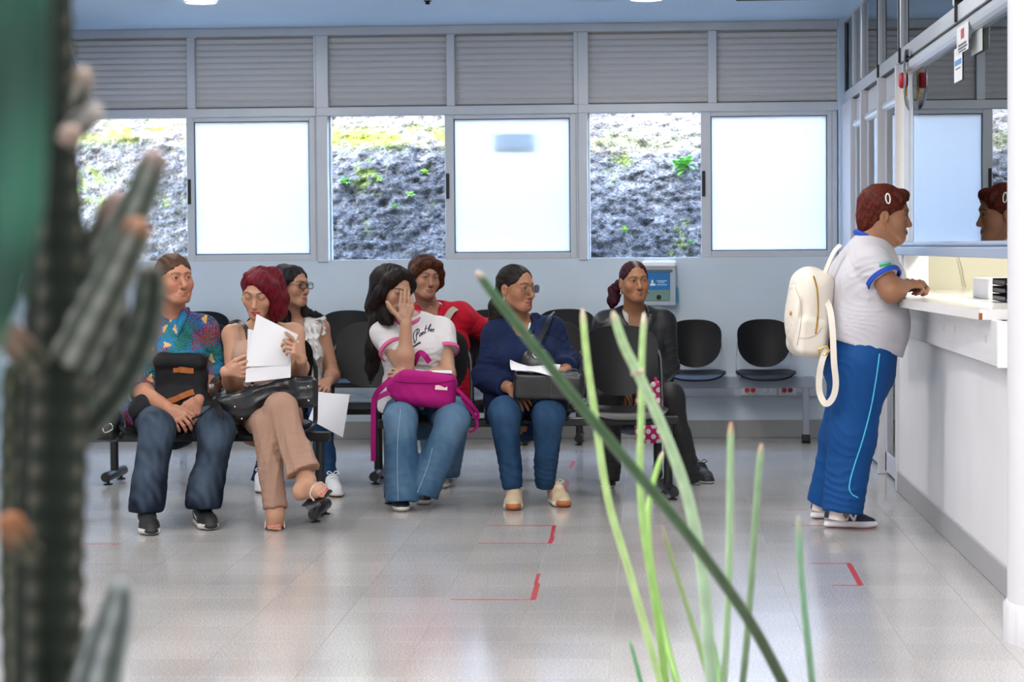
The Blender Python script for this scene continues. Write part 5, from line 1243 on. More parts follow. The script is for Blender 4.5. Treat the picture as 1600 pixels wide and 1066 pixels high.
# ------------------------------------------------------------------ girl covering her face
def girl():
    r = person('girl with long dark hair in a white and pink tee, hand over her face', G(640, 770))
    F = face_frame(P(615, 452, 11.05), 42, -16, 8); hs = .95
    J = dict(neck=P(638, 497, 11.14), shA=P(600, 522, 11.10), shB=P(690, 517, 11.18), elA=P(633, 576, 10.95), elB=P(699, 586, 11.06), wrA=P(634, 507, 10.93), wrB=P(641, 594, 10.86),
             chest=P(648, 550, 11.13), waist=P(651, 606, 11.16), pelv=P(655, 640, 11.20), hipA=P(630, 642, 11.16), hipB=P(682, 642, 11.18), knA=P(626, 656, 10.74), knB=P(708, 658, 10.78),
             anA=P(628, 772, 10.70), anB=P(664, 760, 10.76), front=_n(V3(.1, -1, 0)), w=((.165, .12), (.14, .115), (.148, .11), (.13, .08)))
    hands = [dict(wrist=J['wrA'], d=(.05, .02, 1), n=(-.25, 1, 0), th=(-1, 0, .2), size=1.04, curl=(4, 8, 6), spread=-2.5, thumb=(42, 6, 4)),
             dict(wrist=J['wrB'], d=P(616, 586, 10.88) - J['wrB'], n=(-.1, .9, -.5), th=(0, .1, 1), size=.95, curl=(30, 35, 30), thumb=(25, 20, 15))]
    b, fine = skin_body(J, F, hs, .8, 1.06, dict(w=.97, jaw=.92, nose=.9, lips=1.0, old=0., eye=.05), .045, hands)
    sdf_obj('body', b.multi(.0095, fine), M_skin(), r, head_color(F, hs, 'c79b80', 'b06a62', .7, '1d1412', .0034, 0, .3, .35, old=0, closed=True)); eyes(r, F, hs, (0, .9, -.3))
    h = Blob(); hair_cap(h, F, hs, 1.02, 1.05, .010, .98, -.08, ears=False)
    h.frame(*F, hs)
    h.chain([(.03, .055, .098), (.072, .040, .05), (.088, .02, -.02), (.092, -.01, -.10)], [.026, .028, .030, .034], .03)
    h.chain([(-.03, .055, .098), (-.074, .035, .04), (-.082, .01, -.04), (-.07, -.03, -.10)], [.022, .022, .022, .02], .03); h.frame()
    a = lambda x, y, Y: P(x, y, Y)
    h.chain([a(604, 440, 11.12), a(592, 480, 11.16), a(592, 515, 11.14), a(586, 550, 11.12), a(582, 575, 11.14), a(581, 594, 11.16)], [.085, .060, .046, .036, .024, .006], .04)
    h.chain([a(600, 470, 11.04), a(603, 497, 11.02), a(610, 505, 11.0)], [.04, .034, .012], .03)
    h.chain([a(588, 500, 11.10), a(579, 540, 11.10), a(577, 575, 11.12), a(579, 600, 11.14)], [.032, .028, .020, .005], .02)
    put_hair(h, F, r, '140d0d', '3d2b26', amp=.0016, fr=260.)
    M_t, M_p = M_cloth('white_jersey', 'ebe6e8', .9), M_cloth('pink_trim', 'e46a9c', .9)
    b = Blob(); torso(b, J, .012, .9); b.loft([(J['pelv'] + V3(-.02, 0, .02), .19, .135), (J['waist'], .165, .13)], _n(J['shB'] - J['shA']), .03)
    cA, cB = J['shA'] + (J['elA'] - J['shA']) * .46, J['shB'] + (J['elB'] - J['shB']) * .45
    b.cone(J['shA'], cA, .060, .068, .03, cap=(False, True)); b.cone(J['shB'], cB, .060, .066, .03, cap=(False, True)); b.ell(J['neck'] + V3(0, -.02, .035), (.062, .062, .055), .008, 'sub')
    b.clip(J['pelv'] + V3(0, 0, -.01), (0, 0, -1)); b.fold(.003, 30., 61); waist_creases(b, J, 1.1); arm_creases(b, J, .8)
    t = sdf_obj('tee_shirt', b.surf(0.0054), M_t, r)
    cuff('sleeve_band', cA, cA - J['shA'], .0715, M_p, t, .009); cuff('sleeve_band', cB, cB - J['shB'], .0705, M_p, t, .009)
    nk = J['neck']; q = [nk + V3(.066 * math.cos(x), -.020 + .070 * math.sin(x), .016 - .028 * max(0, -math.sin(x)) + .014 * math.sin(x)) for x in np.linspace(0, 2 * math.pi, 32, endpoint=False)]
    bring(MB().tube(q, .0105, 8, closed=True).build('neck_band', M_p, None, True), t)
    M_l = mat('navy_print', '241f3c', .8)
    sc = lambda l: [(645.5 + (x - 95) / 15.23, 490 + y / 15.23) for x, y in l]
    LET = [[(130, 640), (105, 600), (110, 480), (170, 385), (235, 375), (235, 440), (190, 500), (160, 520)], [(200, 380), (180, 520), (170, 650)], [(290, 470), (255, 490), (250, 545), (290, 510), (295, 460), (295, 520)], [(315, 450), (318, 515), (322, 460), (345, 440), (352, 500)],
           [(405, 275), (380, 400), (378, 465), (405, 460)], [(370, 370), (430, 350)], [(500, 270), (465, 330), (445, 440)], [(500, 270), (515, 260), (490, 330), (455, 390), (480, 370), (490, 420), (515, 415)], [(510, 415), (545, 385), (525, 370), (515, 410), (545, 440)], [(555, 380), (590, 375), (575, 400), (560, 430), (580, 420)]]
    strokes([sc(l) for l in LET], t, .0021, M_l, 'lettering', t, 6)
    strokes([sc([(95, 800), (190, 735), (275, 690)])], t, .0042, M_l, 'underline', t, 4); strokes([sc([(160, 655), (120, 660), (115, 700), (160, 690)])], t, .0022, M_l, 'lettering', t, 5)
    b = Blob(); legs(b, J, .092, .076, .074, .080); b.clip(J['anA'] - V3(0, 0, .05), (0, 0, -1)); b.fold(.003, 24., 63, sq=(1.3, 1.3, .5))
    sdf_obj('jeans', b.surf(0.0071), M_denim, r, denim_col('7797b3', '41678a', J, .8))
    M_st = mat('pale_stitch', '8fa9bf', .8); js = bpy.data.objects[[o.name for o in r.children if o.name.startswith('jeans')][0]]
    strokes([[(626, 640), (622, 680), (621, 720), (622, 782)], [(676, 700), (668, 730), (652, 770)]], js, .0014, M_st, 'seam', js, 8)
    def cv(p, c): return c
    for hx, hy, tx, ty in ((627, 778, 627, 801), (648, 775, 664, 790)):
        a_, t_ = G(hx, hy), G(tx, ty); shoe(r, t_ - _n(t_ - a_) * .25, t_ - a_, .25, ('d9d2cc', '1c2436'), .98, cv, hgt=.8)
    tube_part('bracelet', [J['elA'] + V3(-.05, 0, -.02), J['elA'] + V3(-.07, -.01, -.005)], .0035, mat('white_band', 'e8e8e8', .5), r, sm=2)
    return r, J

# ------------------------------------------------------------------ woman in the red jacket
def redjacket():
    r = person('auburn-haired woman in a bright red jacket behind the girl', G(690, 735))
    F = face_frame(P(664, 435, 12.02), 27, 2, 6); hs = .93
    J = dict(neck=P(670, 484, 12.12), shA=P(633, 500, 12.10), shB=P(718, 495, 12.16), elA=P(622, 575, 12.05), elB=P(762, 517, 12.30), wrA=P(650, 610, 11.9), wrB=P(812, 545, 12.28),
             chest=P(678, 545, 12.12), waist=P(682, 600, 12.16), pelv=P(688, 636, 12.2), hipA=P(668, 638, 12.18), hipB=P(708, 638, 12.18), knA=P(668, 645, 11.78), knB=P(716, 645, 11.78),
             anA=P(680, 735, 11.75), anB=P(703, 733, 11.8), front=_n(V3(.15, -1, 0)), w=((.165, .12), (.15, .12), (.16, .12), (.14, .085)))
    b, fine = skin_body(J, F, hs, .95, 1.0, dict(w=1.0, jaw=1.02, nose=1.0, lips=.75, old=.9, eye=.85), .052, ())
    sdf_obj('body', b.multi(.0095, fine), M_skin(), r, head_color(F, hs, 'b3816a', '8d5048', .6, '33211a', .0028, .002, .8, .3, old=.9)); eyes(r, F, hs, (.25, 1, -.02), '1e120c')
    h = Blob(); hair_cap(h, F, hs, 1.04, 1.07, .004, .96, -.06, ears=False)
    h.frame(*F, hs)
    for i in (-1, 1): h.chain([(i * .004, .080, .090), (i * .045, .070, .076), (i * .076, .038, .030), (i * .086, .008, -.02), (i * .080, -.02, -.055)], [.020, .024, .024, .024, .016], .022)
    h.ell((0, -.02, .06), (.088, .1, .072), .03); h.frame()
    put_hair(h, F, r, '3a1c10', '8a5230', st=(1, .6, .4), amp=.0012, fr=220.)
    M_b = M_cloth('spotted_blouse', 'e2dcda', .9, vary=(120, .12))
    b = Blob(); torso(b, J, .008, 1.0); b.ell(J['neck'] + V3(.01, -.05, .02), (.055, .07, .08), .01, 'sub'); sdf_obj('blouse', b.surf(0.0078), M_b, r)
    b = Blob(); torso(b, J, .022, 1.0); b.chain([J['shB'], J['elB'], J['wrB']], [.066, .060, .045], .03); b.chain([J['shA'], J['elA'], J['wrA']], [.066, .055, .045], .03)
    b.ell(J['chest'] + V3(.035, -.13, -.02), (.055, .10, .16), .02, 'sub'); b.ell(J['neck'] + V3(.02, -.05, .02), (.06, .08, .08), .015, 'sub'); b.ell(J['shB'] + V3(-.01, -.01, .035), (.05, .05, .03), .03); b.fold(.003, 34., 71); arm_creases(b, J, 1.4); waist_creases(b, J)
    jk = sdf_obj('jacket', b.surf(0.0065), M_cloth('red_cotton', 'c8102e', .8), r)
    cb = Blob(); nk = J['neck']; cb.chain([nk + V3(.005, .06, .022), nk + V3(.062, .02, .028), nk + V3(.072, -.05, .0), nk + V3(.060, -.105, -.06)], [.014, .016, .016, .010], .012); sdf_obj('collar', cb.surf(0.0049), MATS['red_cotton'], jk)
    strap_part('bag_strap', [P(712, 482, 12.08), P(705, 487, 12.02), P(697, 500, 11.98), P(690, 515, 11.97)], .018, .003, M_cloth('beige_strap', 'b9ab9c', .7), r, up=(0, -1, .3))
    b = Blob(); legs(b, J, .08, .062, .056); sdf_obj('jeans', b.surf(0.0084), M_denim, r, denim_col('7c9cba', '51759a', J, .8))
    for hx, hy, tx, ty in ((700, 745, 690, 764), (676, 748, 668, 766)):
        a_, t_ = G(hx, hy), G(tx, ty); shoe(r, t_ - _n(t_ - a_) * .24, t_ - a_, .24, ('cfc9c2', '8d8378'), .95)
    return r, J

# ------------------------------------------------------------------ woman in the navy top
def navy():
    r = person('woman in a navy long-sleeved top and thin-rimmed glasses, handbag on her lap', G(825, 770))
    F = face_frame(P(806, 450, 11.12), 50, 0, 0); hs = .985
    J = dict(neck=P(813, 502, 11.24), shA=P(777, 523, 11.18), shB=P(860, 518, 11.30), elA=P(760, 590, 11.16), elB=P(884, 566, 11.28), wrA=P(795, 606, 10.98), wrB=P(884, 581, 11.06),
             chest=P(818, 560, 11.20), waist=P(820, 612, 11.22), pelv=P(822, 642, 11.24), hipA=P(799, 644, 11.22), hipB=P(847, 644, 11.22), knA=P(788, 645, 10.84), knB=P(858, 648, 10.86),
             anA=P(800, 752, 10.86), anB=P(851, 750, 10.95), front=_n(V3(.25, -1, 0)), w=((.185, .135), (.17, .135), (.170, .13), (.15, .09)))
    hands = [dict(wrist=J['wrA'], d=P(812, 624, 10.92) - J['wrA'], n=(.1, .6, -.8), th=(.5, -.8, 0), size=.98, curl=(15, 25, 20), thumb=(30, 20, 15)),
             dict(wrist=J['wrB'], d=P(868, 581, 10.98) - J['wrB'], n=(-.2, .5, -.9), th=(-.2, -.6, .6), size=.98, curl=(38, 45, 35), thumb=(20, 25, 25))]
    b, fine = skin_body(J, F, hs, 1.0, 1.08, dict(w=.97, jaw=.95, nose=1.12, lips=1.0, old=.95), .050, hands)
    sdf_obj('body', b.multi(.0095, fine), M_skin(), r, head_color(F, hs, 'b07c60', 'a03a48', .85, '2a1c18', .0028, 0, .5, .3, old=.95)); eyes(r, F, hs, (-.05, 1, 0))
    glasses(r, F, hs, mat('gold_frame', 'a47a4c', .3, metal=.8), .0255, .0195, r=.0015)
    h = Blob(); hair_cap(h, F, hs, .99, .985, .012, 1.02, -.045); h.frame(*F, hs); h.ell((0, -.095, -.040), .036, .03); h.chain([(0, -.105, -.045), (0, -.125, -.09), (0, -.125, -.15), (0, -.11, -.20)], [.030, .040, .040, .016], .03)
    h.frame(); put_hair(h, F, r, '17110f', '463c38', st=(1, .25, .6), amp=.0016, fr=190.)
    earring(r, F, hs, 1 if F[0][1, 0] < 0 else -1, M_silver, drop=.012, r=.008, w=.98)
    M_n = M_cloth('navy_gauze', '13234a', .85, vary=(9, .12))
    b = Blob(); torso(b, J, .018, 1.05); b.loft([(J['pelv'] + V3(0, 0, -.01), .205, .15), (J['waist'], .19, .155)], _n(J['shB'] - J['shA']), .03)
    eA, eB = J['wrA'] + (J['elA'] - J['wrA']) * .12, J['wrB'] + (J['elB'] - J['wrB']) * .25
    b.chain([J['shA'], J['elA'], eA], [.070, .066, .052], .03, cap=(False, True)); b.chain([J['shB'], J['elB'], eB], [.070, .062, .056], .03, cap=(False, True))
    b.ell(J['neck'] + V3(.020, -.085, -.025), (.052, .08, .105), .015, 'sub', rotm(_n(V3(1, 0, .35)), V3(0, 1, 0), _n(V3(-.35, 0, 1)))); b.ell(J['neck'] + V3(0, 0, .04), (.06, .06, .05), .01, 'sub'); b.clip(J['pelv'] - V3(0, 0, .06), (0, 0, -1)); b.fold(.003, 30., 81); arm_creases(b, J, 1.3); waist_creases(b, J, 1.2)
    t = sdf_obj('top', b.surf(0.0059), M_n, r)
    cb = Blob(); nk = J['neck']; cb.chain([nk + V3(-.065, .02, .0), nk + V3(-.060, -.05, -.03), nk + V3(-.008, -.125, -.115)], [.010, .010, .007], .01); cb.chain([nk + V3(.060, .03, .018), nk + V3(.078, -.02, .022), nk + V3(.062, -.08, -.045), nk + V3(-.004, -.128, -.115)], [.014, .018, .015, .007], .012); sdf_obj('collar', cb.surf(0.0054), M_n, t)
    strap_part('camisole_strap', [nk + V3(.050, .0, .02), nk + V3(.052, -.05, -.005), nk + V3(.045, -.08, -.04)], .006, .002, mat('mint_strap', 'a9d6cf', .6), t, up=(.3, -1, .2))
    b = Blob(); legs(b, J, .094, .072, .047); b.fold(.002, 40., 83)
    sdf_obj('jeans', b.surf(0.0071), M_denim, r, denim_col('44698f', '17395c', J, .8))
    pk, gum = np.array(lin('cf8a90')), np.array(lin('a5622f'))
    def snk(p, c):
        s = (abs(p[:, 1]) > .016) & (p[:, 2] > .03) & (p[:, 2] < .075); u = p[:, 0] + (p[:, 2] - .05) * .35
        c[s & ((abs(u - .105) < .006) | (abs(u - .124) < .006))] = pk; c[(p[:, 0] > .245 - 10 * p[:, 1] ** 2) & (p[:, 2] < .034)] = gum; c[p[:, 2] < .006] = gum; return c
    for hx, hy, tx, ty in ((808, 778, 801, 799), (843, 775, 883, 794)):
        a_, t_ = G(hx, hy), G(tx, ty); shoe(r, t_ - _n(t_ - a_) * .262, t_ - a_, .262, ('e3dccf', 'c5b193'), 1.06, snk, laces=mat('cream_lace', 'd9c9ac', .7))
    return r, J

# ------------------------------------------------------------------ woman in the black leather jacket
def leather():
    r = person('woman in a black leather jacket and white blouse, burgundy hair tied back', G(1000, 745))
    F = face_frame(P(991, 440, 11.98), 17, 3, -2); hs = .93
    J = dict(neck=P(991, 489, 12.08), shA=P(949, 509, 12.08), shB=P(1034, 507, 12.10), elA=P(934, 575, 12.06), elB=P(1043, 572, 12.08), wrA=P(958, 603, 11.86), wrB=P(1022, 603, 11.86),
             chest=P(991, 545, 12.08), waist=P(991, 600, 12.12), pelv=P(992, 636, 12.16), hipA=P(970, 638, 12.14), hipB=P(1014, 638, 12.14), knA=P(952, 622, 11.76), knB=P(1048, 620, 11.78),
             anA=P(953, 742, 11.72), anB=P(1079, 743, 11.85), front=V3(0, -1, 0), w=((.165, .12), (.14, .11), (.15, .115), (.135, .08)))
    hands = [dict(wrist=J['wrA'], d=(.6, -.5, -.5), n=(0, .3, -1), th=(.5, -.5, .5), size=.95), dict(wrist=J['wrB'], d=(-.6, -.5, -.5), n=(0, .3, -1), th=(-.5, -.5, .5), size=.95)]
    b, fine = skin_body(J, F, hs, .9, 1.0, dict(w=1.0, jaw=1.0, nose=1.05, lips=.55, old=.85, eye=1.05), .052, hands)
    sdf_obj('body', b.multi(.0095, fine), M_skin(), r, head_color(F, hs, 'b3805f', '955a4a', .5, '3a2820', .0030, .001, .7, .3, old=.85)); eyes(r, F, hs, (-.1, 1, .06), '241811')
    h = Blob(); hair_cap(h, F, hs, 1.0, .985, .014, 1.03, -.05); h.frame(*F, hs); h.ell((.02, -.09, -.03), .034, .03); h.frame()
    h.chain([P(968, 445, 12.12), P(961, 455, 12.14), P(958, 470, 12.13), P(956, 480, 12.12)], [.030, .034, .030, .012], .02); put_hair(h, F, r, '2c0d18', '6a2a3a', st=(1, .3, .7), amp=.0018, fr=180., roots='8a8078')
    for s in (1, -1): earring(r, F, hs, s, M_silver, drop=.020, r=.009)
    M_b = M_cloth('white_blouse', 'e9e6e2', .9); b = Blob(); torso(b, J, .008, .95); b.ell(J['neck'] + V3(.004, -.085, -.03), (.034, .07, .10), .015, 'sub'); b.ell(J['neck'] + V3(0, 0, .03), (.056, .056, .05), .01, 'sub'); t = sdf_obj('blouse', b.surf(0.0065), M_b, r)
    f = onto(t); mb = MB()
    for y in (511, 524, 537):
        q = f(994, y)
        if q is not None: mb.sphere(q, .0055, 8, 6)
    if mb.v: bring(mb.build('button', M_dark, None, True), t)
    M_j = mat('jacket_leather', '17181b', .38, bump=(70, .35, .003), spec=.5)
    b = Blob(); torso(b, J, .024, .95); b.chain([J['shA'], J['elA'], J['wrA']], [.068, .060, .042], .03, cap=(False, True)); b.chain([J['shB'], J['elB'], J['wrB']], [.068, .060, .042], .03, cap=(False, True))
    b.ell(J['chest'] + V3(.004, -.14, .0), (.052, .10, .22), .02, 'sub'); b.ell(J['neck'] + V3(0, -.05, .01), (.062, .085, .09), .015, 'sub'); b.fold(.003, 32., 91); arm_creases(b, J, 1.4); waist_creases(b, J)
    jk = sdf_obj('jacket', b.surf(0.0065), M_j, r); nk = J['neck']; cb = Blob()
    for s in (-1, 1): cb.chain([nk + V3(0, .06, .012), nk + V3(s * .068, .01, .008), nk + V3(s * .085, -.075, -.03), nk + V3(s * .060, -.125, -.11)], [.014, .017, .024, .010], .012, flat=((s * .3, -1, .4), .6))
    sdf_obj('collar', cb.surf(0.0049), M_j, jk)
    b = Blob(); legs(b, J, .085, .066, .050); b.fold(.0035, 36., 93); sdf_obj('trousers', b.surf(0.0078), mat('black_trousers', '141416', .55, bump=(90, .2, .002)), r)
    for hx, hy, tx, ty in ((951, 747, 949, 764), (1076, 745, 1109, 757)):
        a_, t_ = G(hx, hy), G(tx, ty); shoe(r, t_ - _n(t_ - a_) * .25, t_ - a_, .25, ('dcdcdc', '18191d'), 1.0, lambda p, c: np.where((p[:, 2] < .016)[:, None], np.array(lin('dcdcdc')), np.array(lin('18191d'))), laces=M_dark)
    return r, J

# ------------------------------------------------------------------ woman standing at the counter
def standing():
    r = person('short-haired woman standing at the counter in a white tee and blue track trousers', G(1325, 815))
    F = face_frame(P(1384, 335, 9.97), 86, -4, 0); hs = 1.0
    J = dict(neck=P(1356, 383, 9.98), shA=P(1366, 412, 9.81), shB=P(1358, 408, 10.15), elA=P(1393, 455, 9.74), elB=P(1392, 452, 10.24), wrA=P(1412, 447, 9.90), wrB=P(1415, 446, 10.10),
             chest=P(1351, 440, 9.98), waist=P(1355, 505, 9.98), pelv=P(1348, 550, 9.99), hipA=P(1347, 568, 9.88), hipB=P(1344, 568, 10.09), knA=P(1331, 680, 9.90), knB=P(1316, 682, 10.12),
             anA=P(1316, 801, 9.88), anB=P(1289, 788, 10.18), front=V3(1, 0, 0), w=((.185, .150), (.185, .155), (.175, .140), (.15, .10)))
    hands = [dict(wrist=J['wrA'], d=(.75, .6, .12), n=(-.2, .3, -.9), th=(-.4, .8, .2), size=.98, curl=(55, 65, 45), thumb=(20, 30, 30)),
             dict(wrist=J['wrB'], d=(.8, -.5, .10), n=(-.2, -.2, -.9), th=(-.2, -.8, .3), size=.98, curl=(50, 60, 45), thumb=(20, 30, 30))]
    b, fine = skin_body(J, F, hs, .9, 1.22, dict(w=1.0, jaw=1.0, nose=.92, lips=.9, old=.8, chin=.85), .062, hands)
    b.frame(*F, hs); b.cone((0, .045, -.105), (0, -.01, -.125), .026, .04, .04); b.frame()
    sdf_obj('body', b.multi(.0095, fine), M_skin(), r, head_color(F, hs, 'b07f62', '935048', .6, '2a1a16', .0030, 0, .6, .3, old=.7)); eyes(r, F, hs, (0, 1, -.1))
    h = Blob(); hair_cap(h, F, hs, 1.03, 1.04, .006, 1.0, -.065); h.frame(*F, hs); h.ell((0, -.028, .05), (.084, .092, .075), .03); h.chain([(.05, .058, .078), (0, .072, .088), (-.05, .058, .078)], [.014, .015, .014], .03); h.ell((0, -.075, -.02), (.066, .045, .06), .03)
    for i in (-1, 1): h.ell((i * .086, .002, -.022), (.022, .024, .034), .008, 'sub')
    h.frame(); hr = put_hair(h, F, r, '4a1a14', 'a8482c', st=(1, .6, .6), amp=.0016, fr=200.)
    R, c = F; sd = 1 if R[1, 0] < 0 else -1; T_ = lambda q: c + R @ V3(sd * q[0], q[1], q[2])
    lp = [(.088, .002 + .009 * math.cos(a) - .003 * math.sin(a), .066 + .021 * math.sin(a)) for a in np.linspace(0, 2 * math.pi, 20, endpoint=False)]
    bring(MB().tube([T_(q) for q in lp], .0032, 6, closed=True).build('hair_clip', mat('white_clip', 'f2f0f0', .3), None, True), hr)
    earring(r, F, hs, sd, M_gold, drop=.016, r=.005)
    M_t, M_b = M_cloth('white_tee', 'e4e2e8', .85), mat('royal_band', '1746b0', .8)
    b = Blob(); torso(b, J, .016, .95)
    b.loft([(P(1347, 541, 9.99), .205, .158), (P(1353, 500, 9.98), .200, .166), (P(1349, 450, 9.98), .19, .15)], (0, 1, 0), .04, cap=(True, False))
    cA, cB = J['shA'] + (J['elA'] - J['shA']) * .55, J['shB'] + (J['elB'] - J['shB']) * .55
    b.cone(J['shA'], cA, .072, .070, .03, cap=(False, True)); b.cone(J['shB'], cB, .072, .070, .03, cap=(False, True)); b.ell(J['neck'] + V3(.02, 0, .05), (.07, .075, .055), .01, 'sub', rotm(_n(V3(1, 0, -.5)), V3(0, 1, 0), _n(V3(.5, 0, 1))))
    b.clip(P(1347, 541, 9.99), (-.28, 0, -1)); b.fold(.003, 24., 101); b.crease(P(1370, 500, 9.80), .16, V3(.3, 0, 1), .06, .005, 8, 1.6); b.crease(P(1330, 450, 9.82), .15, V3(.8, 0, .6), .07, .005, 9, 1.6); b.crease(P(1370, 430, 9.78), .10, V3(.6, 0, -.8), .04, .006, 10)
    t = sdf_obj('tee_shirt', b.surf(0.0059), M_t, r)
    cuff('sleeve_band', cA, cA - J['shA'], .0755, M_b, t, .010); cuff('sleeve_band', cB, cB - J['shB'], .0755, M_b, t, .010)
    nk = J['neck']; u, v = _n(V3(1, 0, -.55)), V3(0, 1, 0)
    bring(MB().tube([nk + V3(.012, 0, .022) + u * .072 * math.cos(q) + v * .074 * math.sin(q) for q in np.linspace(0, 2 * math.pi, 32, endpoint=False)], .0125, 8, closed=True).build('neck_band', M_b, None, True), t)
    f = onto(t)
    for y, dy, cc, x0, x1 in ((411.5, -3, '7fd0e0', 1373, 1392), (416, -3.5, '4aa657', 1374, 1392)):
        q = [f(x, y + dy * (x - x0) / (x1 - x0), lift=.001) for x in np.linspace(x0, x1, 7)]; q = [p for p in q if p is not None]
        if len(q) > 2: bring(MB().tube(q, 1, flat=(.0042 if cc != '4aa657' else .006, .001, (0.2, -1, .1))).build('sleeve_print', mat('print_' + cc, cc, .7), None), t)
    # track trousers
    b = Blob(); b.loft([(P(1348, 530, 9.99), .198, .160), (P(1346, 575, 9.99), .20, .152)], (0, 1, 0), .03)
    b.chain([J['hipA'], J['knA'], J['anA']], [.125, .095, .088], .05, cap=(False, True)); b.chain([J['hipB'], J['knB'], J['anB']], [.125, .095, .086], .05, cap=(False, True))
    b.ell(P(1325, 565, 9.99), (.09, .16, .11), .05); b.fold(.004, 17., 103); b.crease(P(1345, 600, 9.86), .17, V3(.7, 0, .8), .06, .006, 11, 1.6); b.crease(P(1330, 690, 9.84), .15, V3(-.5, 0, .9), .07, .005, 12, 1.6); b.crease(P(1310, 765, 9.86), .14, V3(.2, 0, 1), .05, .008, 13, 1.6); b.crease(P(1285, 700, 10.1), .2, V3(.6, 0, .8), .07, .005, 14, 1.6)
    tr = sdf_obj('track_trousers', b.surf(0.0071), M_cloth('blue_track', '0a5096', .7), r)
    strokes([[(1374, 553), (1369, 590), (1360, 640), (1347, 690), (1334, 730), (1327, 760), (1331, 772), (1340, 778)]], tr, .0030, mat('cyan_piping', '4fc3ea', .6), 'piping', tr, 8)
    nv, gr, wh, pkc = [np.array(lin(x)) for x in ('16203a', '9a9ca4', 'e8e6e8', 'f0a8b4')]
    def snk(p, c):
        c = np.where((p[:, 2] < .036)[:, None], wh, nv); c[(p[:, 0] < .11) & (p[:, 2] > .036) & (p[:, 2] < .054)] = gr; c[p[:, 2] < .009] = pkc
        u, w = (p[:, 0] - .138) - (p[:, 2] - .058) * .35, p[:, 2] - .060; s = (abs(p[:, 1]) > .014)
        n = ((abs(u + .018) < .0055) | (abs(u - .018) < .0055) | (abs(u - .018 * (-w / .019)) < .0065)) & (abs(w) < .019); c[s & n] = wh; return c
    for hx, hy, tx, ty, dr in ((1285, 826, 1366, 824, (1, -.10, 0)), (1264, 812, 1338, 806, (1, .05, 0))):
        a_ = G(hx, hy); s_ = shoe(r, a_ + V3(.01, .035, 0), dr, .232, ('e8e6e8', '16203a'), 1.0, snk, laces=M_dark, h=.0028)
    for s in 'AB': tube_part('sock', [J['an' + s] + V3(-.01, 0, .05), J['an' + s] + V3(-.022, 0, -.03)], .037, mat('white_sock', 'e9dcd8', .9), r, 16, 2)
    return r, J
RED = redhead(); SPEC = spectacles(); GIRL = girl(); RJ = redjacket(); NAVY = navy(); LEA = leather(); STA = standing()
# ================================================================== beam seating
M_shell = mat('black_shell', '0b0c0f', .42, bump=(140, .12, .0008), spec=.2)
M_frame = mat('black_steel', '101114', .35, spec=.5)
M_gsteel = mat('grey_steel', '8f97a2', .42, metal=.2)
def back_shell(wt=.196, wb=.178, z0=.525, z1=.818, y0=.150, y1=.235, belly=.055, th=.011):
    nu, nv = 17, 13; F, B = [], []
    for i in range(nu):
        F.append([]); B.append([])
        for j in range(nv):
            u, v = squircle(-1 + 2 * i / (nu - 1), -1 + 2 * j / (nv - 1), .62); t = (v + 1) / 2; w = wb + (wt - wb) * t
            z = z0 + (z1 - z0) * t + .018 * (1 - u * u) * t - belly * (1 - t) ** 1.5 * (1 - u * u) + .02 * (1 - t); y = y0 + (y1 - y0) * t + .012 * math.sin(math.pi * t) - .034 * u * u
            F[-1].append((u * w, y, z)); B[-1].append((u * w, y + th, z))
    return MB().shell(F, B, nu, nv)
def seat_shell(w=.203, yf=-.245, yb=.170, z=.428, th=.012):
    nu, nv = 17, 15; F, B = [], []
    for i in range(nu):
        F.append([]); B.append([])
        for j in range(nv):
            u, v = squircle(-1 + 2 * i / (nu - 1), -1 + 2 * j / (nv - 1), .5); t = (v + 1) / 2; y = yf + (yb - yf) * t
            zz = z + .012 * u * u - .012 * math.exp(-((t - .62) / .25) ** 2) * (1 - u * u) - .030 * max(0, 1 - t / .22) ** 2 + .012 * max(0, (t - .8) / .2) ** 2
            F[-1].append((u * w * (.93 + .07 * math.sin(math.pi * min(1, t * 1.2))), y, zz)); B[-1].append((F[-1][-1][0], y, zz - th))
    return MB().shell(F, B, nu, nv)
def chair_frame(s):
    mb = MB()
    mb.tube(smoothpts([(s * .150, .214, .75), (s * .196, .190, .70), (s * .204, .168, .60), (s * .204, .150, .50), (s * .203, .13, .43), (s * .196, .06, .405), (s * .175, -.10, .396), (s * .15, -.20, .392)], 5), .011, 8)
    return mb
PARTS = dict(back=back_shell().mesh('backrest', M_shell, True), seat=seat_shell().mesh('seat', M_shell, True), frame=chair_frame(1).mesh('seat_frame', M_frame, True), frameb=chair_frame(-1).mesh('seat_frame', M_frame, True))
gbs = {s: MB().tube([(s * .165, .19, .62), (s * .172, .175, .52), (s * .172, .15, .44), (s * .165, -.08, .418)], 1, flat=(.017, .004, (1, 0, 0))) for s in (-1, 1)}
PARTS.update(back2=back_shell(.172, .160, .500, .748, .155, .215, .055).mesh('backrest', M_shell, True), seat2=seat_shell(.186, -.22, .165, .440).mesh('seat', M_shell, True), frame2=gbs[1].mesh('seat_frame', M_gsteel), frameb2=gbs[-1].mesh('seat_frame', M_gsteel))
leg_mb = MB(); leg_mb.cyl((0, 0, .055), (0, 0, .36), .0225, n=16); leg_me = leg_mb.mesh('leg', M_frame, True)
foot_me = MB().tube([(0, -.215, .044), (0, -.209, .044), (0, .205, .044), (0, .211, .044)], [.022, .026, .026, .022], 16).mesh('foot', M_frame, True)
pad_me = MB().lathe([(.024, 0), (.024, .006), (.009, .009), (.009, .022)], (0, 0, 0), 14).mesh('foot_pad', M_frame, True)
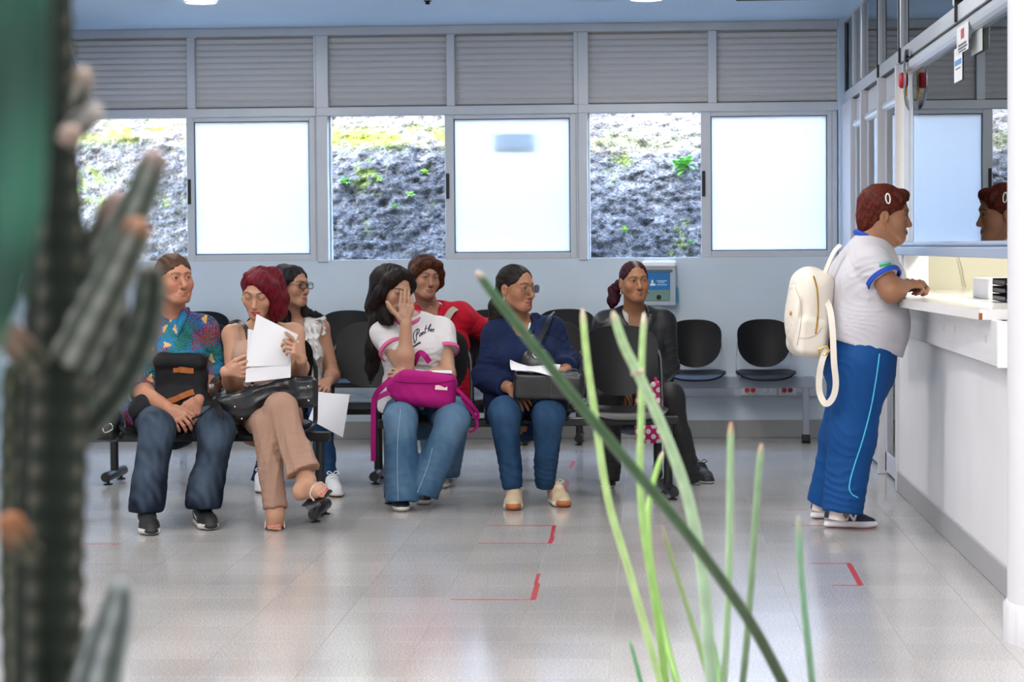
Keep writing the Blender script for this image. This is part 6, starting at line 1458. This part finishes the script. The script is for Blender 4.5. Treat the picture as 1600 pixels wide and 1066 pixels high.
def put(parent, me, name, ang=0, off=(0, 0, 0), base=None, **t):
    o = bpy.data.objects.new(name, me); o.rotation_euler = (0, 0, ang); c, s = math.cos(ang), math.sin(ang)
    o.location = (off[0] * c - off[1] * s, off[0] * s + off[1] * c, off[2]); o.parent = parent; COL.objects.link(o); return tag(o, **t)
def bench(label, x0, y0, seats, legs_, ang=0., kind=1, holes=(), z=0):
    """x0,y0: bench origin; seats and legs along its own x"""
    r = empty('tandem_seating', (x0, y0, 0), label, 'waiting bench', 'beam seat rows of the waiting room')
    lo, hi = min(list(seats) + list(legs_)) - .03, max(list(seats) + list(legs_)) + .03
    lo, hi = min(lo, min(legs_) - .05), max(hi, max(legs_) + .05)
    mf = M_frame if kind == 1 else M_gsteel
    bm = MB().box((lo, -.035, .355), (hi, .035, .395), .004) if kind == 1 else MB().box((lo, -.03, .345), (hi, .03, .415), .003)
    put(r, bm.mesh('beam', mf), 'beam', ang)
    for s in seats:
        k = '' if kind == 1 else '2'
        put(r, PARTS['seat' + k], 'seat', ang, (s, 0, 0)); bk = put(r, PARTS['back' + k], 'backrest', ang, (s, 0, 0)); put(r, PARTS['frame' + k], 'seat_frame', ang, (s, 0, 0)); put(r, PARTS['frameb' + k], 'seat_frame', ang, (s, 0, 0))
        if s in holes:
            mb = MB()
            for i in range(9):
                for j in range(6): mb.sphere((-.14 + .035 * i, .172 + .013 * j - .034 * (((-.14 + .035 * i)) / .19) ** 2, .56 + .042 * j), (.005, .002, .005), 6, 4)
            put(bk, mb.mesh('perforation', mat('perforation', '6d7580', .6)), 'perforations', 0, kind='stuff')
    for l in legs_:
        if kind == 1:
            lg = put(r, leg_me, 'leg', ang, (l, 0, 0)); ft = put(lg, foot_me, 'foot', 0)
            for yy in (-.15, .15): put(ft if False else lg, pad_me, 'foot_pad', 0, (0, yy, 0))
        else:
            lg = put(r, MB().box((-.02, -.02, .03), (.02, .02, .36), .003).mesh('leg', M_gsteel), 'leg', ang, (l, -.0, 0))
            put(lg, MB().box((-.026, -.026, .012), (.026, .026, .055), .004).mesh('foot_cap', M_dark), 'foot_cap', 0); put(lg, MB().lathe([(.03, 0), (.03, .008), (.01, .012), (.01, .03)]).mesh('foot_pad', M_dark), 'foot_pad', 0)
    return r
def bx_(px, Y): return P(px, 600, Y)[0]
YA = 10.42; bench('black beam seats in front at the left, under the man and the red-haired woman', 0, YA, [bx_(108, YA), bx_(262, YA), bx_(416, YA)], [bx_(488, YA - .2), bx_(60, YA)])
xa, xb = G(600, 790)[0], G(1045, 783)[0]; pa, pb = V3(xa, 10.94 + .21, 0), V3(xb, 11.11 + .21, 0); an = math.atan2(pb[1] - pa[1], xb - xa); LB = np.linalg.norm(pb - pa)
bench('black beam seats in front at the right, under the girl, ending in an empty seat', pa[0], pa[1], [LB * .155, LB * .50, LB * .845], [0, LB], an)
YC = 12.08; bench('black beam seats of the second row at the left, behind the red-haired woman', 0, YC, [bx_(x, YC) for x in (162, 300, 438, 574)], [bx_(177, YC), bx_(590, YC)])
YD = 12.18; bench('black beam seats of the second row at the right, one with a perforated back', 0, YD, [bx_(x, YD) for x in (714, 852, 990)], [bx_(700, YD), bx_(1027, YD)], 0, 1, [bx_(852, YD)])
YF = 14.42; bench('black beam seats against the back wall at the left', 0, YF, [bx_(x, YF) for x in (306, 423, 540, 657)], [bx_(285, YF), bx_(680, YF)])
bench('short black beam seats against the back wall behind the woman in navy', 0, YF, [bx_(x, YF) for x in (765, 884)], [bx_(820, YF), bx_(905, YF)])
YE = 14.36; bench('grey framed seats with black shells by the wall sockets, both empty', 0, YE, [bx_(1087, YE), bx_(1196, YE)], [bx_(1052, YE), bx_(1259, YE)], 0, 2)

# ================================================================== bags and papers
M_nylon = M_cloth('black_nylon', '17171a', .75)
M_tan = M_cloth('tan_leather', 'a8602c', .55)
# man's backpack
c0 = P(283, 612, 10.27); r = empty('backpack', P(283, 655, 10.2), 'black backpack with tan handles on the lap of the man in the print shirt', 'backpack')
b = Blob(); b.box(c0 + V3(.0, .0, .055), (.118, .058, .115), .05, .03); b.box(P(272, 632, 10.25), (.165, .075, .050), .045, .04); b.cone(P(213, 640, 10.2), P(262, 625, 10.24), .045, .055, .04); b.cone(P(330, 640, 10.22), P(300, 622, 10.25), .045, .05, .04)
b.box(c0 + V3(.005, -.012, .140), (.120, .068, .035), .03, .01); b.fold(.006, 26., 201).fold(.0025, 70., 202)
bag = sdf_obj('bag_body', b.surf(0.0065), M_nylon, r); f = onto(bag)
def handle(pts, w=.013, up=None, lift=.004, name='handle', m=M_tan, par=r, ff=None):
    q = [(ff or f)(*p, lift=lift) for p in pts]; q = [p for p in q if p is not None]
    if len(q) > 1:
        k = len(q) // 2; q[k] = q[k] - V3(0, .010, 0); strap_part(name, q, w, .0025, m, par, up=up or (0, -1, .1))
handle([(271, 577.5), (278, 577.5), (287, 578), (296, 579), (303, 578.5)]); handle([(262, 628), (275, 624), (286, 619), (296, 615), (303, 613)]); handle([(228, 641), (236, 645), (245, 648), (254, 651)])
strap_part('strap', [P(325, 640, 10.12), P(327, 655, 10.06), P(326, 680, 10.05), P(325, 702, 10.06)], .012, .002, M_nylon, r, up=(0, -1, 0)); strap_part('strap', [P(333, 628, 10.14), P(342, 638, 10.06), P(345, 652, 10.04), P(346, 668, 10.04)], .014, .002, M_nylon, r, up=(0, -1, 0))
tube_part('cord', [P(300, 655, 10.06), P(315, 648, 10.08), P(330, 636, 10.12), P(338, 622, 10.16)], .005, M_nylon, r)
# red-haired woman's handbag
M_lea = mat('black_leather', '17181b', .35, bump=(90, .2, .002)); M_lea2 = mat('scuffed_leather', '1a1b1f', .32, bump=(45, .5, .004), vary=(14, .5))
r = empty('handbag', P(420, 640, 10.2), 'large scuffed black leather handbag with silver studs on the red-haired woman\'s lap', 'handbag')
b = Blob(); Ra = rotm(_n(V3(1, 0, .22)), _n(V3(0, 1, .1)), _n(np.cross(_n(V3(1, 0, .22)), _n(V3(0, 1, .1))))); b.box(P(374, 633, 10.15), (.098, .040, .066), .035, .05, R=Ra); b.box(P(425, 612, 10.14), (.10, .032, .046), .03, .05, R=Ra); b.box(P(473, 613, 10.17), (.066, .036, .070), .028, .05)
b.fold(.003, 28., 211, sq=(.6, 1, 1.4)); b.crease(P(410, 622, 10.08), .12, V3(-.4, 0, 1), .035, .006, 30); b.crease(P(465, 612, 10.1), .10, V3(.2, 0, 1), .04, .005, 31)
bag = sdf_obj('bag_body', b.surf(0.0058), M_lea2, r); f = onto(bag); mb = MB()
for x, y in ((367, 636), (378, 654), (482, 604), (482, 626)):
    q = f(x, y)
    if q is not None: mb.sphere(q, .0058, 10, 6)
bring(mb.build('stud', M_silver, None, True), r)
strokes([[(345, 622), (380, 612), (420, 600), (455, 594), (492, 594)]], bag, .0025, M_lea, 'seam', r, 6)
strap_part('handle', [P(348, 622, 10.2), P(334, 612, 10.26), P(331, 600, 10.32), P(342, 588, 10.34), P(352, 585, 10.33)], .011, .003, M_lea, r, up=(0, -1, .5)); strap_part('handle', [P(384, 606, 10.16), P(383, 596, 10.19), P(388, 592, 10.22), P(395, 600, 10.18)], .007, .003, M_lea, r, up=(0, -1, .3))
g_ = 'sheets the red-haired woman holds'
sheet('upper white sheet in the red-haired woman\'s hands, top corner under her chin', [P(401, 491, 10.11), P(466, 523, 10.10), P(449, 571, 10.10), P(384.5, 573, 10.10)], bend=.006, group=g_)
sheet('small white sheet behind, its corner under her pointing finger', [P(387, 514, 10.125), P(468, 533, 10.13), P(452, 560, 10.12), P(386, 560, 10.12)], bend=.004, group=g_)
sheet('lower white sheet in her hands, hanging down to the handbag', [P(386, 545, 10.105), P(455, 545, 10.115), P(454, 590, 10.10), P(383, 598, 10.10)], bend=.004, group=g_)
sheet('white sheet dangling from the hand of the woman in black spectacles', [P(497, 612, 11.77), P(547, 617, 11.70), P(535, 683, 11.68), P(482, 655, 11.70)], bend=.01)
# girl's magenta backpack
M_mag = M_cloth('magenta_canvas', 'b3127a', .8)
r = empty('backpack', P(660, 640, 10.85), 'magenta canvas backpack lying across the lap of the girl', 'backpack')
R_ = rotm(_n(V3(1, 0, -.10)), V3(0, 1, 0), _n(V3(.10, 0, 1))); b = Blob(); b.box(P(664, 609, 10.84), (.150, .085, .078), .05, .03, R=R_); b.cone(P(618, 606, 10.84), P(640, 604, 10.84), .045, .065, .04); b.box(P(668, 592, 10.83), (.130, .080, .034), .03, .012, R=R_); b.fold(.0045, 26., 221).fold(.002, 70., 222)
bag = sdf_obj('bag_body', b.surf(0.0058), M_mag, r); f = onto(bag)
strokes([[(617, 596), (640, 598), (665, 599), (690, 598), (710, 594)]], bag, .0022, M_cloth('dark_magenta', '7d0a54', .8), 'zip', r, 6)
q = [f(x, y, lift=.0012) for x, y in ((680, 605), (690, 605.5), (699, 606))]; 
if all(p is not None for p in q): strap_part('label_patch', q, .0115, .0010, mat('patch', 'd9c3bb', .7), r, up=(0, -1, .05), sm=0)
strap_part('strap', [P(612, 592, 10.86), P(598, 604, 10.86), P(588, 616, 10.90), P(584, 632, 10.92), P(583.5, 675, 10.93), P(583.5, 721, 10.93)], .013, .002, M_mag, r, up=(-.3, -1, 0)); strap_part('strap', [P(616, 612, 10.80), P(604, 615, 10.82), P(590, 622, 10.90)], .013, .002, M_mag, r, up=(0, -1, .4))
strap_part('strap', [P(706, 600, 10.86), P(718, 612, 10.82), P(735, 630, 10.84), P(746, 645, 10.88), P(745, 655, 10.9), P(738, 645, 10.88), P(722, 622, 10.84)], .008, .002, M_mag, r, up=(0, -1, .3)); strap_part('strap', [P(744, 655, 10.9), P(746, 665, 10.9), P(740, 673, 10.9), P(732, 675, 10.9)], .006, .002, M_mag, r, up=(0, -1, .3))
strap_part('haul_loop', [P(646, 570, 10.99), P(655, 552, 10.95), P(664, 556, 10.93), P(671, 566, 10.95)], .013, .003, M_mag, r, up=(0, -1, .5))
sheet('white sheet lying on the magenta backpack under the girl\'s forearm', [P(650, 577, 10.93), P(706, 580, 10.92), P(706, 582.5, 10.80), P(630, 580, 10.80)], bend=.0, bdir=(0, 0, 1))
e = empty('eyeglasses', P(664, 476, 11.0), 'thin metal eyeglasses dangling beside the girl\'s raised hand', 'eyeglasses'); M_wire = mat('wire', '5a4a44', .3, metal=.7)
tube_part('temple', [P(648, 472, 10.96), P(660, 473, 10.96), P(678, 476, 10.98)], .0018, M_wire, e); tube_part('rim', [P(657, 474, 10.96), P(660, 480, 10.95), P(668, 482, 10.95), P(674, 479, 10.97), P(676, 475.5, 10.98)], .0014, M_wire, e); tube_part('temple', [P(648, 474, 10.94), P(658, 477, 10.95), P(670, 476, 10.97)], .0016, M_wire, e)
# navy woman's handbag
r = empty('handbag', P(850, 625, 10.9), 'boxy black leather handbag with its flap up on the lap of the woman in navy', 'handbag')
b = Blob(); b.box(P(857, 603, 10.90), (.165, .085, .066), .022, .01, R=rotm(_n(V3(1, 0, -.03)), V3(0, 1, 0), _n(V3(.03, 0, 1)))); b.ell(P(840, 572, 10.97), (.085, .05, .085), .02); b.clip(P(840, 560, 10.97) + V3(0, 0, .2), (0, 0, 1)); b.fold(.0025, 34., 231)
bag = sdf_obj('bag_body', b.surf(0.0058), M_lea, r)
strokes([[(806, 596), (830, 593), (870, 592), (912, 593)], [(862, 596), (862, 610), (862, 622)]], bag, .0016, mat('dull_stitch', '3c3e44', .6), 'seam', r, 6)
strap_part('shoulder_strap', [P(834, 552, 10.93), P(842, 535, 10.96), P(851, 515, 11.0), P(858, 498, 11.07), P(863, 490, 11.16), P(866, 493, 11.26)], .013, .0025, M_lea, r, up=(-.5, -1, .4)); tube_part('buckle_ring', [P(832, 554, 10.92), P(838, 548, 10.91), P(843, 552, 10.91), P(838, 559, 10.91), P(832, 554, 10.92)], .0022, M_silver, r); tube_part('handle', [P(880, 588, 10.86), P(888, 579, 10.87), P(902, 579, 10.88), P(911, 588, 10.88)], .005, M_lea, r)
sheet('folded white sheet resting on the handbag of the woman in navy', [P(797, 562, 10.80), P(832, 575, 10.90), P(836, 583, 10.83), P(799, 578, 10.78)], bend=.004, group='sheets on the navy woman\'s handbag')
sheet('white sheet under her thumb, lying flat on the black handbag', [P(812, 572, 10.92), P(876, 571, 10.95), P(868, 588, 10.80), P(804, 580, 10.80)], bend=.006, bdir=(0, 0, 1), group='sheets on the navy woman\'s handbag')
# dotted bag behind the empty seat
def dots():
    m = bpy.data.materials.new('dotted_pink'); m.use_nodes = True; nt = m.node_tree; bs = nt.nodes['Principled BSDF']; L = nt.links.new
    tc = nt.nodes.new('ShaderNodeTexCoord'); mp = nt.nodes.new('ShaderNodeMapping'); mp.inputs['Rotation'].default_value = (0, math.radians(45), 0); v = nt.nodes.new('ShaderNodeTexVoronoi'); v.inputs['Scale'].default_value = 27; v.inputs['Randomness'].default_value = 0.0
    mp.inputs['Scale'].default_value = (1, .01, 1)
    L(tc.outputs['Object'], mp.inputs[0]); L(mp.outputs[0], v.inputs['Vector']); cr = nt.nodes.new('ShaderNodeValToRGB'); cr.color_ramp.interpolation = 'CONSTANT'; cr.color_ramp.elements[0].color = (*lin('efdfe6'), 1); cr.color_ramp.elements[1].position = .34; cr.color_ramp.elements[1].color = (*lin('c8186c'), 1)
    L(v.outputs['Distance'], cr.inputs[0]); L(cr.outputs[0], bs.inputs['Base Color']); bs.inputs['Roughness'].default_value = .6; return m
r = empty('tote_bag', P(1013, 690, 11.62), 'bright pink bag with white dots hanging behind the empty front seat', 'bag')
b = Blob(); b.box(P(1014, 645, 11.64), (.072, .04, .155), .03, .02); b.fold(.004, 30., 241); sdf_obj('bag_body', b.surf(0.0065), dots(), r); strap_part('handle', [P(1002, 602, 11.64), P(1004, 590, 11.66), P(1015, 586, 11.68), P(1024, 592, 11.66), P(1026, 602, 11.64)], .008, .002, mat('pink_strap', 'c8186c', .6), r, up=(0, -1, .2))
# bag on the seat beside the man
r = empty('handbag', P(165, 685, 10.3), 'black handbag with metal rings on the seat beside the man, half hidden by the cactus', 'handbag')
b = Blob(); b.box(P(140, 660, 10.36), (.14, .08, .085), .04, .02); b.fold(.005, 30., 251); sdf_obj('bag_body', b.surf(0.0078), M_lea, r); tube_part('handle', [P(150, 645, 10.28), P(165, 632, 10.28), P(185, 640, 10.30), P(196, 662, 10.26), P(188, 680, 10.24)], .007, M_lea, r); tube_part('ring', [P(160, 668, 10.26), P(172, 662, 10.25), P(176, 670, 10.25), P(164, 676, 10.25), P(160, 668, 10.26)], .003, M_silver, r)
# white backpack of the standing woman
M_ivory = mat('ivory_leather', 'e6ddd0', .42, bump=(160, .15, .001)); r = empty('backpack', P(1262, 555, 9.93), 'small ivory leather backpack with gold zip hanging on the standing woman\'s back', 'backpack')
cB_ = P(1262, 486, 9.93); R_ = rotm(_n(V3(1, .18, -.10)), _n(V3(-.18, 1, 0)), _n(V3(.10, 0, 1))); b = Blob(); b.box(cB_ + V3(.008, 0, -.012), (.075, .125, .185), .055, .02, R=R_); b.ell(cB_ + V3(.0, 0, .08), (.078, .115, .105), .04, R=R_); b.ell(cB_ + V3(-.062, -.035, .0), (.030, .095, .14), .015, R=R_); b.box(cB_ + V3(.01, -.105, -.105), (.062, .035, .080), .025, .012, R=R_)
for k_, (ry, rz) in enumerate(((.018, .028), (.036, .054), (.054, .080), (.072, .106))):
    ang = np.linspace(0, 2 * math.pi, 25)
    for a_, a2 in zip(ang[:-1], ang[1:]):
        e_ = lambda q: cB_ + R_ @ (V3(-.093 + .022 * (ry / .095) ** 2 + .010 * (rz / .14) ** 2, 0, 0) + V3(0, ry * math.cos(q), rz * math.sin(q))) + V3(0, -.035, .005)
        b.cone(e_(a_), e_(a2), .0028, .0028, .004, 'sub')
b.fold(.0022, 30., 261); bag = sdf_obj('bag_body', b.surf(0.0054), M_ivory, r)
strokes([[(1271, 432), (1276, 450), (1278, 475), (1277, 500), (1274, 522)]], bag, .0038, M_gold, 'zip', r, 8); strokes([[(1243, 450), (1250, 470), (1252, 500), (1246, 540)], [(1248, 528), (1262, 528), (1276, 522), (1284, 512)]], bag, .0022, mat('ivory_seam', 'cabfae', .5), 'seam', r, 6)
f = onto(bag); q = f(1236, 490)
if q is not None: bring(MB().sphere(q, (.005, .008, .010), 10, 6).build('emblem_stud', M_gold, None, True), r)
strap_part('grab_handle', [P(1284, 446, 9.92), P(1296, 446, 9.90), P(1304, 453, 9.89), P(1303, 464, 9.89), P(1292, 467, 9.90), P(1284, 463, 9.92)], .013, .004, M_ivory, r, up=(0, -1, 0)); strap_part('shoulder_strap', [P(1283, 441, 9.88), P(1290, 424, 9.86), P(1297, 407, 9.86), P(1304, 393, 9.87), P(1313, 383, 9.88)], .010, .003, M_ivory, r, up=(-.6, -.8, .3))
strap_part('hanging_strap', [P(1293, 545, 9.80), P(1285, 562, 9.76), P(1280, 590, 9.76), P(1281, 615, 9.76), P(1290, 631, 9.75), P(1301, 622, 9.75), P(1306, 600, 9.75), P(1303, 565, 9.75), P(1301, 520, 9.77), P(1297, 485, 9.80), P(1288, 462, 9.84)], .013, .0022, M_ivory, r, up=(0, -1, 0)); tube_part('buckle', [P(1279, 546, 9.78), P(1292, 541, 9.78), P(1294, 551, 9.77), P(1281, 556, 9.77), P(1279, 546, 9.78)], .003, M_gold, r, sm=2)
# ================================================================== plants in front
def vcol_mesh(mb, name, m, parent, col, **k):
    o = mb.build(name, m, None, True, **k); ca = o.data.color_attributes.new('Col', 'FLOAT_COLOR', 'POINT'); ca.data.foreach_set('color', np.concatenate([np.array(col), np.ones((len(col), 1))], 1).astype(np.float32).ravel()); return bring(o, parent)
pot = empty('snake_plant', (.14, 3.9, 0), 'clump of tall thin cylindrical green leaves in front of the counter', 'plant')
M_pot = mat('grey_planter', '8b8b88', .7, bump=(40, .3, .004)); MB().lathe([(.20, 0), (.24, .34), (.25, .36), (.225, .36), (.215, .32), (.01, .32)], (.14, 3.9, 0), 32).build('planter', M_pot, pot, True)
M_lf = mat('sansevieria', rough=.42, vcol=True, sss=.05, bump=(60, .2, .002), spec=.45)
def stalk(pts, Y, r0, r1, c1, c2, tip='d9b3a0', Yb=3.9):
    n = len(pts); px = smoothpts([V3(x, y, 0) for x, y in pts], 8); m = len(px); ph = random.uniform(0, 6)
    q = [P(p[0], p[1], Y + (Yb - Y) * (i / (m - 1)) ** 2) for i, p in enumerate(px)]
    e = q[-1]; base = V3(.14 + .5 * (e[0] - .14), 3.9 + .5 * (e[1] - 3.9), .318); q += [e * .5 + base * .5, base]; m2 = len(q)
    r0, r1 = r0 * .66, r1 * .70
    rs = [r0 + (r1 - r0) * min(1, i / (m - 1)) ** .6 for i in range(m2)]; rs[0] = r0 * .35; rs[1] = r0 * .85
    mb = MB().tube(q, rs, 12); a, b_ = np.array(lin(c1)), np.array(lin(c2)); col = []
    for i in range(m2):
        t = min(1, i / (m - 1))
        for j in range(12):
            w = .5 + .5 * math.sin(i * 1.9 + ph) * math.cos(j * 2 * math.pi / 12 + ph); c = a * (1 - t) + b_ * t; c = c * (.9 + .25 * w); col.append(np.array(lin(tip)) * (1 - min(1, i / 3.)) + c * min(1, i / 3.))
    return vcol_mesh(mb, 'leaf', M_lf, pot, col), q
stalk([(910, 482), (917, 560), (930, 650), (950, 780), (985, 900), (1034, 1075)], 3.85, .0075, .0092, 'b9dc8c', 'c2e39a', 'e6cdc0')
s2, q2 = stalk([(957, 486), (975, 540), (1000, 590), (1040, 680), (1075, 780), (1098, 900), (1112, 1075)], 3.6, .0085, .0145, 'b7dba0', 'bfe0c0', 'd3b7a8')
stalk([(1007, 490), (1003, 560), (1002, 650), (1000, 740), (1006, 830), (1022, 930), (1042, 1075)], 3.95, .0078, .0092, 'b3d594', '93bf62', 'e3cfc4')
stalk([(1036, 706), (1022, 750), (1012, 810), (1020, 900), (1040, 1000), (1060, 1075)], 4.15, .0062, .0095, '9cc46a', '6f9a45', 'd8b8a8')
stalk([(1142, 660), (1141, 740), (1139, 900), (1131, 1075)], 3.8, .0072, .0088, 'a9cfa0', 'b5d2a8', 'd59a84')
stalk([(1190, 693), (1184, 760), (1176, 880), (1167, 1000), (1160, 1075)], 3.75, .0070, .0085, '9bc093', '7f9a78', 'cfa898')
stalk([(1247, 806), (1252, 900), (1262, 1000), (1270, 1075)], 3.7, .0066, .0088, '8fbf9c', '86b894', 'c3b7a0')
stalk([(1034, 822), (1058, 900), (1085, 985), (1112, 1075)], 4.0, .0050, .0070, '8a9a6a', '74905a', 'b09a88')
stalk([(983, 1000), (992, 1030), (1003, 1075)], 3.9, .0035, .006, '6fae7c', '6fae7c', '8fbf9c')
stalk([(1093, 893), (1102, 960), (1118, 1030), (1124, 1075)], 4.0, .0065, .009, '6a9a52', '5c8a48', 'b9a890')
stalk([(744, 424), (775, 465), (830, 535), (900, 625), (1000, 745), (1070, 830), (1130, 910), (1180, 985), (1228, 1075)], 3.1, .0085, .0130, '4d7350', '37502f', 'd3b7ac', 3.6)
ring = q2[[i for i in range(len(q2)) if proj(q2[i])[1] > 581][0]]; bring(MB().tube([ring + .0070 * V3(math.cos(a) * .95, math.sin(a), .25 * math.cos(a)) for a in np.linspace(0, 2 * math.pi, 20, endpoint=False)], .0042, 8, closed=True).build('dry_collar', mat('dry_sheath', 'c9b8a6', .8), None, True), pot)

cac = empty('cactus', (-.445, 1.72, 0), 'tall ribbed dark green cactus with pale stubby branches filling the left edge', 'cactus')
MB().lathe([(.17, 0), (.20, .46), (.21, .48), (.185, .48), (.18, .44), (.01, .44)], (-.445, 1.72, 0), 32).build('planter', M_pot, cac, True)
M_cac = mat('cactus_skin', rough=.6, vcol=True, bump=(180, .3, .0015), spec=.3)
def ribbed(pts, radii, Y, ribs=5, notch=.022, deep=.30, dark='1f2c1f', light='76806f', spot='b8a294', tip='c79d86', tiplen=0., depth=None, root=None, name='branch', twist=.3, bead=.62, gain=1.0):
    """a fluted cactus limb: ribs along it, notches and areoles across them"""
    px = smoothpts([V3(x, y, 0) for x, y in pts], 9); R_ = np.interp(np.linspace(0, 1, len(px)), np.linspace(0, 1, len(radii)), radii)
    Ys = [Y] * len(px) if depth is None else list(np.interp(np.linspace(0, 1, len(px)), np.linspace(0, 1, len(depth)), depth))
    q = [P(p[0], p[1], y) for p, y in zip(px, Ys)]; rad = [r * y / FPX for r, y in zip(R_, Ys)]
    if root is not None: q.append(np.asarray(root, float)); rad.append(rad[-1])
    L = np.concatenate([[0], np.cumsum([np.linalg.norm(b_ - a) for a, b_ in zip(q[:-1], q[1:])])]); M = max(24, int(L[-1] / .0055)); s = np.linspace(0, L[-1], M)
    C = np.stack([np.interp(s, L, [p[i] for p in q]) for i in range(3)], 1); RR = np.interp(s, L, rad); end = np.sqrt(np.clip(1 - ((.9 * RR[0] - s) / (.9 * RR[0])).clip(0, 1) ** 2, .02, 1))
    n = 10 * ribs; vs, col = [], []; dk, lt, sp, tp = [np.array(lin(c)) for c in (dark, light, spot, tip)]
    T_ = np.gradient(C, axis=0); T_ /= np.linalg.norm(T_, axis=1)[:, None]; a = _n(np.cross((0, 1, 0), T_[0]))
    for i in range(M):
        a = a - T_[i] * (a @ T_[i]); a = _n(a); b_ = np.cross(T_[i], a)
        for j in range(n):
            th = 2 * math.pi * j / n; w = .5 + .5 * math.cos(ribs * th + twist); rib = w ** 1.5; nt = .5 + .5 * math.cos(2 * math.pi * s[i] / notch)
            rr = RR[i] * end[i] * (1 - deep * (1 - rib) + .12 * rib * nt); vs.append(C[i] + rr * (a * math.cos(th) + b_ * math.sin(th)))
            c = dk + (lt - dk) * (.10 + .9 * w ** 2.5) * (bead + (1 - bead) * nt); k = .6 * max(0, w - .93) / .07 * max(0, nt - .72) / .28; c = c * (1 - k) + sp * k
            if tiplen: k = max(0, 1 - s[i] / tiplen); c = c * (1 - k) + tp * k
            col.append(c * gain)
    fs = [(i * n + j, i * n + (j + 1) % n, (i + 1) * n + (j + 1) % n, (i + 1) * n + j) for i in range(M - 1) for j in range(n)] + [tuple(range(n - 1, -1, -1)), tuple(range((M - 1) * n, M * n))]
    mb = MB(); mb.add(vs, fs); return vcol_mesh(mb, name, M_cac, cac, col)
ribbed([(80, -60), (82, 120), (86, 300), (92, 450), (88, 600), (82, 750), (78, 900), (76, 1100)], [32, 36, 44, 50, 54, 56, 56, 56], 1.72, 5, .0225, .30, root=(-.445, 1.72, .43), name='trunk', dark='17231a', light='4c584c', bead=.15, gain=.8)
ribbed([(133, 105), (120, 145), (104, 185)], [18, 22, 20], 1.72, 4, .02, .25, light='a0a39b', tip='cdb9ab', tiplen=.02)
ribbed([(160, 168), (132, 188), (104, 216)], [15, 19, 20], 1.70, 4, .02, .25, light='b2b9b6', tip='cfc8c2', tiplen=.02)
ribbed([(116, 195), (110, 210), (100, 225)], [15, 17, 15], 1.66, 4, .02, .2, light='b7a69a', tip='cdb2a4', tiplen=.02)
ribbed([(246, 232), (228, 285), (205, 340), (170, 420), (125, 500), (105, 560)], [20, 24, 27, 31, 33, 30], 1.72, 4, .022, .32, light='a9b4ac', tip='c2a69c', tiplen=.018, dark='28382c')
ribbed([(196, 300), (178, 340), (150, 400), (120, 470), (105, 540)], [22, 27, 30, 32, 30], 1.76, 4, .022, .32, light='8e948c', tip='b79286', tiplen=.035, dark='1d2c20')
ribbed([(222, 340), (206, 372), (180, 430), (145, 500), (110, 570)], [23, 27, 30, 34, 34], 1.66, 4, .022, .32, light='a4aba4', tip='c0835c', tiplen=.016, dark='22301f')
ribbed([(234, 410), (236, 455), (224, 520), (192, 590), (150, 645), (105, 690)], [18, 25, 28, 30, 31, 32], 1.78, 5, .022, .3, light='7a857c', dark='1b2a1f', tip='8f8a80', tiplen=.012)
ribbed([(178, 560), (170, 470), (160, 430)], [26, 30, 26], 1.86, 5, .022, .3, light='6b716c', dark='182319')
ribbed([(14, 800), (22, 830), (50, 870)], [22, 24, 20], 1.66, 4, .02, .2, light='6d6a58', tip='b4764e', tiplen=.03)
ribbed([(8, 510), (28, 540), (60, 580)], [20, 24, 22], 1.66, 4, .02, .2, light='6d6a58', tip='9c7a66', tiplen=.03)
ribbed([(30, 560), (28, 700), (30, 900), (34, 1100)], [24, 28, 30, 30], 1.80, 5, .024, .3, dark='18261b', light='55604a', root=(-.47, 1.80, .44))
ribbed([(190, 902), (180, 960), (164, 1020), (146, 1100)], [15, 27, 34, 38], 1.62, 4, .024, .34, light='c3ced2', dark='33443a', tip='b9c4c4', tiplen=.01, root=(-.40, 1.66, .44))
ribbed([(150, 975), (138, 1030), (128, 1100)], [14, 20, 26], 1.70, 4, .024, .3, light='98a29c', dark='24352a', root=(-.42, 1.70, .44))
# broad smooth leaf right beside the lens side of the planting
bl = empty('broad_leaf_plant', (-.42, 1.05, 0), 'smooth bright teal-green leaf blurred at the far left edge', 'plant')
MB().lathe([(.12, 0), (.14, .30), (.12, .30), (.01, .28)], (-.42, 1.05, 0), 24).build('planter', M_pot, bl, True)
mb = MB(); F2, B2 = [], []; cols = []
cen = [P(-20, 560, 1.05), P(-4, 470, 1.05), P(10, 330, 1.05), P(16, 160, 1.05), P(18, 0, 1.06), P(12, -160, 1.08)]; wd = [.004, .012, .0165, .0175, .0175, .010]
cp = smoothpts(cen, 6); wi = np.interp(np.linspace(0, 1, len(cp)), np.linspace(0, 1, 6), wd)
for p, w in zip(cp, wi):
    F2.append([p + V3(u * w, -.004 * math.sin(3 * u) - .006 * (1 - abs(u)), 0) for u in np.linspace(-1, 1, 9)]); B2.append([q + V3(0, .003, 0) for q in F2[-1]])
mb.shell(F2, B2, len(cp), 9)
g1, g2 = np.array(lin('12483a')), np.array(lin('3a8f73')); f_ = snoise(77); va = np.array(mb.v); w = np.clip(.5 + .6 * f_(va[:, 0] * .3, va[:, 1], va[:, 2], 50.), 0, 1)[:, None]
vcol_mesh(mb, 'leaf', mat('teal_leaf', rough=.4, vcol=True, sss=.05), bl, g1 + (g2 - g1) * w)
bring(MB().tube([cp[0], cp[0] * .5 + V3(-.42, 1.05, .29) * .5, V3(-.42, 1.05, .28)], .006, 8).build('leaf_stalk', mat('stalk_green', '2f6a4e', .5), None, True), bl)
